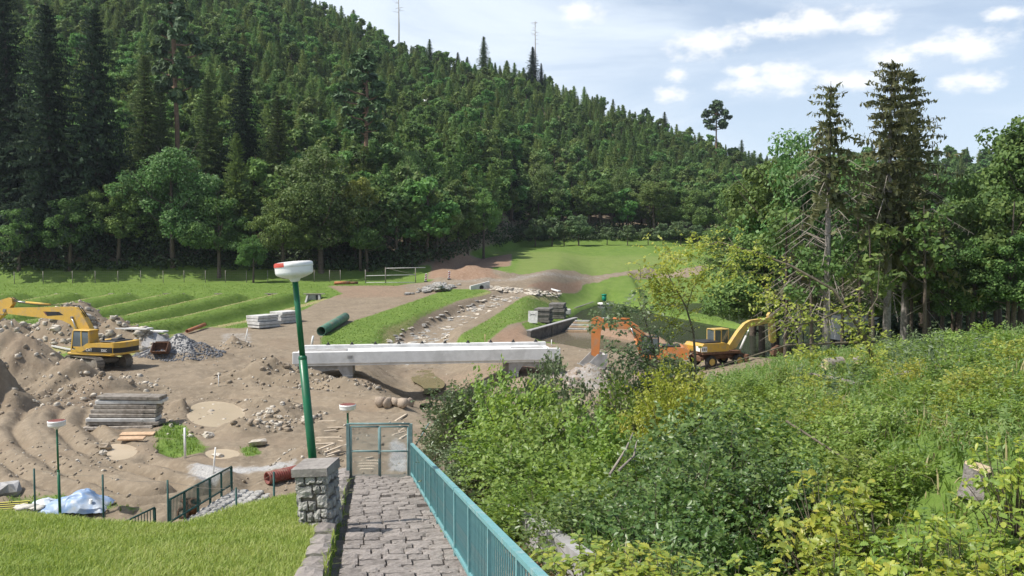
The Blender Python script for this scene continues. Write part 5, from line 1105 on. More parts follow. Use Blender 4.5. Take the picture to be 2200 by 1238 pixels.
h = HIT(1188, 626); mb = MB(); mb.box((0, 0, .25), (.5, 3.6, .14), RX(R(6))); o = mb.build('white_plank', whitepaint, None, tuple(h), R(32)); tag(o, 'white plank lying on the stones at the right end of the apron', 'plank')
h0 = HIT(285, 709); mb = MB(); mb.box((0, 0, .1), (3.6, 1.0, .12)); o = mb.build('white_slab', concrete_new, None, tuple(h0), R(-12)); tag(o, 'white slabs of board lying on the grass behind the excavator, left one', 'board')
h0 = HIT(330, 714); mb = MB(); mb.box((0, 0, .1), (2.6, .8, .12)); o = mb.build('white_slab', concrete_new, None, tuple(h0), R(-14)); tag(o, 'white board lying on the grass behind the excavator, right one', 'board')
h0 = HIT(140, 757); mb = MB(); mb.box((0, 0, .2), (3.2, .12, .12), RY(R(6))); o = mb.build('white_beam', concrete_new, None, tuple(h0 + Vector((0, 0, .1))), R(-20)); tag(o, 'thin pale beam lying on the mound left of the excavator tracks', 'beam')
# ------------------------------------------------------------------ retaining wall, timber steps, pond edge
Wl = W(1140, 712, .9); Wr = W(1240, 684, .9); rw_ = thing('retaining_wall', 'dark stained concrete retaining wall above the muddy water', 'wall', (Wl[0], Wl[1], -.9), math.atan2(Wr[1] - Wl[1], Wr[0] - Wl[0])); L = math.hypot(Wr[0] - Wl[0], Wr[1] - Wl[1])
mb = MB(); mb.box((L / 2, .2, .85), (L, .4, 1.9)); mb.build('wall_face', concrete_dark, rw_); mb = MB(); mb.box((L / 2, .2, 1.86), (L + .1, .6, .12)); mb.build('coping', concrete_grey, rw_); mb = MB(); mb.box((L * .42, -.06, 1.0), (.16, .12, 1.7)); mb.build('sluice_rail', steel, rw_)
sh = W(1242, 690, .8); sl = W(1218, 716, -.3); stp = thing('timber_steps', 'weathered timber steps leading down to the muddy water', 'steps', (0, 0, 0))
for i in range(7):
    f = i / 6; p_ = Vector(sh).lerp(Vector(sl), f); mb = MB(); mb.box((.9, 0, 0), (2.6, .42, .16), RZ(R(-6))); o = mb.build('tread', wood_new if i % 2 else concrete, stp, tuple(p_ + Vector((0, 0, .02))))
for s in (0, 1): mb = MB(); p_ = Vector((2.1 * s - .35, 0, -.1)); mb.tube([Vector(sh) + p_, Vector(sl) + p_], .14, 6); mb.build('stringer', wood_old, stp)
def edge_wall(pts, label, h_=.5, m_=concrete_dark):
    ps = [W(a, b, .35) for a, b in pts]; o = thing('pond_edge', label, 'wall', tuple(ps[0]))
    for a, b in zip(ps[:-1], ps[1:]):
        mb = MB(); L = math.hypot(b[0] - a[0], b[1] - a[1]); mb.box((L / 2, 0, -h_ / 2), (L, .35, h_ * 1.6)); q_ = mb.build('wall_section', m_, o, tuple(Vector(a) - Vector(ps[0])), math.atan2(b[1] - a[1], b[0] - a[0]))
edge_wall([(1234, 664), (1290, 645), (1340, 634), (1385, 630)], 'dark concrete edge along the near pond running up to the green barrel'); edge_wall([(1500, 616), (1560, 622), (1640, 634)], 'dark concrete edge of the far pond'); 
h = W(1298, 648, .3); o = thing('green_barrel', 'green lidded barrel beside the pond', 'barrel', tuple(h)); mb = MB(); mb.lathe([(0, 0), (.38, 0), (.4, .5), (.38, 1.1), (0, 1.1)], 18); mb.build('body', mat('barrel_green', (.0, .25, .15), (.0, .2, .12), 4, .5, .05), o); mb = MB(); mb.lathe([(0, 1.1), (.46, 1.1), (.48, 1.18), (.44, 1.3), (0, 1.34)], 18); mb.build('lid', MATS['barrel_green'], o)
h = W(1300, 653, .2); o = thing('white_float', 'white rectangular float frame on the pond below the green barrel', 'float', tuple(h), R(8)); 
for a, b in (((-1, -.75), (1, -.75)), ((1, -.75), (1, .75)), ((1, .75), (-1, .75)), ((-1, .75), (-1, -.75))): mb = MB(); mb.tube([(*a, 0), (*b, 0)], .2, 8); mb.build('tube', white, o)
h = W(1215, 676, .5); mb = MB(); mb.box((0, 0, .4), (1.5, .9, .8), bev=.1); o = mb.build('concrete_block', concrete, None, tuple(h)); tag(o, 'pale concrete block at the right end of the dark panel stacks', 'block')
# white container and boat between the trees
h = HIT(1838, 742, 45); o = thing('container', 'white metal container seen between the spruce trunks', 'container', (34.5, 86, gz(34.5, 86)), R(12))
mb = MB(); mb.box((0, 0, 1.35), (2.5, 5.0, 2.5)); mb.build('body', whitepaint, o)
for x in (-1.0, -.35, .35, 1.0): mb = MB(); mb.box((x, -2.52, 1.35), (.06, .05, 2.3)); mb.build('door_bar', steel_bright, o)
for i, (px, py, Y, sx) in enumerate(((2015, 692, 84, 2.6), (1955, 668, 100, 3.0), (1625, 632, 150, 5.0))):
    p_ = D(px, py, Y); p_[2] = gz(p_[0], Y); mb = MB(); mb.prism([(-sx / 2, .6), (-sx * .42, .1), (sx * .4, .1), (sx / 2, .65)], -.6, .6); mb.box((0, 0, .66), (sx * .96, 1.3, .08)); o = mb.build('white_boat', whitepaint, None, tuple(p_), R(10)); tag(o, ['white boat lying under the trees at right', 'white boat deeper under the trees', 'long pale boat lying beyond the ponds'][i], 'boat')
# ------------------------------------------------------------------ sandbags
sbm = []
for k in range(3):
    mb = MB(); rr = random.Random(k); mb.rock((0, 0, 0), 1.0, rr, .9, 0, 10); m_ = mb.mesh('sandbag', sandbag); m_.polygons.foreach_set('use_smooth', [True] * len(m_.polygons)); sbm.append(m_)
for i, px in enumerate((818, 834, 850, 864, 880)):
    h = HIT(px, 872 + (3 if i % 2 else 0)); o = ob('sandbag', sbm[i % 3], None, (h.x, h.y, h.z + .22), i); o.scale = (.34, .28, .42); tag(o, ['leftmost', 'second', 'middle', 'fourth', 'rightmost'][i] + ' brown sandbag of the row below the bridge', 'sandbag', 'sandbags below the bridge')
# ------------------------------------------------------------------ tarpaulin, sacks, mat and lower fence poles
def tarp(px, py, L, Wd, Hh, seed, m_, label, rz=0.0, y0=25, peak=.7):
    h = HIT(px, py, y0); n1, n2 = 44, 30; u_, v_ = np.meshgrid(np.linspace(0, 1, n1), np.linspace(0, 1, n2), indexing='ij')
    x = (u_ - .5) * L; y = (v_ - .5) * Wd; edge = np.minimum(np.minimum(u_, 1 - u_) * 3.2, np.minimum(v_, 1 - v_) * 3.0); prof = np.clip(edge, 0, 1) ** .6
    z = Hh * prof * (.55 + .45 * np.exp(-((u_ - peak) / .22) ** 2)) * (.85 + .5 * fbm(u_ * 4, v_ * 4, 3, seed)) + .10 * fbm(u_ * 14, v_ * 9, 3, seed + 1) + .06 * np.abs(fbm(u_ * 9, v_ * 22, 2, seed + 3)) + .04
    x = x + .25 * fbm(u_ * 5, v_ * 5, 2, seed + 5) + .12 * fbm(u_ * 12, v_ * 12, 2, seed + 8); y = y + .25 * fbm(u_ * 5, v_ * 5, 2, seed + 7); id_ = np.arange(n1 * n2).reshape(n1, n2)
    F_ = np.stack([id_[:-1, :-1], id_[1:, :-1], id_[1:, 1:], id_[:-1, 1:]], -1).reshape(-1, 4); o = ob('tarpaulin', np_mesh('tarpaulin', np.stack([x, y, z], -1), F_, True, [m_]), None, tuple(h), rz); tag(o, label, 'tarpaulin'); return o
tarp(165, 1094, 2.3, 1.5, .72, 5, tarpblue, 'crumpled blue tarpaulin over a pile by the lower fence', R(8), peak=.6)
tarp(110, 1098, 2.2, 1.1, .45, 9, tarppale, 'pale plastic sheet left of the blue tarpaulin', R(4), peak=.4)
for i in range(6):
    h = HIT(48 + (i % 3) * 16, 1106, 25); o = ob('cement_sack', sbm[i % 3], None, (h.x, h.y, h.z + .10 + .17 * (i // 3)), i); o.scale = (.30, .26, .10); tag(o, ['lower', 'upper'][i // 3] + ' ' + ['left', 'middle', 'right'][i % 3] + ' pale cement sack beside the plastic sheet', 'sack', 'cement sacks'); o.data = o.data.copy(); o.data.materials[0] = sack
h = HIT(4, 1094, 25); o = thing('striped_mat', 'yellow and dark striped mat at the left edge by the sacks', 'mat', tuple(h), R(14)); 
for k in range(9): mb = MB(); mb.box((0, -.6 + k * .14, .06), (1.6, .08, .05)); mb.build('stripe', yellowmat if k % 2 == 0 else blackp, o)
h = HIT(5, 1062, 25); mb = MB(); mb.rock((0, 0, .1), .9, random.Random(3), .5, 0, 12); o = mb.build('covered_heap', concrete_grey, None, tuple(h)); tag(o, 'grey covered heap at the left edge behind the striped mat', 'heap')
h = HIT(196, 1103, 25); mb = MB(); mb.tube([(0, 0, .5), (-.02, 0, .25), (.08, -.05, .08), (.2, -.1, .05)], .06, 8); o = mb.build('hose_piece', whitepaint, None, tuple(h)); tag(o, 'short white hose end hanging from the blue tarpaulin', 'hose')
lfp = thing('lower_fence', 'row of thin dark green fence poles with wire below the lawn', 'fence', (0, 0, 0)); prev = None
for px, bot, top, Y in ((76, 1112, 1007, 29.0), (223, 1125, 1020, 28.0), (362, 1136, 1032, 27.0), (508, 1095, 1048, 26.5), (589, 1072, 1014, 25.5)):
    a_ = D(px, bot, Y); z0 = gz(a_[0], Y) - .2; zt = D(px, top, Y)[2]; mb = MB(); mb.tube([(a_[0], Y, z0), (a_[0], Y, zt)], .032, 7); mb.build('post', teal_dark, lfp)
    cur = Vector((a_[0], Y, zt))
    if prev is not None:
        for k in range(1): mb = MB(); s = -.05 - .9 * k; md = prev.lerp(cur, .5) + Vector((0, 0, s - .08)); mb.tube([prev + Vector((0, 0, s)), md, cur + Vector((0, 0, s))], .006, 3, False); mb.build('wire', steel, lfp)
    prev = cur
# ------------------------------------------------------------------ lower stone steps with green railing, pipe fittings
def rail_fence(name, label, A_, B_, npost, hgt, m_, bal=.13, pr=.03, br_=.012, shared=None, rails=(1.0, .12), flat=False, postw=None):
    A_, B_ = Vector(A_), Vector(B_); o = thing(name, label, 'railing', tuple(A_)); dv = B_ - A_; L = dv.length; rz = math.atan2(dv.y, dv.x)
    for k in range(npost): f = k / (npost - 1); mb = MB(); c_ = dv * f; mb.box((c_.x, c_.y, c_.z + hgt * .5 - .08), (postw or pr * 2, pr * 2, hgt + .12), RZ(rz)); mb.build('post', m_, o)
    for z_ in rails:
        mb = MB(); s_ = dv.normalized(); q1 = Vector((0, 0, hgt * z_)); q2 = dv + Vector((0, 0, hgt * z_))
        if flat: mid = (q1 + q2) / 2; mb.box(mid, (L, .075, .045), RZ(rz) @ RY(-math.asin(dv.z / L)))
        else: mb.tube([q1, q2], pr, 7)
        mb.build('rail', m_, o)
    nb = int(L / bal); bm_ = MB(); bm_.box((0, 0, 0), (br_ * 2, br_ * 1.2, hgt * (rails[0] - rails[1]))); sm = bm_.mesh('baluster', m_)
    for k in range(nb):
        f = (k + .5) / nb; c_ = dv * f
        if min(abs(f - j / (npost - 1)) for j in range(npost)) * L < pr * 1.6: continue
        b_ = ob('baluster', sm, o, (c_.x, c_.y, c_.z + hgt * (rails[0] + rails[1]) / 2), rz)
    return o
ra = HIT(366, 1131, 25); rb_ = D(498, 1047, 33.0); ra = Vector(D(366, 1128, 26.6)); rb_ = Vector(rb_)
rail_fence('stair_railing', 'dark green railing of the lower stone steps', ra, rb_, 6, .82, teal_dark, .12, .035, .012)
rail_fence('stair_railing', 'short dark green railing half hidden behind the lawn edge', Vector(D(268, 1165, 25.4)), Vector(D(333, 1132, 26.6)), 2, .62, teal_dark, .12, .03, .012)
lp = ob('lower_steps', None, None, tuple(ra)); lp.empty_display_size = .2; tag(lp, 'grey stone steps beside the dark green railing', kind='structure'); rr = random.Random(9)
dv = rb_ - ra; sd_ = Vector((dv.y, -dv.x, 0)).normalized()
stone_lo = [MB().box((0, 0, 0), (.34, .26, .2), bev=.04).mesh('stone', stonegrey), MB().box((0, 0, 0), (.26, .24, .2), bev=.05).mesh('stone', stonegrey)]
for i in range(24):
    for j in range(7):
        c_ = dv * ((i + .5) / 24) + sd_ * (.2 + j * .30 + rr.uniform(-.03, .03)) + Vector((0, 0, -.18 - .02 * j - (.10 if j > 3 else 0) * (j - 3) + rr.uniform(-.02, .02))); o = ob('stone', stone_lo[(i + j) % 2], lp, tuple(c_), math.atan2(dv.y, dv.x) + PI / 2 + rr.uniform(-.1, .1))
for i, (px, py, hh, a_) in enumerate(((402, 1062, .55, 0), (392, 1072, .35, 1.2), (412, 1075, .5, .5))):
    h = Vector(D(px, py, 30.0)); h.z = gz(h.x, 30.0); mb = MB(); mb.pipe((0, 0, 0), (0, 0, hh), .16, .12, 16); mb.pipe((0, 0, hh - .07), (0, 0, hh), .22, .12, 16); o = mb.build('pipe_fitting', rust, None, tuple(h + Vector((0, 0, .12)))); o.rotation_euler = (a_, 0, .4 * i); tag(o, ['upright rusty flanged pipe fitting behind the green railing', 'rusty pipe fitting lying open end to the camera behind the railing', 'third rusty pipe fitting leaning behind the railing'][i], 'pipe fitting', 'rusty pipe fittings')
# flying bird
bp = D(914, 217, 120); o = thing('bird', 'white bird flying before the forest', 'bird', tuple(bp), .6); mb = MB(); mb.tube([(-.28, 0, -.06), (-.1, 0, 0), (.12, 0, .04), (.28, 0, .03)], [.02, .08, .07, .02], 8); mb.build('body', white, o)
for s in (-1, 1): mb = MB(); mb.add([(.08, s * .04, .03), (.14, s * .35, .2), (.0, s * .72, .34), (-.06, s * .36, .17), (-.1, s * .04, .02)], [(0, 1, 3, 4), (1, 2, 3)]); mb.add([(.08, s * .04, .04), (.14, s * .35, .21), (.0, s * .72, .345), (-.06, s * .36, .18), (-.1, s * .04, .03)], [(4, 3, 1, 0), (3, 2, 1)]); mb.build('wing', white, o)
# ------------------------------------------------------------------ stone path down the dam face
def zstep(Y): return 5.80 - .10 * (Y - 10.9) - .12 * math.floor((Y - 10.9) / 1.5) - .10
rr = random.Random(33)
def rough_box(dx, dy, dz, seed, bev=.03, amp=.02, nx=3, ny=3):
    """stone with an uneven top face"""
    q_ = random.Random(seed); mb = MB(); g = [[(-dx / 2 + bev * (0 if 0 < i < nx else 0) + dx * i / nx, -dy / 2 + dy * j / ny) for j in range(ny + 1)] for i in range(nx + 1)]; vs = []; fs = []
    for i in range(nx + 1):
        for j in range(ny + 1):
            ed = i in (0, nx) or j in (0, ny); x, y = g[i][j]; cx_ = .92 if ed else 1; vs.append((x * cx_ + q_.uniform(-.012, .012), y * cx_ + q_.uniform(-.012, .012), dz / 2 + q_.uniform(-amp, amp) - (bev if ed else 0)))
    id_ = lambda i, j: i * (ny + 1) + j
    for i in range(nx):
        for j in range(ny): fs.append((id_(i, j), id_(i + 1, j), id_(i + 1, j + 1), id_(i, j + 1)))
    rim = [id_(i, 0) for i in range(nx + 1)] + [id_(nx, j) for j in range(1, ny + 1)] + [id_(i, ny) for i in range(nx - 1, -1, -1)] + [id_(0, j) for j in range(ny - 1, 0, -1)]
    b0 = len(vs)
    for k in rim: vs.append((vs[k][0] * 1.06, vs[k][1] * 1.06, -dz / 2))
    n_ = len(rim)
    for k in range(n_): fs.append((rim[k], b0 + k, b0 + (k + 1) % n_, rim[(k + 1) % n_]))
    mb.add(vs, fs); return mb
PS = [rough_box(1, 1, .16, 100 + i, .010, .009, 5, 5).mesh('stone', stonewarm) for i in range(8)]
mb = MB(); ys_ = np.arange(6, 25.6, .5); vs = []; fs = []
for i, y in enumerate(ys_):
    for off in (-1.74, .12): vs.append((xrail(y) + off, y, zstep(y) - .045))
for i in range(len(ys_) - 1): fs.append((2 * i, 2 * i + 1, 2 * i + 3, 2 * i + 2))
mb.add(vs, fs); path = mb.build('stone_path', mortar); tag(path, 'path of uneven stone steps leading down to the gate', kind='structure')
rest = MB(); y = 9.6; th0 = math.atan(.17); cnt = 0
while y < 23.9:
    dp = rr.uniform(.20, .31); off = -1.60; zz = zstep(y + dp * .5)
    ws = []
    while off < .02:
        w_ = rr.uniform(.2, .46); w_ = min(w_, .10 - off)
        if .10 - off - w_ < .14: w_ = .10 - off
        if cnt < 296 and rr.random() < .97:
            o = ob('stone', PS[rr.randrange(8)], path, (xrail(y + dp / 2) + off + w_ / 2, y + dp / 2, zz - .05 + rr.uniform(-.008, .010)), th0 + rr.choice((0, PI)) + rr.uniform(-.03, .03)); o.scale = (w_ * .985, dp * rr.uniform(.96, 1.0), 1.0); o.rotation_euler[0] = rr.uniform(-.02, .02) - .09 * (1 if abs(o.rotation_euler[2]) < 2 else -1); o.rotation_euler[1] = rr.uniform(-.02, .02); cnt += 1
        elif cnt >= 296: rest.box((xrail(y + dp / 2) + off + w_ / 2, y + dp / 2, zz - .05 + rr.uniform(-.008, .01)), (w_ * .96, dp * .95, .16), RZ(th0), bev=.015)
        off += w_
    y += dp
tag(rest.build('stone', stonewarm, path), 'paving stones farther down the path', kind='stuff')
kb = ob('stone_kerb', None, None, (xrail(12) - 1.9, 12, zplane(12))); kb.empty_display_size = .2; tag(kb, 'low stone kerb wall between the lawn and the stepped path', kind='structure'); k0 = Vector(kb.location)
KS = [rough_box(.34, 1.0, .5, 200 + i, .03, .02).mesh('stone', stonewarm) for i in range(4)]; y = 7.0
while y < 24:
    L = rr.uniform(.7, 1.3); yc = y + L / 2; o = ob('stone', KS[rr.randrange(4)], kb, (xrail(yc) - 1.90 + rr.uniform(-.02, .02) - k0.x, yc - k0.y, zplane(yc) - .06 + rr.uniform(-.02, .03) - k0.z), th0 + rr.uniform(-.02, .02)); o.scale = (1, L * .985, 1); o.rotation_euler[0] = -.18; y += L
# ------------------------------------------------------------------ teal railing along the path
def xyz_rail(Y, up=0): return Vector((xrail(Y) + .02, Y, zplane(Y) + up))
for i, (y0, y1, np_, lb) in enumerate(((3.5, 11.8, 6, 'nearest section of the teal railing beside the stepped path'), (11.85, 18.0, 5, 'middle section of the teal railing beside the stepped path'), (18.05, 23.9, 5, 'farthest section of the teal railing, ending at the gate'))):
    rail_fence('path_railing', lb, xyz_rail(y0, -.02), xyz_rail(y1, -.02), np_, .98, teal, .125, .032, .011, rails=(1.0, .13), flat=True, postw=.075)
# ------------------------------------------------------------------ gate
GYY = 24.1; gl = D(751, 1036, GYY); gr_ = D(881, 1036, GYY); gw = gr_[0] - gl[0]; gh = 128 / FPX * GYY
mesh_gate = thing('mesh_gate', 'teal double gate of steel tube and wire mesh across the path', 'gate', tuple(gl), 0)
tg = mat('teal_gate_paint', (.17, .275, .275), (.13, .22, .22), 5, .6, .1, dirt=(.25, .32, .31), dscale=4)
for x in (-.03, gw + .03): mb = MB(); mb.box((x, 0, gh / 2 - .15), (.09, .09, gh + .3)); mb.build('gate_post', tg, mesh_gate)
mb = MB(); mb.tube([(0, 0, gh), (gw, 0, gh)], .03, 8); mb.build('lintel', tg, mesh_gate)
for x0, x1 in ((.05, gw * .5 - .015), (gw * .5 + .015, gw - .05)):
    lf = ob('leaf', None, mesh_gate); lf.empty_display_size = .1
    for a_, b_ in (((x0, 0, .03), (x1, 0, .03)), ((x0, 0, gh - .08), (x1, 0, gh - .08)), ((x0, 0, .03), (x0, 0, gh - .08)), ((x1, 0, .03), (x1, 0, gh - .08)), ((x0, 0, gh * .53), (x1, 0, gh * .53))): mb = MB(); mb.tube([a_, b_], .028, 8); mb.build('tube', tg, lf)
    mb = MB(); n = 16
    for k in range(-n, n):
        xa = x0 + (x1 - x0) * k / n * 1.0
        for s in (1, -1):
            p0 = Vector((xa if s > 0 else x1 - (xa - x0), .01, .03)); L = gh - .1; p1 = p0 + Vector((s * L * .55, 0, L)); 
            ta = max(0, (x0 - p0.x) / (p1.x - p0.x) if s > 0 else (x1 - p0.x) / (p1.x - p0.x)); tb = min(1, (x1 - p0.x) / (p1.x - p0.x) if s > 0 else (x0 - p0.x) / (p1.x - p0.x))
            if tb > ta + .02: mb.tube([p0.lerp(p1, ta), p0.lerp(p1, tb)], .0038, 3, False)
    mb.build('wire_mesh', tg, lf)
mb = MB(); mb.box((gw * .5, -.04, gh * .45), (.06, .05, .14), bev=.01); mb.build('lock', steel, mesh_gate)
mb = MB(); mb.tube([(gw + .05, 0, gh * .52), (gw + .55, .3, gh * 1.0)], .02, 6); mb.build('strut', tg, mesh_gate); mb = MB(); mb.tube([(gw + .05, 0, gh * .44), (gw + .8, .2, gh * .43)], .02, 6); mb.build('strut', tg, mesh_gate)
h = HIT(822, 1046); mb = MB(); mb.rock((0, 0, .07), .22, rr, .5, 0, 9); mb.rock((.16, .05, .12), .14, rr, 1.0, 0, 8); mb.rock((-.2, -.02, .04), .12, rr, .6, 0, 8); o = mb.build('plastic_rag', blackp, None, (h.x, h.y - .3, h.z + .05)); tag(o, 'black plastic rag at the foot of the gate', 'rag')
# ------------------------------------------------------------------ lamps
def lamp(label, base, top, head_d, pr, joint=.55, patch=False, m_top=redfaded):
    base, top = Vector(base), Vector(top); o = thing('park_lamp', label, 'lamp', tuple(base), 0, 'flat white park lamps'); d = top - base; j = d * joint
    mb = MB(); mb.tube([(0, 0, 0), j], pr, 16); mb.build('lower_pole', greenpole, o); mb = MB(); mb.lathe([(pr, -.02), (pr * 1.06, 0), (pr * 1.0, .03), (pr * .72, .05)], 16, tuple(j)); mb.build('collar', greenpole, o)
    mb = MB(); mb.tube([j, d], pr * .70, 14); mb.build('upper_pole', greenpole, o)
    r_ = head_d / 2; hd = ob('lamp_head', None, o, tuple(d)); hd.empty_display_size = .1; hd.rotation_euler = (0, -math.atan2(-d.x, d.z) , 0) if False else (0, math.atan2(d.x, d.z), 0)
    k = r_ / .3
    mb = MB(); mb.lathe([(.055 * k, -.02 * k), (.075 * k, 0), (.09 * k, .03 * k), (.19 * k, .058 * k), (.272 * k, .092 * k), (.296 * k, .118 * k), (.30 * k, .14 * k), (.302 * k, .225 * k)], 36); mb.build('bowl', white, hd)
    mb = MB(); mb.lathe([(.303 * k, .222 * k), (.31 * k, .227 * k), (.306 * k, .28 * k), (.285 * k, .297 * k)], 36); bd_ = mb.build('rim_band', white, hd)
    mb = MB(); mb.lathe([(.286 * k, .296 * k), (.24 * k, .305 * k), (.12 * k, .312 * k), (0, .315 * k)], 36); mb.build('top_cover', m_top, hd)
    if patch:
        mb = MB(); n = 10; vs = []; 
        for i in range(n + 1):
            a = R(150) + R(105) * i / n; w_ = 1 - (i / n) * .0; vs += [(.3115 * k * math.cos(a), .3115 * k * math.sin(a), .229 * k), (.3080 * k * math.cos(a), .3080 * k * math.sin(a), .281 * k), (.285 * k * math.cos(a), .285 * k * math.sin(a), .299 * k)]
        mb.add(vs, [(3 * i, 3 * i + 3, 3 * i + 4, 3 * i + 1) for i in range(n)] + [(3 * i + 1, 3 * i + 4, 3 * i + 5, 3 * i + 2) for i in range(n)], True); mb.build('red_band', red, hd)
    return o
LY = 14.7; t0 = Vector(D(634, 603, LY)); b1 = Vector(D(672, 990, LY)); bz = 5.0; fdir = (t0 - b1); b0 = b1 - fdir * ((b1.z - bz) / fdir.z)
lamp('nearest park lamp with tall green pole, red patch on its white head', b0, t0, 80 / FPX * LY, .072, (Vector(D(650, 770, LY)).z - b0.z) / (t0.z - b0.z), True, white)
t2 = Vector(D(747, 886, 30.5)); lamp('park lamp behind the gate, red topped, its pole beside the gate post', (t2.x, t2.y, gz(t2.x, t2.y) - .1), t2, 35 / FPX * 30.5, .055)
t3 = Vector(D(122, 921, 30.0)); lamp('park lamp by the blue tarpaulin, red topped on a thin green pole', (t3.x + .04, t3.y, gz(t3.x, t3.y) - .1), t3, 36 / FPX * 30, .05)
# ------------------------------------------------------------------ stone pier
pb = HIT(682, 1133); pw_, ph, pd = .52, .92, .52
pier = thing('stone_pier', 'squat rubble stone pier with sloping slab cap in front of the lamp', 'pier', (pb.x, pb.y + .28, pb.z - .08), R(-9)); pier.rotation_euler = (0, R(-4.5), R(-9))
mb = MB(); mb.box((0, 0, ph / 2), (pw_ - .06, pd - .06, ph)); mb.build('core', mortar, pier)
LAY = [(0, .27, 0, .2), (.27, .74, 0, .17), (.74, 1, 0, .24), (0, .24, .2, .38), (.27, .5, .17, .36), (.5, .74, .17, .4), (.74, 1, .24, .42), (0, .34, .38, .55), (.34, .62, .38, .56), (.62, 1, .42, .68), (0, .34, .55, .6), (0, .55, .6, .83), (.34, .62, .56, .6), (.55, .8, .68, .85), (.8, 1, .68, .85), (0, .3, .83, 1), (.3, .68, .85, 1), (.68, 1, .85, 1)]
for fc in range(4):
    for i, (x0, x1, z0, z1) in enumerate(LAY):
        if z1 - z0 < .06: continue
        ww, hh = (x1 - x0) * pw_ - .018, (z1 - z0) * ph - .018; sm = rough_box(ww, hh, .09, fc * 50 + i, .012, .014, 4, 4); s_ = sm.build('stone', stonegrey, pier)
        cx_ = ((x0 + x1) / 2 - .5) * pw_ * (1 if fc % 2 == 0 else 1) ; s_.matrix_local = Matrix.Rotation(fc * PI / 2, 4, 'Z') @ Matrix.Translation((cx_, -pw_ / 2 + .015, (z0 + z1) / 2 * ph)) @ Matrix.Rotation(PI / 2, 4, 'X')
mb = MB(); vs = [(-.31, -.31, 0), (.31, -.31, 0), (.31, .28, 0), (-.31, .28, 0), (-.31, -.31, .13), (.31, -.31, .13), (.31, .28, .17), (-.31, .28, .17)]; mb.add(vs, [(3, 2, 1, 0), (4, 5, 6, 7), (0, 1, 5, 4), (1, 2, 6, 5), (2, 3, 7, 6), (3, 0, 4, 7)]); o = mb.build('cap_slab', mat('cap_stone', (.30, .275, .25), (.22, .20, .185), 8, .92, .6, dirt=(.36, .33, .30), dscale=5), pier, (0, 0, ph))
# ------------------------------------------------------------------ track prints beyond the gate
mb = MB(); rr = random.Random(5)
for (pxa, pxb, r0, r1, st_) in ((672, 738, 906, 1000, 7), (770, 820, 985, 1012, 6), (845, 884, 905, 950, 8)):
    row = r0
    while row < r1:
        if rr.random() < .82:
            a_ = HIT(pxa + rr.uniform(-3, 14), row, 25.5); b_ = HIT(pxb - rr.uniform(-2, 20), row + (0 if pxa < 840 else -14), 25.5); m_ = (a_ + b_) / 2
            mb.box((m_.x, m_.y, m_.z + .015), ((b_ - a_).length, .13, .05), RZ(math.atan2(b_.y - a_.y, b_.x - a_.x)), taper=.8)
        row += st_
dust = mat('pale_dust', (.60, .50, .38), (.50, .41, .31), 5, .95, .5); o = mb.build('track_prints', dust); tag(o, 'pale ladder-like prints of digger tracks beyond the gate', kind='stuff')
# ------------------------------------------------------------------ lawn
lf_grass = leafmat('grass_blades', [(.17, .25, .045), (.25, .33, .07), (.34, .40, .11), (.44, .45, .19)], .35, .55, .25, .0, .0)
def blades(n, xs, ys, hmin, hmax, wd, seed, lean=.35):
    q_ = rs(seed); z = ground(xs, ys); n = len(xs); a = q_.rand(n) * 6.28; h_ = hmin + (hmax - hmin) * q_.rand(n) ** 1.5; ln = lean * (q_.rand(n) * 1.4)
    b = np.stack([xs, ys, z - .01], 1); d = np.stack([np.cos(a), np.sin(a), a * 0], 1); s_ = np.stack([-np.sin(a), np.cos(a), a * 0], 1) * (wd * (.6 + .8 * q_.rand(n)))[:, None]
    m_ = b + d * (ln * h_ * .4)[:, None] + np.array([0, 0, 1.]) * (h_ * .6)[:, None]; t_ = b + d * (ln * h_ * 1.3)[:, None] + np.array([0, 0, 1.]) * (h_ * (1 - .25 * ln))[:, None]
    return np.stack([b - s_, b + s_, m_ + s_ * .8, t_, m_ - s_ * .8], 1)
def bladeF(n): b = np.arange(n)[:, None] * 5; return np.concatenate([b + np.array([[0, 1, 2]]), b + np.array([[0, 2, 4]]), b + np.array([[4, 2, 3]])], 0)
q = rs(91); n = 230000; Y = 8.5 + 14.5 * q.rand(n) ** 1.0; X = Y * q.uniform(-.64, -.10, n); k = (X - xrail(Y) < -2.04) & (Y < np.interp(X, LAWN_X, LAWN_E) + .8) & (q.rand(n) < np.clip(1.25 - (Y - 9) * .035, .5, 1)); X, Y = X[k], Y[k]
V = blades(len(X), X, Y, .04, .12, .0055, 3, .6); print('blades', len(X)); o = ob('lawn_grass', np_mesh('lawn_grass', V, bladeF(len(X)), False, [lf_grass])); tag(o, 'short bright lawn grass on the dam face', None, None, 'stuff')
# tufts in the gutter and between path stones
n = 4200; Y = 8 + 15.5 * q.rand(n); off = np.where(q.rand(n) < .62, q.uniform(-1.75, -1.58, n), q.uniform(-1.6, .05, n)); k = fbm(Y * .9, off * 3, 3, 5) > -.02; Y, off = Y[k], off[k]; X = xrail(Y) + off
V = blades(len(X), X, Y, .06, .2, .008, 4, .8); V[:, :, 2] += .07; o = ob('gutter_weeds', np_mesh('gutter_weeds', V, bladeF(len(X)), False, [lf_grass])); tag(o, 'weeds growing in the joint beside the stepped path', None, None, 'stuff')
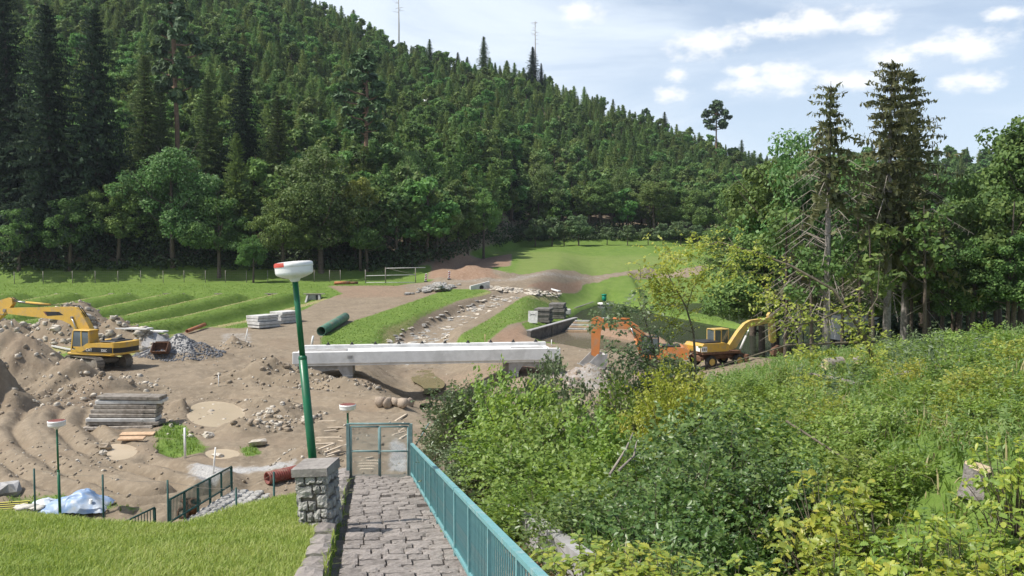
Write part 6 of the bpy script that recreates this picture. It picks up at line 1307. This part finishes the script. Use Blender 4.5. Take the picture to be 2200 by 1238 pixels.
# longer grass on the banks, beds and meadow edge: tufts
n = 90000; Y = 78 + 52 * q.rand(n); X = Y * q.uniform(-.62, .25, n)
iu = np.clip(np.searchsorted(US, X / Y), 0, nc - 1); iy = np.clip(np.searchsorted(YS, Y), 0, nr - 1); k = (grass[iy, iu] > .6) & ((X < 6) | (GZ[iy, iu] > .3)); X, Y = X[k], Y[k]; dd = dry[iy, iu][k]
V = blades(len(X), X, Y, .03, .13, .045, 6, 1.2); md_ = (dd > q.uniform(.2, .9, len(X))).astype(int); lf_dry = leafmat('dry_grass', [(.30, .26, .12), (.40, .35, .19), (.48, .43, .27)], .3, .6, .2, 0, 0)
lf_field = leafmat('field_grass', [(.10, .17, .032), (.14, .22, .042), (.19, .26, .06)], .3, .6, .2, 0, 0)
o = ob('bank_grass', np_mesh('bank_grass', V, bladeF(len(X)), False, [lf_field, lf_dry], np.tile(md_, 3))); tag(o, 'rough grass on the beds and ditch banks, straw coloured in places', None, None, 'stuff')
# sparse weeds on the site grass patches
n = 26000; Y = 26 + 26 * q.rand(n); X = Y * q.uniform(-.62, -.25, n); iu = np.clip(np.searchsorted(US, X / Y), 0, nc - 1); iy = np.clip(np.searchsorted(YS, Y), 0, nr - 1); k = (grass[iy, iu] > q.uniform(.35, .9, n)); X, Y = X[k], Y[k]
V = blades(len(X), X, Y, .08, .28, .02, 8, .7); o = ob('site_weeds', np_mesh('site_weeds', V, bladeF(len(X)), False, [lf_field])); tag(o, 'patches of weeds on the churned earth', None, None, 'stuff')
# ------------------------------------------------------------------ leafy growth on the right
def leafset(P, T, Nn, L, Wd, fold=.35): return cards(P, Nn, T, L, Wd, fold)
def twig_leaves(r, S0, Dr, Ln, n, L, Wd, up=.5, spread=.9):
    """leaves set alternately along twigs; returns leaf cards"""
    m = len(S0); t = np.tile((np.arange(n) + .5) / n, m)[:, None]; S_ = np.repeat(S0, n, 0); Dd = np.repeat(unit(Dr), n, 0); ln = np.repeat(Ln, n)[:, None]
    sag = np.array([0, 0, -1.]) * (t ** 2) * ln * .25; k = m * n; side = unit(np.cross(Dd, np.array([0, 0, 1.])) + 1e-4) * np.where(np.tile(np.arange(n) % 2, m)[:, None] == 0, 1, -1)
    T = unit(Dd * .7 + side * spread + r.normal(size=(k, 3)) * .35 - np.array([0, 0, .15])); Nn = unit(np.array([0, 0, 1.]) * up + r.normal(size=(k, 3)) * .45 + side * .15 + np.array([-.25, -.15, .2]))
    s_ = (.65 + .6 * r.rand(k)) * (1.1 - .3 * t[:, 0]); P = S_ + Dd * t * ln + sag + T * (L * s_ * .5)[:, None]
    return leafset(P, T, Nn, L * s_, Wd * s_)
def bush_mesh(seed, nt_, nleaf, L, Wd, lf, tl=.45, shape=1.0, open_=.0):
    """unit bush: radius 1, height 2 (z 0..2)"""
    r = rs(seed); nl_ = 8; ld = unit(r.normal(size=(nl_, 3)) + np.array([0, 0, .3])); LC = ld * np.array([.5, .5, .55]) + np.array([0, 0, 1.05]); lr = .36 + .25 * r.rand(nl_)
    pk = r.randint(0, nl_, nt_); d = unit(r.normal(size=(nt_, 3)) + np.array([0, 0, .2])); S0 = LC[pk] + d * lr[pk][:, None] * (.35 + .65 * r.rand(nt_, 1) ** .6)
    S0[:, 2] = np.clip(S0[:, 2], .08, 2.0); Dr = d * .8 + np.array([0, 0, .45]) + r.normal(size=(nt_, 3)) * .4
    V = twig_leaves(r, S0, Dr, tl * (.6 + .7 * r.rand(nt_)), nleaf, L, Wd); me = np_mesh('foliage', V.reshape(-1, 3), cards_tri(V), False, [lf])
    mb = MB()
    for i in range(14):
        a = r.rand() * 6.28; q_ = LC[i % nl_] + r.normal(size=3) * .25; mb.tube([(math.cos(a) * .12, math.sin(a) * .12, -.15), (q_[0] * .45, q_[1] * .45, q_[2] * .55), tuple(q_)], [.022, .015, .005], 5, False)
    for i in range(0, min(nt_, 160), 2): e_ = S0[i] + unit(Dr[i:i + 1])[0] * tl * .8; mb.tube([tuple(S0[i] - unit(Dr[i:i + 1])[0] * .25), tuple(e_)], [.006, .003], 3, False)
    return me, mb.mesh('stems', twigmat)
lf_k0 = leafmat('leaves_laurel', [(0.054, 0.09, 0.036), (0.09, 0.138, 0.054), (0.156, 0.21, 0.096), (0.264, 0.312, 0.18)], .22, .35, .5, .01, .1)
lf_k1 = leafmat('leaves_hazel', [(0.112, 0.1845, 0.0369), (0.1717, 0.2527, 0.0516), (0.2463, 0.3347, 0.0738), (0.3284, 0.3962, 0.1046)], .38, .45, .4, .015, .12)
lf_k2 = leafmat('leaves_deep_green', [(0.0499, 0.1035, 0.028), (0.0854, 0.1553, 0.0396), (0.1351, 0.2135, 0.0559), (0.2135, 0.2848, 0.0932)], .32, .38, .5, .012, .12)
lf_k3 = leafmat('leaves_yellow_green', [(0.184, 0.23, 0.0403), (0.276, 0.322, 0.0575), (0.3795, 0.4025, 0.0805), (0.483, 0.4715, 0.115)], .4, .45, .35, .01, .1)
lf_k4 = leafmat('leaves_grey_green', [(.085, .125, .055), (.13, .175, .08), (.20, .25, .13)], .32, .45, .4, .015, .1)
lf_oak = leafmat('leaves_oak', [(0.144, 0.228, 0.048), (0.228, 0.312, 0.06), (0.36, 0.396, 0.072), (0.504, 0.48, 0.09)], .40, .40, .45, .012, .12)
lf_weed = leafmat('leaves_weed', [(0.0805, 0.1437, 0.0403), (0.138, 0.2127, 0.0575), (0.207, 0.2875, 0.0862), (0.3105, 0.368, 0.161)], .36, .5, .3, .01, .1)
KIND = {0: [bush_mesh(60 + i, 420, 8, .095, .052, lf_k0, .35) for i in range(2)], 1: [bush_mesh(64 + i, 430, 8, .11, .066, lf_k1, .42) for i in range(3)], 2: [bush_mesh(68 + i, 430, 8, .10, .062, lf_k2, .40) for i in range(3)],
        3: [bush_mesh(72 + i, 400, 8, .10, .05, lf_k3, .42) for i in range(2)], 4: [bush_mesh(75 + i, 330, 8, .11, .07, lf_k4, .38) for i in range(2)]}
# oak leaf: lobed outline
def oak_leaves(P, T, Nn, L):
    ol = np.array([(0, 0), (.10, .07), (.22, .16), (.28, .10), (.42, .27), (.50, .16), (.64, .30), (.72, .18), (.86, .20), (1.0, 0)]); n = len(P); T = unit(T - Nn * (T * Nn).sum(-1, keepdims=True)); Sd = np.cross(Nn, T); L = np.reshape(L, (-1, 1))
    vs = [P + T * L * x for x in (0, .5, 1.0)]; pts = []
    for sgn in (1, -1):
        for x, y in ol[1:-1]: pts.append(P + T * L * x + Sd * L * y * sgn + Nn * L * (abs(y) * .35 - .12 * x * x))
    mid = [P + T * L * x - Nn * L * .12 * x * x for x in (0, .25, .5, .75, 1.0)]; V = np.stack(mid + pts, 1); tri = []
    for s_, o_ in ((0, 5), (1, 13)):
        rim = [0] + list(range(o_, o_ + 8)) + [4]; xs = [0] + [p[0] for p in ol[1:-1]] + [1.0]
        for a_, b_ in zip(range(9), range(1, 10)):
            m_ = int(round((xs[a_] + xs[b_]) / 2 * 4)); m_ = min(max(m_, 0), 4); tri.append((rim[a_], rim[b_], m_) if s_ else (rim[b_], rim[a_], m_))
        for k in range(4):
            xk = (k + .5) / 4; j = int(np.argmin([abs(x - xk) for x in xs])); tri.append((k, k + 1, rim[j]) if not s_ else (k + 1, k, rim[j]))
    F_ = (np.arange(n)[:, None, None] * V.shape[1] + np.array(tri)[None]).reshape(-1, 3); return V.reshape(-1, 3), F_
def oak_mesh(seed, ntw, nl, L):
    r = rs(seed); d = unit(r.normal(size=(ntw, 3)) + np.array([0, 0, .55])); S0 = d * (.25 + .65 * r.rand(ntw, 1)) * np.array([1, 1, .9]) + np.array([0, 0, .9]); S0[:, 2] = np.clip(S0[:, 2], .05, 2); Dr = d + np.array([0, 0, .5]) + r.normal(size=(ntw, 3)) * .3
    k = ntw * nl; S_ = np.repeat(S0, nl, 0); Dd = np.repeat(unit(Dr), nl, 0); t = (.35 + .65 * r.rand(k, 1)); a = r.rand(k) * 6.28
    e1 = unit(np.cross(Dd, np.array([.3, .2, 1.]))); e2 = np.cross(Dd, e1); rad = e1 * np.cos(a)[:, None] + e2 * np.sin(a)[:, None]; T = unit(rad * .9 + Dd * .5 - np.array([0, 0, .12]) + r.normal(size=(k, 3)) * .15); Nn = unit(np.array([-.2, -.25, 1.]) + Dd * .3 + r.normal(size=(k, 3)) * .3)
    V, F_ = oak_leaves(S_ + Dd * t * .22, T, Nn, L * (.6 + .6 * r.rand(k))); me = np_mesh('foliage', V, F_, False, [lf_oak]); mb = MB()
    for i in range(ntw): e_ = S0[i] + unit(Dr[i:i + 1])[0] * .22; mb.tube([(S0[i][0] * .2, S0[i][1] * .2, max(0, S0[i][2] - .8)), tuple(S0[i] * np.array([.8, .8, .9])), tuple(e_)], [.012, .008, .003], 4, False)
    return me, mb.mesh('stems', twigmat)
OAK = [oak_mesh(80 + i, 95, 8, .15) for i in range(3)]
def place_bush(px, top, Y, rad, kind, label, group, i, ht=None):
    X = (px - 1100) / FPX * Y; z = gz(X, Y) - .05; zt = D(px, top, Y)[2]; h_ = max(.5, zt - z) if ht is None else ht
    sz = max(h_ / 1.95, .78 * rad); o = thing('oak_shoot' if kind == 'oak' else 'bush', label, 'bush', (X, Y, z + h_ - sz * 1.95), (px * .73) % 6.28, group); o.scale = (rad, rad, sz)
    f, s_ = (OAK if kind == 'oak' else KIND[kind])[i % (3 if kind in ('oak', 1, 2) else 2)]; ob('foliage', f, o); ob('stems', s_, o)
BU = [(978, 842, 22.6, 1.2, 0, 'dark small-leaved bush just right of the gate'), (1022, 826, 23.6, 1.2, 0, 'dark bush behind the one beside the gate'), (935, 925, 25.5, .7, 0, 'low dark bush behind the far end of the teal railing'), (1000, 950, 20.0, 1.0, 0, 'dark bush leaning over the teal railing'),
      (1010, 1000, 18.4, .9, 0, 'shaded dark bush above the leaf litter strip'), (1075, 818, 21.5, 1.2, 1, 'light green bush with its top against the bridge abutment'), (1135, 846, 20.0, 1.3, 1, 'light green bush below the right end of the bridge'), (1065, 915, 18.6, 1.1, 1, 'fresh green bush right of the dark bushes'),
      (1110, 985, 16.0, 1.1, 1, 'fresh green bush above the leaf litter strip'), (1205, 876, 18.5, 1.25, 1, 'fresh green bush in the middle of the thicket'), (1180, 950, 16.4, 1.15, 1, 'green bush below the middle of the thicket'), (1095, 1070, 14.0, .85, 1, 'green bush overhanging the concrete wall'), (1165, 1050, 13.6, 1.0, 1, 'green bush above the concrete wall'),
      (1250, 985, 14.6, 1.15, 1, 'green bush with yellow leaves near the thicket centre'), (1290, 905, 17.2, 1.2, 1, 'green bush left of the yellow green one'), (1330, 960, 15.2, 1.1, 1, 'green bush below the yellow green one'), (1225, 1095, 11.8, .9, 2, 'dark green bush above the concrete wall'), (1310, 1050, 12.4, 1.0, 2, 'dark green bush in the lower thicket'),
      (1425, 812, 17.4, .95, 3, 'yellow green bush standing up in the middle of the thicket'), (1385, 872, 18.2, 1.0, 3, 'low yellow green bush left of the tall yellow green one'), (1470, 850, 18.6, 1.0, 3, 'yellow green bush right of the tall yellow green one'), (1480, 905, 14.6, 1.25, 2, 'large deep green bush right of the thicket centre'), (1560, 930, 13.4, 1.2, 2, 'deep green bush with dark hollow below'),
      (1420, 985, 13.2, 1.1, 2, 'deep green bush below the large deep green one'), (1525, 1015, 11.4, 1.0, 2, 'deep green bush beside the dark hollow'), (1625, 990, 11.6, 1.0, 2, 'deep green bush left of the yellow oak shoots'), (1370, 1085, 10.8, .85, 2, 'deep green bush near the bottom edge'), (1640, 905, 15.0, 1.15, 2, 'deep green bush under the weedy slope'),
      (1480, 1120, 9.6, .8, 2, 'deep green bush at the bottom under the dark hollow'), (1580, 1110, 9.6, .75, 2, 'deep green bush at the bottom left of the oak shoots'), (1452, 772, 22.0, .85, 4, 'grey green bush before the orange excavator'), (1345, 812, 21.0, .8, 4, 'low grey green bush right of the digger bucket'), (1400, 818, 20.0, .8, 4, 'grey green bush under the orange excavator'),
      (1180, 792, 24.5, .75, 4, 'small pale bush at the right end of the bridge'), (1150, 826, 22.8, .8, 4, 'small pale bush below the right bridge abutment'), (1250, 850, 22.0, .85, 4, 'low pale bush on the bank right of the bridge'), (1560, 838, 21.5, 1.0, 1, 'green bush under the yellow wheeled excavator'), (1640, 826, 22.0, .9, 1, 'green bush at the edge of the bare earth'), (1720, 845, 19.0, 1.0, 1, 'green bush on the weedy slope left of the fallen branch'),
      (1810, 870, 16.0, .9, 3, 'yellow green bush below the fallen branch'), (1740, 930, 13.6, .9, 1, 'green bush above the yellow oak shoots'), (1900, 930, 13.6, .8, 1, 'green bush left of the tree stump'), (2010, 900, 15.0, .8, 1, 'green bush on the slope above the stump'), (1455, 796, 19.4, .9, 3, 'yellow green bush below the slim sapling'), (1530, 842, 18.4, 1.0, 1, 'green bush right of the yellow green ones'), (1345, 838, 19.4, .95, 1, 'green bush left of the yellow green ones'),
      (1610, 806, 24.0, .9, 1, 'green bush at the foot of the bent sapling, left'), (1690, 806, 25.0, .9, 1, 'green bush at the foot of the bare spruce trunk'), (1860, 800, 22.0, .9, 1, 'green bush round the foot of the bent sapling'), (1985, 838, 19.0, .8, 3, 'yellow green bush below the end of the fallen branch'), (2085, 800, 21.0, .9, 1, 'green bush high on the right slope'),
      (2165, 770, 20.0, .9, 1, 'green bush at the right edge high on the slope'), (2125, 880, 15.5, .8, 3, 'yellow green bush above the stump'), (1680, 880, 16.5, 1.0, 1, 'green bush right of the deep green ones'), (1950, 980, 11.5, .7, 1, 'green bush just left of the stump'), (2190, 850, 14.0, .8, 1, 'green bush at the right edge above the yellow oak shoot')]
BU += [(1575, 870, 17.0, .9, 1, 'leafy bush below the bare earth patch'), (1765, 815, 21.0, .8, 3, 'yellow green bush under the left end of the fallen branch'), (1840, 910, 14.6, .8, 1, 'leafy bush midway down the slope under the branch'), (1930, 860, 17.0, .8, 1, 'leafy bush under the forked limb of the branch'), (2050, 860, 17.5, .8, 1, 'leafy bush beside the short pale log'), (2140, 830, 18.0, .8, 1, 'leafy bush under the high pale log'),
       (2000, 800, 23.0, .8, 1, 'leafy bush just beyond the end of the fallen branch'), (2195, 800, 18.0, .8, 3, 'yellow green bush at the right edge on the slope'), (2060, 930, 13.4, .7, 3, 'yellow green bush uphill of the stump'), (1860, 975, 12.0, .7, 1, 'leafy bush above the second yellow oak shoot'), (2140, 955, 12.2, .7, 1, 'leafy bush uphill right of the stump'), (1720, 990, 11.4, .75, 2, 'deep green bush left of the highest oak shoot'), (2120, 735, 24.0, .9, 1, 'leafy bush at the top of the right slope'), (2040, 760, 24.5, .8, 1, 'leafy bush at the top of the slope below the white boat'), (1935, 770, 26.0, .8, 1, 'leafy bush at the foot of the tallest spruce')]
for i, (px, top, Y, rad, k, lb) in enumerate(BU): place_bush(px, top, Y, rad, k, lb, 'bushes of the thicket', i)
OK_ = [(1265, 1150, 8.8, .65, 'pale oak shoot leaning over the concrete wall'), (1350, 1165, 8.2, .65, 'pale oak shoot at the bottom edge, second from the left'), (1440, 1175, 7.8, .6, 'pale oak shoot at the bottom edge below the deep green bush'), (1700, 1185, 7.2, .55, 'oak shoot at the bottom edge left of the yellow ones'), (1790, 985, 9.4, .75, 'highest yellow oak shoot left of the stump'),
       (1880, 1040, 8.6, .75, 'yellow oak shoot right of the highest one'), (1800, 1110, 7.8, .65, 'yellow oak shoot below the highest one'), (1960, 1075, 8.0, .7, 'yellow oak shoot in front of the stump, left'), (2050, 1095, 7.6, .65, 'yellow oak shoot in front of the stump, right'), (2150, 1060, 8.2, .7, 'yellow oak shoot right of the stump'), (2195, 905, 8.8, .55, 'yellow oak shoot high at the right edge'),
       (1900, 1160, 7.0, .6, 'oak shoot at the bottom edge left of the brown dead leaves'), (2010, 1180, 6.8, .55, 'oak shoot at the bottom edge in the middle of the yellow ones'), (2120, 1160, 6.8, .6, 'oak shoot at the bottom edge near the right corner'), (2200, 1150, 6.9, .6, 'oak shoot in the bottom right corner'), (1600, 1185, 7.4, .55, 'oak shoot at the bottom edge under the dark hollow')]
for i, (px, top, Y, rad, lb) in enumerate(OK_): place_bush(px, top, Y, rad, 'oak', lb, 'oak shoots', i)
# weeds over the whole slope
q = rs(123); n = 5200; Y = 7.5 + 33 * q.rand(n) ** .9; X = Y * q.uniform(-.04, .68, n); er_ = np.interp(X, [-6, 0, 5, 8, 14, 18, 30, 60], [27, 30, 34.5, 38.5, 40.5, 39, 39, 39]); k = (X - xrail(Y) > 1.6) & (Y < er_) & (X / Y > .17 - .004 * (Y - 10)); X, Y = X[k], Y[k]
Z = ground(X, Y); m_ = len(X); hh = .25 + .55 * q.rand(m_) ** 1.5; Dr = np.stack([q.normal(size=m_) * .25, q.normal(size=m_) * .25, np.ones(m_)], 1); V = twig_leaves(q, np.stack([X, Y, Z], 1), Dr, hh, 14, .11, .034, .55, 1.1)
o = ob('slope_weeds', np_mesh('slope_weeds', V.reshape(-1, 3), cards_tri(V), False, [lf_weed])); tag(o, 'tall leafy weeds covering the slope on the right', None, None, 'stuff')
n = 26000; Y = 8 + 34 * q.rand(n); X = Y * q.uniform(.05, .68, n); er_ = np.interp(X, [-6, 0, 5, 8, 14, 18, 30, 60], [28, 31, 36, 40, 42, 41, 41, 41]); k = (X - xrail(Y) > 1.6) & (Y < er_); X, Y = X[k], Y[k]; V = blades(len(X), X, Y, .12, .45, .012, 12, .8); md_ = (q.rand(len(X)) < .2).astype(int)
o = ob('slope_grass', np_mesh('slope_grass', V, bladeF(len(X)), False, [lf_field, lf_dry], np.tile(md_, 3))); tag(o, 'long grass between the weeds on the right slope', None, None, 'stuff')
# woolly pale weeds standing up
for i, (px, py) in enumerate(((1955, 800), (1990, 780), (1880, 770), (2060, 810), (1800, 860))):
    h = HIT(px, py); V = []; r = rs(300 + i); S0 = np.array([[h.x + dx_, h.y + dy_, h.z] for dx_, dy_ in r.normal(size=(9, 2)) * .35]); Dr = np.stack([r.normal(size=9) * .1, r.normal(size=9) * .1, np.ones(9)], 1); V = twig_leaves(r, S0, Dr, .8 + .5 * r.rand(9), 26, .15, .05, .4, 1.2); o = thing('tall_weed', 'x', 'weeds', tuple(h)); ob('foliage', np_mesh('foliage', V.reshape(-1, 3) - np.array(h), cards_tri(V), False, [lf_k4]), o); tag(o, ['grey green clump of tall weeds in the middle of the slope', 'grey green clump of tall weeds right of the middle one', 'grey green clump of tall weeds by the fallen branch', 'grey green clump of tall weeds near the right logs', 'grey green clump of tall weeds left below the branch'][i], 'weeds', 'tall grey green weeds')
# ------------------------------------------------------------------ concrete wall beside the leaf litter, litter
mb = MB(); vs = []; ysw = np.arange(5, 17.1, 1.0)
for y in ysw:
    for off, z_ in ((1.30, -.4), (1.30, .36), (1.52, .36), (1.52, -.4)): vs.append((xrail(y) + off, y, zplane(y) + z_))
mb.add(vs, [(4 * i + a, 4 * i + 4 + a, 4 * i + 4 + (a + 1) % 4, 4 * i + (a + 1) % 4) for i in range(len(ysw) - 1) for a in range(4)]); o = mb.build('concrete_wall', concrete_grey); tag(o, 'low stained concrete wall between the leaf litter and the thicket', 'wall')
lf_litter = leafmat('leaf_litter', [(.13, .075, .04), (.22, .13, .07), (.32, .21, .12)], .1, .7, .2, 0, 0); n = 5200; Y = 6 + 20 * q.rand(n); X = xrail(Y) + q.uniform(.12, 1.32, n); P_ = np.stack([X, Y, ground(X, Y) + .012 + .02 * q.rand(n)], 1)
V = cards(P_, unit(q.normal(size=(n, 3)) * .35 + np.array([0, 0, 1.])), q.normal(size=(n, 3)), .05 + .04 * q.rand(n), .03 + .03 * q.rand(n), .3); o = ob('leaf_litter', np_mesh('leaf_litter', V.reshape(-1, 3), cards_tri(V), False, [lf_litter])); tag(o, 'brown fallen leaves on the strip beside the teal railing', None, None, 'stuff')
# ------------------------------------------------------------------ stump, logs, fallen branch, saplings
h = HIT(2102, 1056); o = thing('tree_stump', 'grey tree stump with pale cut top on the right slope', 'stump', tuple(h)); o.scale = (.85, .85, .8); mb = MB(); r = random.Random(2); prof = []
n_ = 18; vs = []
for z_, rd in ((-.1, .27), (.1, .215), (.28, .195), (.37, .19)):
    for k in range(n_): a = 2 * PI * k / n_; rr_ = rd * (1 + .10 * math.sin(3 * a + 1) + .05 * math.sin(7 * a)); vs.append((rr_ * math.cos(a), rr_ * math.sin(a), z_ + (.05 * math.cos(a - 2.2) if z_ > .3 else 0)))
mb.add(vs, [(i * n_ + k, i * n_ + (k + 1) % n_, i * n_ + n_ + (k + 1) % n_, i * n_ + n_ + k) for i in range(3) for k in range(n_)], False); mb.build('bark', bark_grey, o); cutw = mat('cut_wood', (.62, .50, .32), (.50, .38, .23), 12, .8, .3)
mb = MB(); mb.add([(v[0] * .96, v[1] * .96, v[2] - .004) for v in vs[-n_:]], [tuple(range(n_))]); mb.build('cut_face', cutw, o)
for i, (px, py, L, rz_, rd) in enumerate(((1790, 796, .6, .3, .20), (1838, 790, .4, 1.0, .15), (2086, 772, .4, .9, .09), (2100, 872, .4, .5, .09), (2022, 858, .35, -.2, .08), (2060, 845, .3, .7, .07))):
    h = HIT(px, py); o = thing('log', ['fat pale cut log at the top edge of the slope', 'smaller pale log beside the fat one', 'pale log high on the right slope', 'pale log below the high one on the right slope', 'short pale log in the middle of the right slope', 'smallest pale log on the right slope'][i], 'log', (h.x, h.y, h.z + rd * .9), rz_); mb = MB(); mb.tube([(-L / 2, 0, 0), (L / 2, 0, .05)], [rd, rd * .95], 12, False); mb.build('bark', wood_old, o)
    for s in (-1, 1): mb = MB(); mb.tube([(s * L / 2, 0, .025 + s * .025), (s * (L / 2 + .004), 0, .025 + s * .025)], rd * .97, 12); mb.build('cut_end', cutw, o)
def dpath(pts): return [Vector(D(a, b, y)) for a, b, y in pts]
fb = thing('fallen_branch', 'grey fallen branch lying across the top of the weedy slope', 'branch', (0, 0, 0))
for pts, rd in (([(1740, 803, 22), (1800, 815, 21.5), (1870, 830, 21), (1930, 806, 20.5), (2020, 788, 20)], [.03, .05, .06, .065, .07]), ([(1955, 800, 20.3), (1965, 840, 20), (1955, 875, 19.8), (1957, 900, 19.6)], [.045, .05, .035, .02]), ([(1870, 830, 21), (1868, 850, 20.8)], [.03, .01]), ([(1935, 806, 20.5), (1950, 815, 20.2), (1962, 826, 20)], [.03, .025, .02])): mb = MB(); mb.tube(dpath(pts), rd, 7); mb.build('limb', bark_grey, fb)
for i, pts in enumerate(([(1690, 905, 14), (1790, 970, 13), (1880, 1025, 12.2)], [(1850, 945, 13.5), (1905, 990, 12.8), (1930, 1015, 12.4)], [(1310, 1020, 12.6), (1345, 965, 13.2), (1360, 930, 13.6)], [(1330, 1010, 12.5), (1362, 980, 13.0), (1368, 948, 13.3)])):
    mb = MB(); mb.tube(dpath(pts), [.022, .018, .008], 6); o = mb.build('dry_stick', twigmat if i < 2 else deadtwig); tag(o, ['long bare stick slanting over the weeds left of the stump', 'second bare stick right of the long one', 'dead pale twig in the thicket centre', 'shorter dead pale twig in the thicket centre'][i], 'stick')
def sapling(name, label, limbs_, leaves, lf, L, Wd, ntw, seed):
    o = thing(name, label, 'sapling', tuple(limbs_[0][0][0])) if False else thing(name, label, 'sapling', (0, 0, 0)); r = rs(seed); b = limbs_[0][0][0]; base = Vector(D(*b)); o.location = base
    for k, (pts, rd) in enumerate(limbs_): mb = MB(); mb.tube([p - base for p in dpath(pts)], rd, 6, False); mb.build('stem' if k == 0 else 'branch', twigmat, o)
    S0 = []; Dr = []
    for (pts, n, spread, dirv) in leaves:
        P_ = np.array([tuple(p) for p in dpath(pts)]); t = r.rand(n) * (len(P_) - 1); i_ = np.minimum(t.astype(int), len(P_) - 2); f = (t - i_)[:, None]; S0.append(P_[i_] * (1 - f) + P_[i_ + 1] * f + r.normal(size=(n, 3)) * spread); Dr.append(np.array(dirv) + r.normal(size=(n, 3)) * .6)
    S0 = np.concatenate(S0); Dr = np.concatenate(Dr); V = twig_leaves(r, S0, Dr, .22 + .2 * r.rand(len(S0)), 6, L, Wd) - np.array(base); ob('foliage', np_mesh('foliage', V.reshape(-1, 3), cards_tri(V), False, [lf]), o)
    mb = MB()
    for i in range(0, len(S0), 2): mb.tube([tuple(S0[i] - np.array(base)), tuple(S0[i] + unit(Dr[i:i + 1])[0] * .3 - np.array(base))], [.006, .003], 3, False)
    tag(mb.build('twigs', twigmat, o), kind='stuff')
sapling('bent_sapling', 'bent yellow green sapling arching to the left before the spruces', [([(1900, 850, 23), (1862, 730, 23), (1790, 622, 23), (1700, 572, 23.3), (1630, 545, 23.6), (1545, 520, 24), (1490, 535, 24.2)], [.06, .05, .04, .032, .026, .018, .008]), ([(1830, 655, 23), (1760, 690, 22.8), (1690, 703, 22.6), (1630, 700, 22.6)], [.03, .024, .016, .008]), ([(1880, 735, 23), (1800, 737, 22.6), (1690, 742, 22.3), (1600, 770, 22), (1500, 800, 22)], [.035, .03, .025, .018, .008]), ([(1850, 700, 23), (1885, 640, 23), (1890, 560, 23)], [.02, .014, .006]), ([(1700, 572, 23.3), (1650, 590, 23.2), (1560, 580, 23.4)], [.015, .01, .005])],
    [([(1650, 555, 23.4), (1545, 520, 24), (1480, 535, 24.2), (1440, 570, 24.2)], 142, .16, (-.4, 0, -.1)), ([(1700, 575, 23.3), (1600, 585, 23.4), (1540, 580, 23.4)], 78, .18, (-.4, 0, -.2)), ([(1760, 690, 22.8), (1690, 680, 22.6), (1640, 640, 22.6)], 105, .25, (-.4, 0, .1)), ([(1870, 740, 23), (1840, 700, 23), (1800, 650, 23)], 92, .25, (-.2, 0, .2)), ([(1880, 830, 22), (1870, 760, 22.5)], 105, .28, (0, 0, .3)), ([(1780, 755, 22), (1700, 750, 22.2)], 50, .15, (0, 0, -.3))], lf_k3, .115, .062, 0, 401)
sapling('slim_sapling', 'slim upright sapling with pale leaves in the middle of the thicket', [([(1492, 860, 20), (1494, 780, 20), (1490, 715, 20), (1474, 660, 20), (1440, 600, 20), (1425, 560, 20)], [.035, .03, .026, .02, .012, .005]), ([(1476, 664, 20), (1488, 620, 20), (1510, 590, 20)], [.014, .01, .005]), ([(1490, 715, 20), (1460, 705, 20), (1430, 690, 20)], [.012, .008, .004])],
    [([(1474, 660, 20), (1440, 600, 20), (1415, 545, 20)], 105, .24, (-.3, 0, .2)), ([(1440, 640, 20), (1400, 600, 20)], 92, .22, (-.4, 0, 0)), ([(1488, 620, 20), (1512, 585, 20)], 36, .12, (.2, 0, .3)), ([(1480, 720, 20), (1430, 690, 20)], 23, .12, (-.3, 0, .2))], lf_k3, .105, .06, 0, 402)
sapling('leafy_sapling', 'leafy green sapling before the orange excavator', [([(1420, 880, 19.5), (1415, 800, 19.5), (1400, 730, 19.5), (1380, 670, 19.5), (1370, 640, 19.5)], [.03, .028, .02, .012, .005]), ([(1400, 730, 19.5), (1340, 690, 19.5), (1310, 665, 19.5)], [.014, .01, .005]), ([(1412, 790, 19.5), (1340, 765, 19.5), (1300, 745, 19.5)], [.014, .01, .005])],
    [([(1385, 690, 19.5), (1370, 645, 19.5)], 25, .14, (0, 0, .4)), ([(1345, 700, 19.5), (1305, 660, 19.5)], 27, .14, (-.3, 0, .3)), ([(1410, 790, 19.5), (1395, 720, 19.5)], 57, .22, (-.2, 0, .3)), ([(1380, 780, 19.5), (1310, 750, 19.5)], 42, .16, (-.3, 0, .2)), ([(1420, 850, 19.5), (1412, 800, 19.5)], 37, .25, (0, 0, .3)), ([(1300, 705, 19.5), (1280, 690, 19.5)], 9, .06, (-.3, 0, .2))], lf_k4, .12, .075, 0, 403)
# ------------------------------------------------------------------ the air
mb = MB(); mb.box((0, 450, 100), (2200, 1000, 212)); hz_ = bpy.data.materials.new('haze'); hz_.use_nodes = True; t = hz_.node_tree; t.nodes.clear(); pv = N(t, 'ShaderNodeVolumePrincipled'); pv.inputs['Color'].default_value = (.80, .87, 1.0, 1); pv.inputs['Density'].default_value = .0001; pv.inputs['Anisotropy'].default_value = .2
om = N(t, 'ShaderNodeOutputMaterial'); t.links.new(pv.outputs[0], om.inputs['Volume']); o = mb.build('haze', hz_); tag(o, 'thin summer haze filling the valley', None, None, 'stuff')
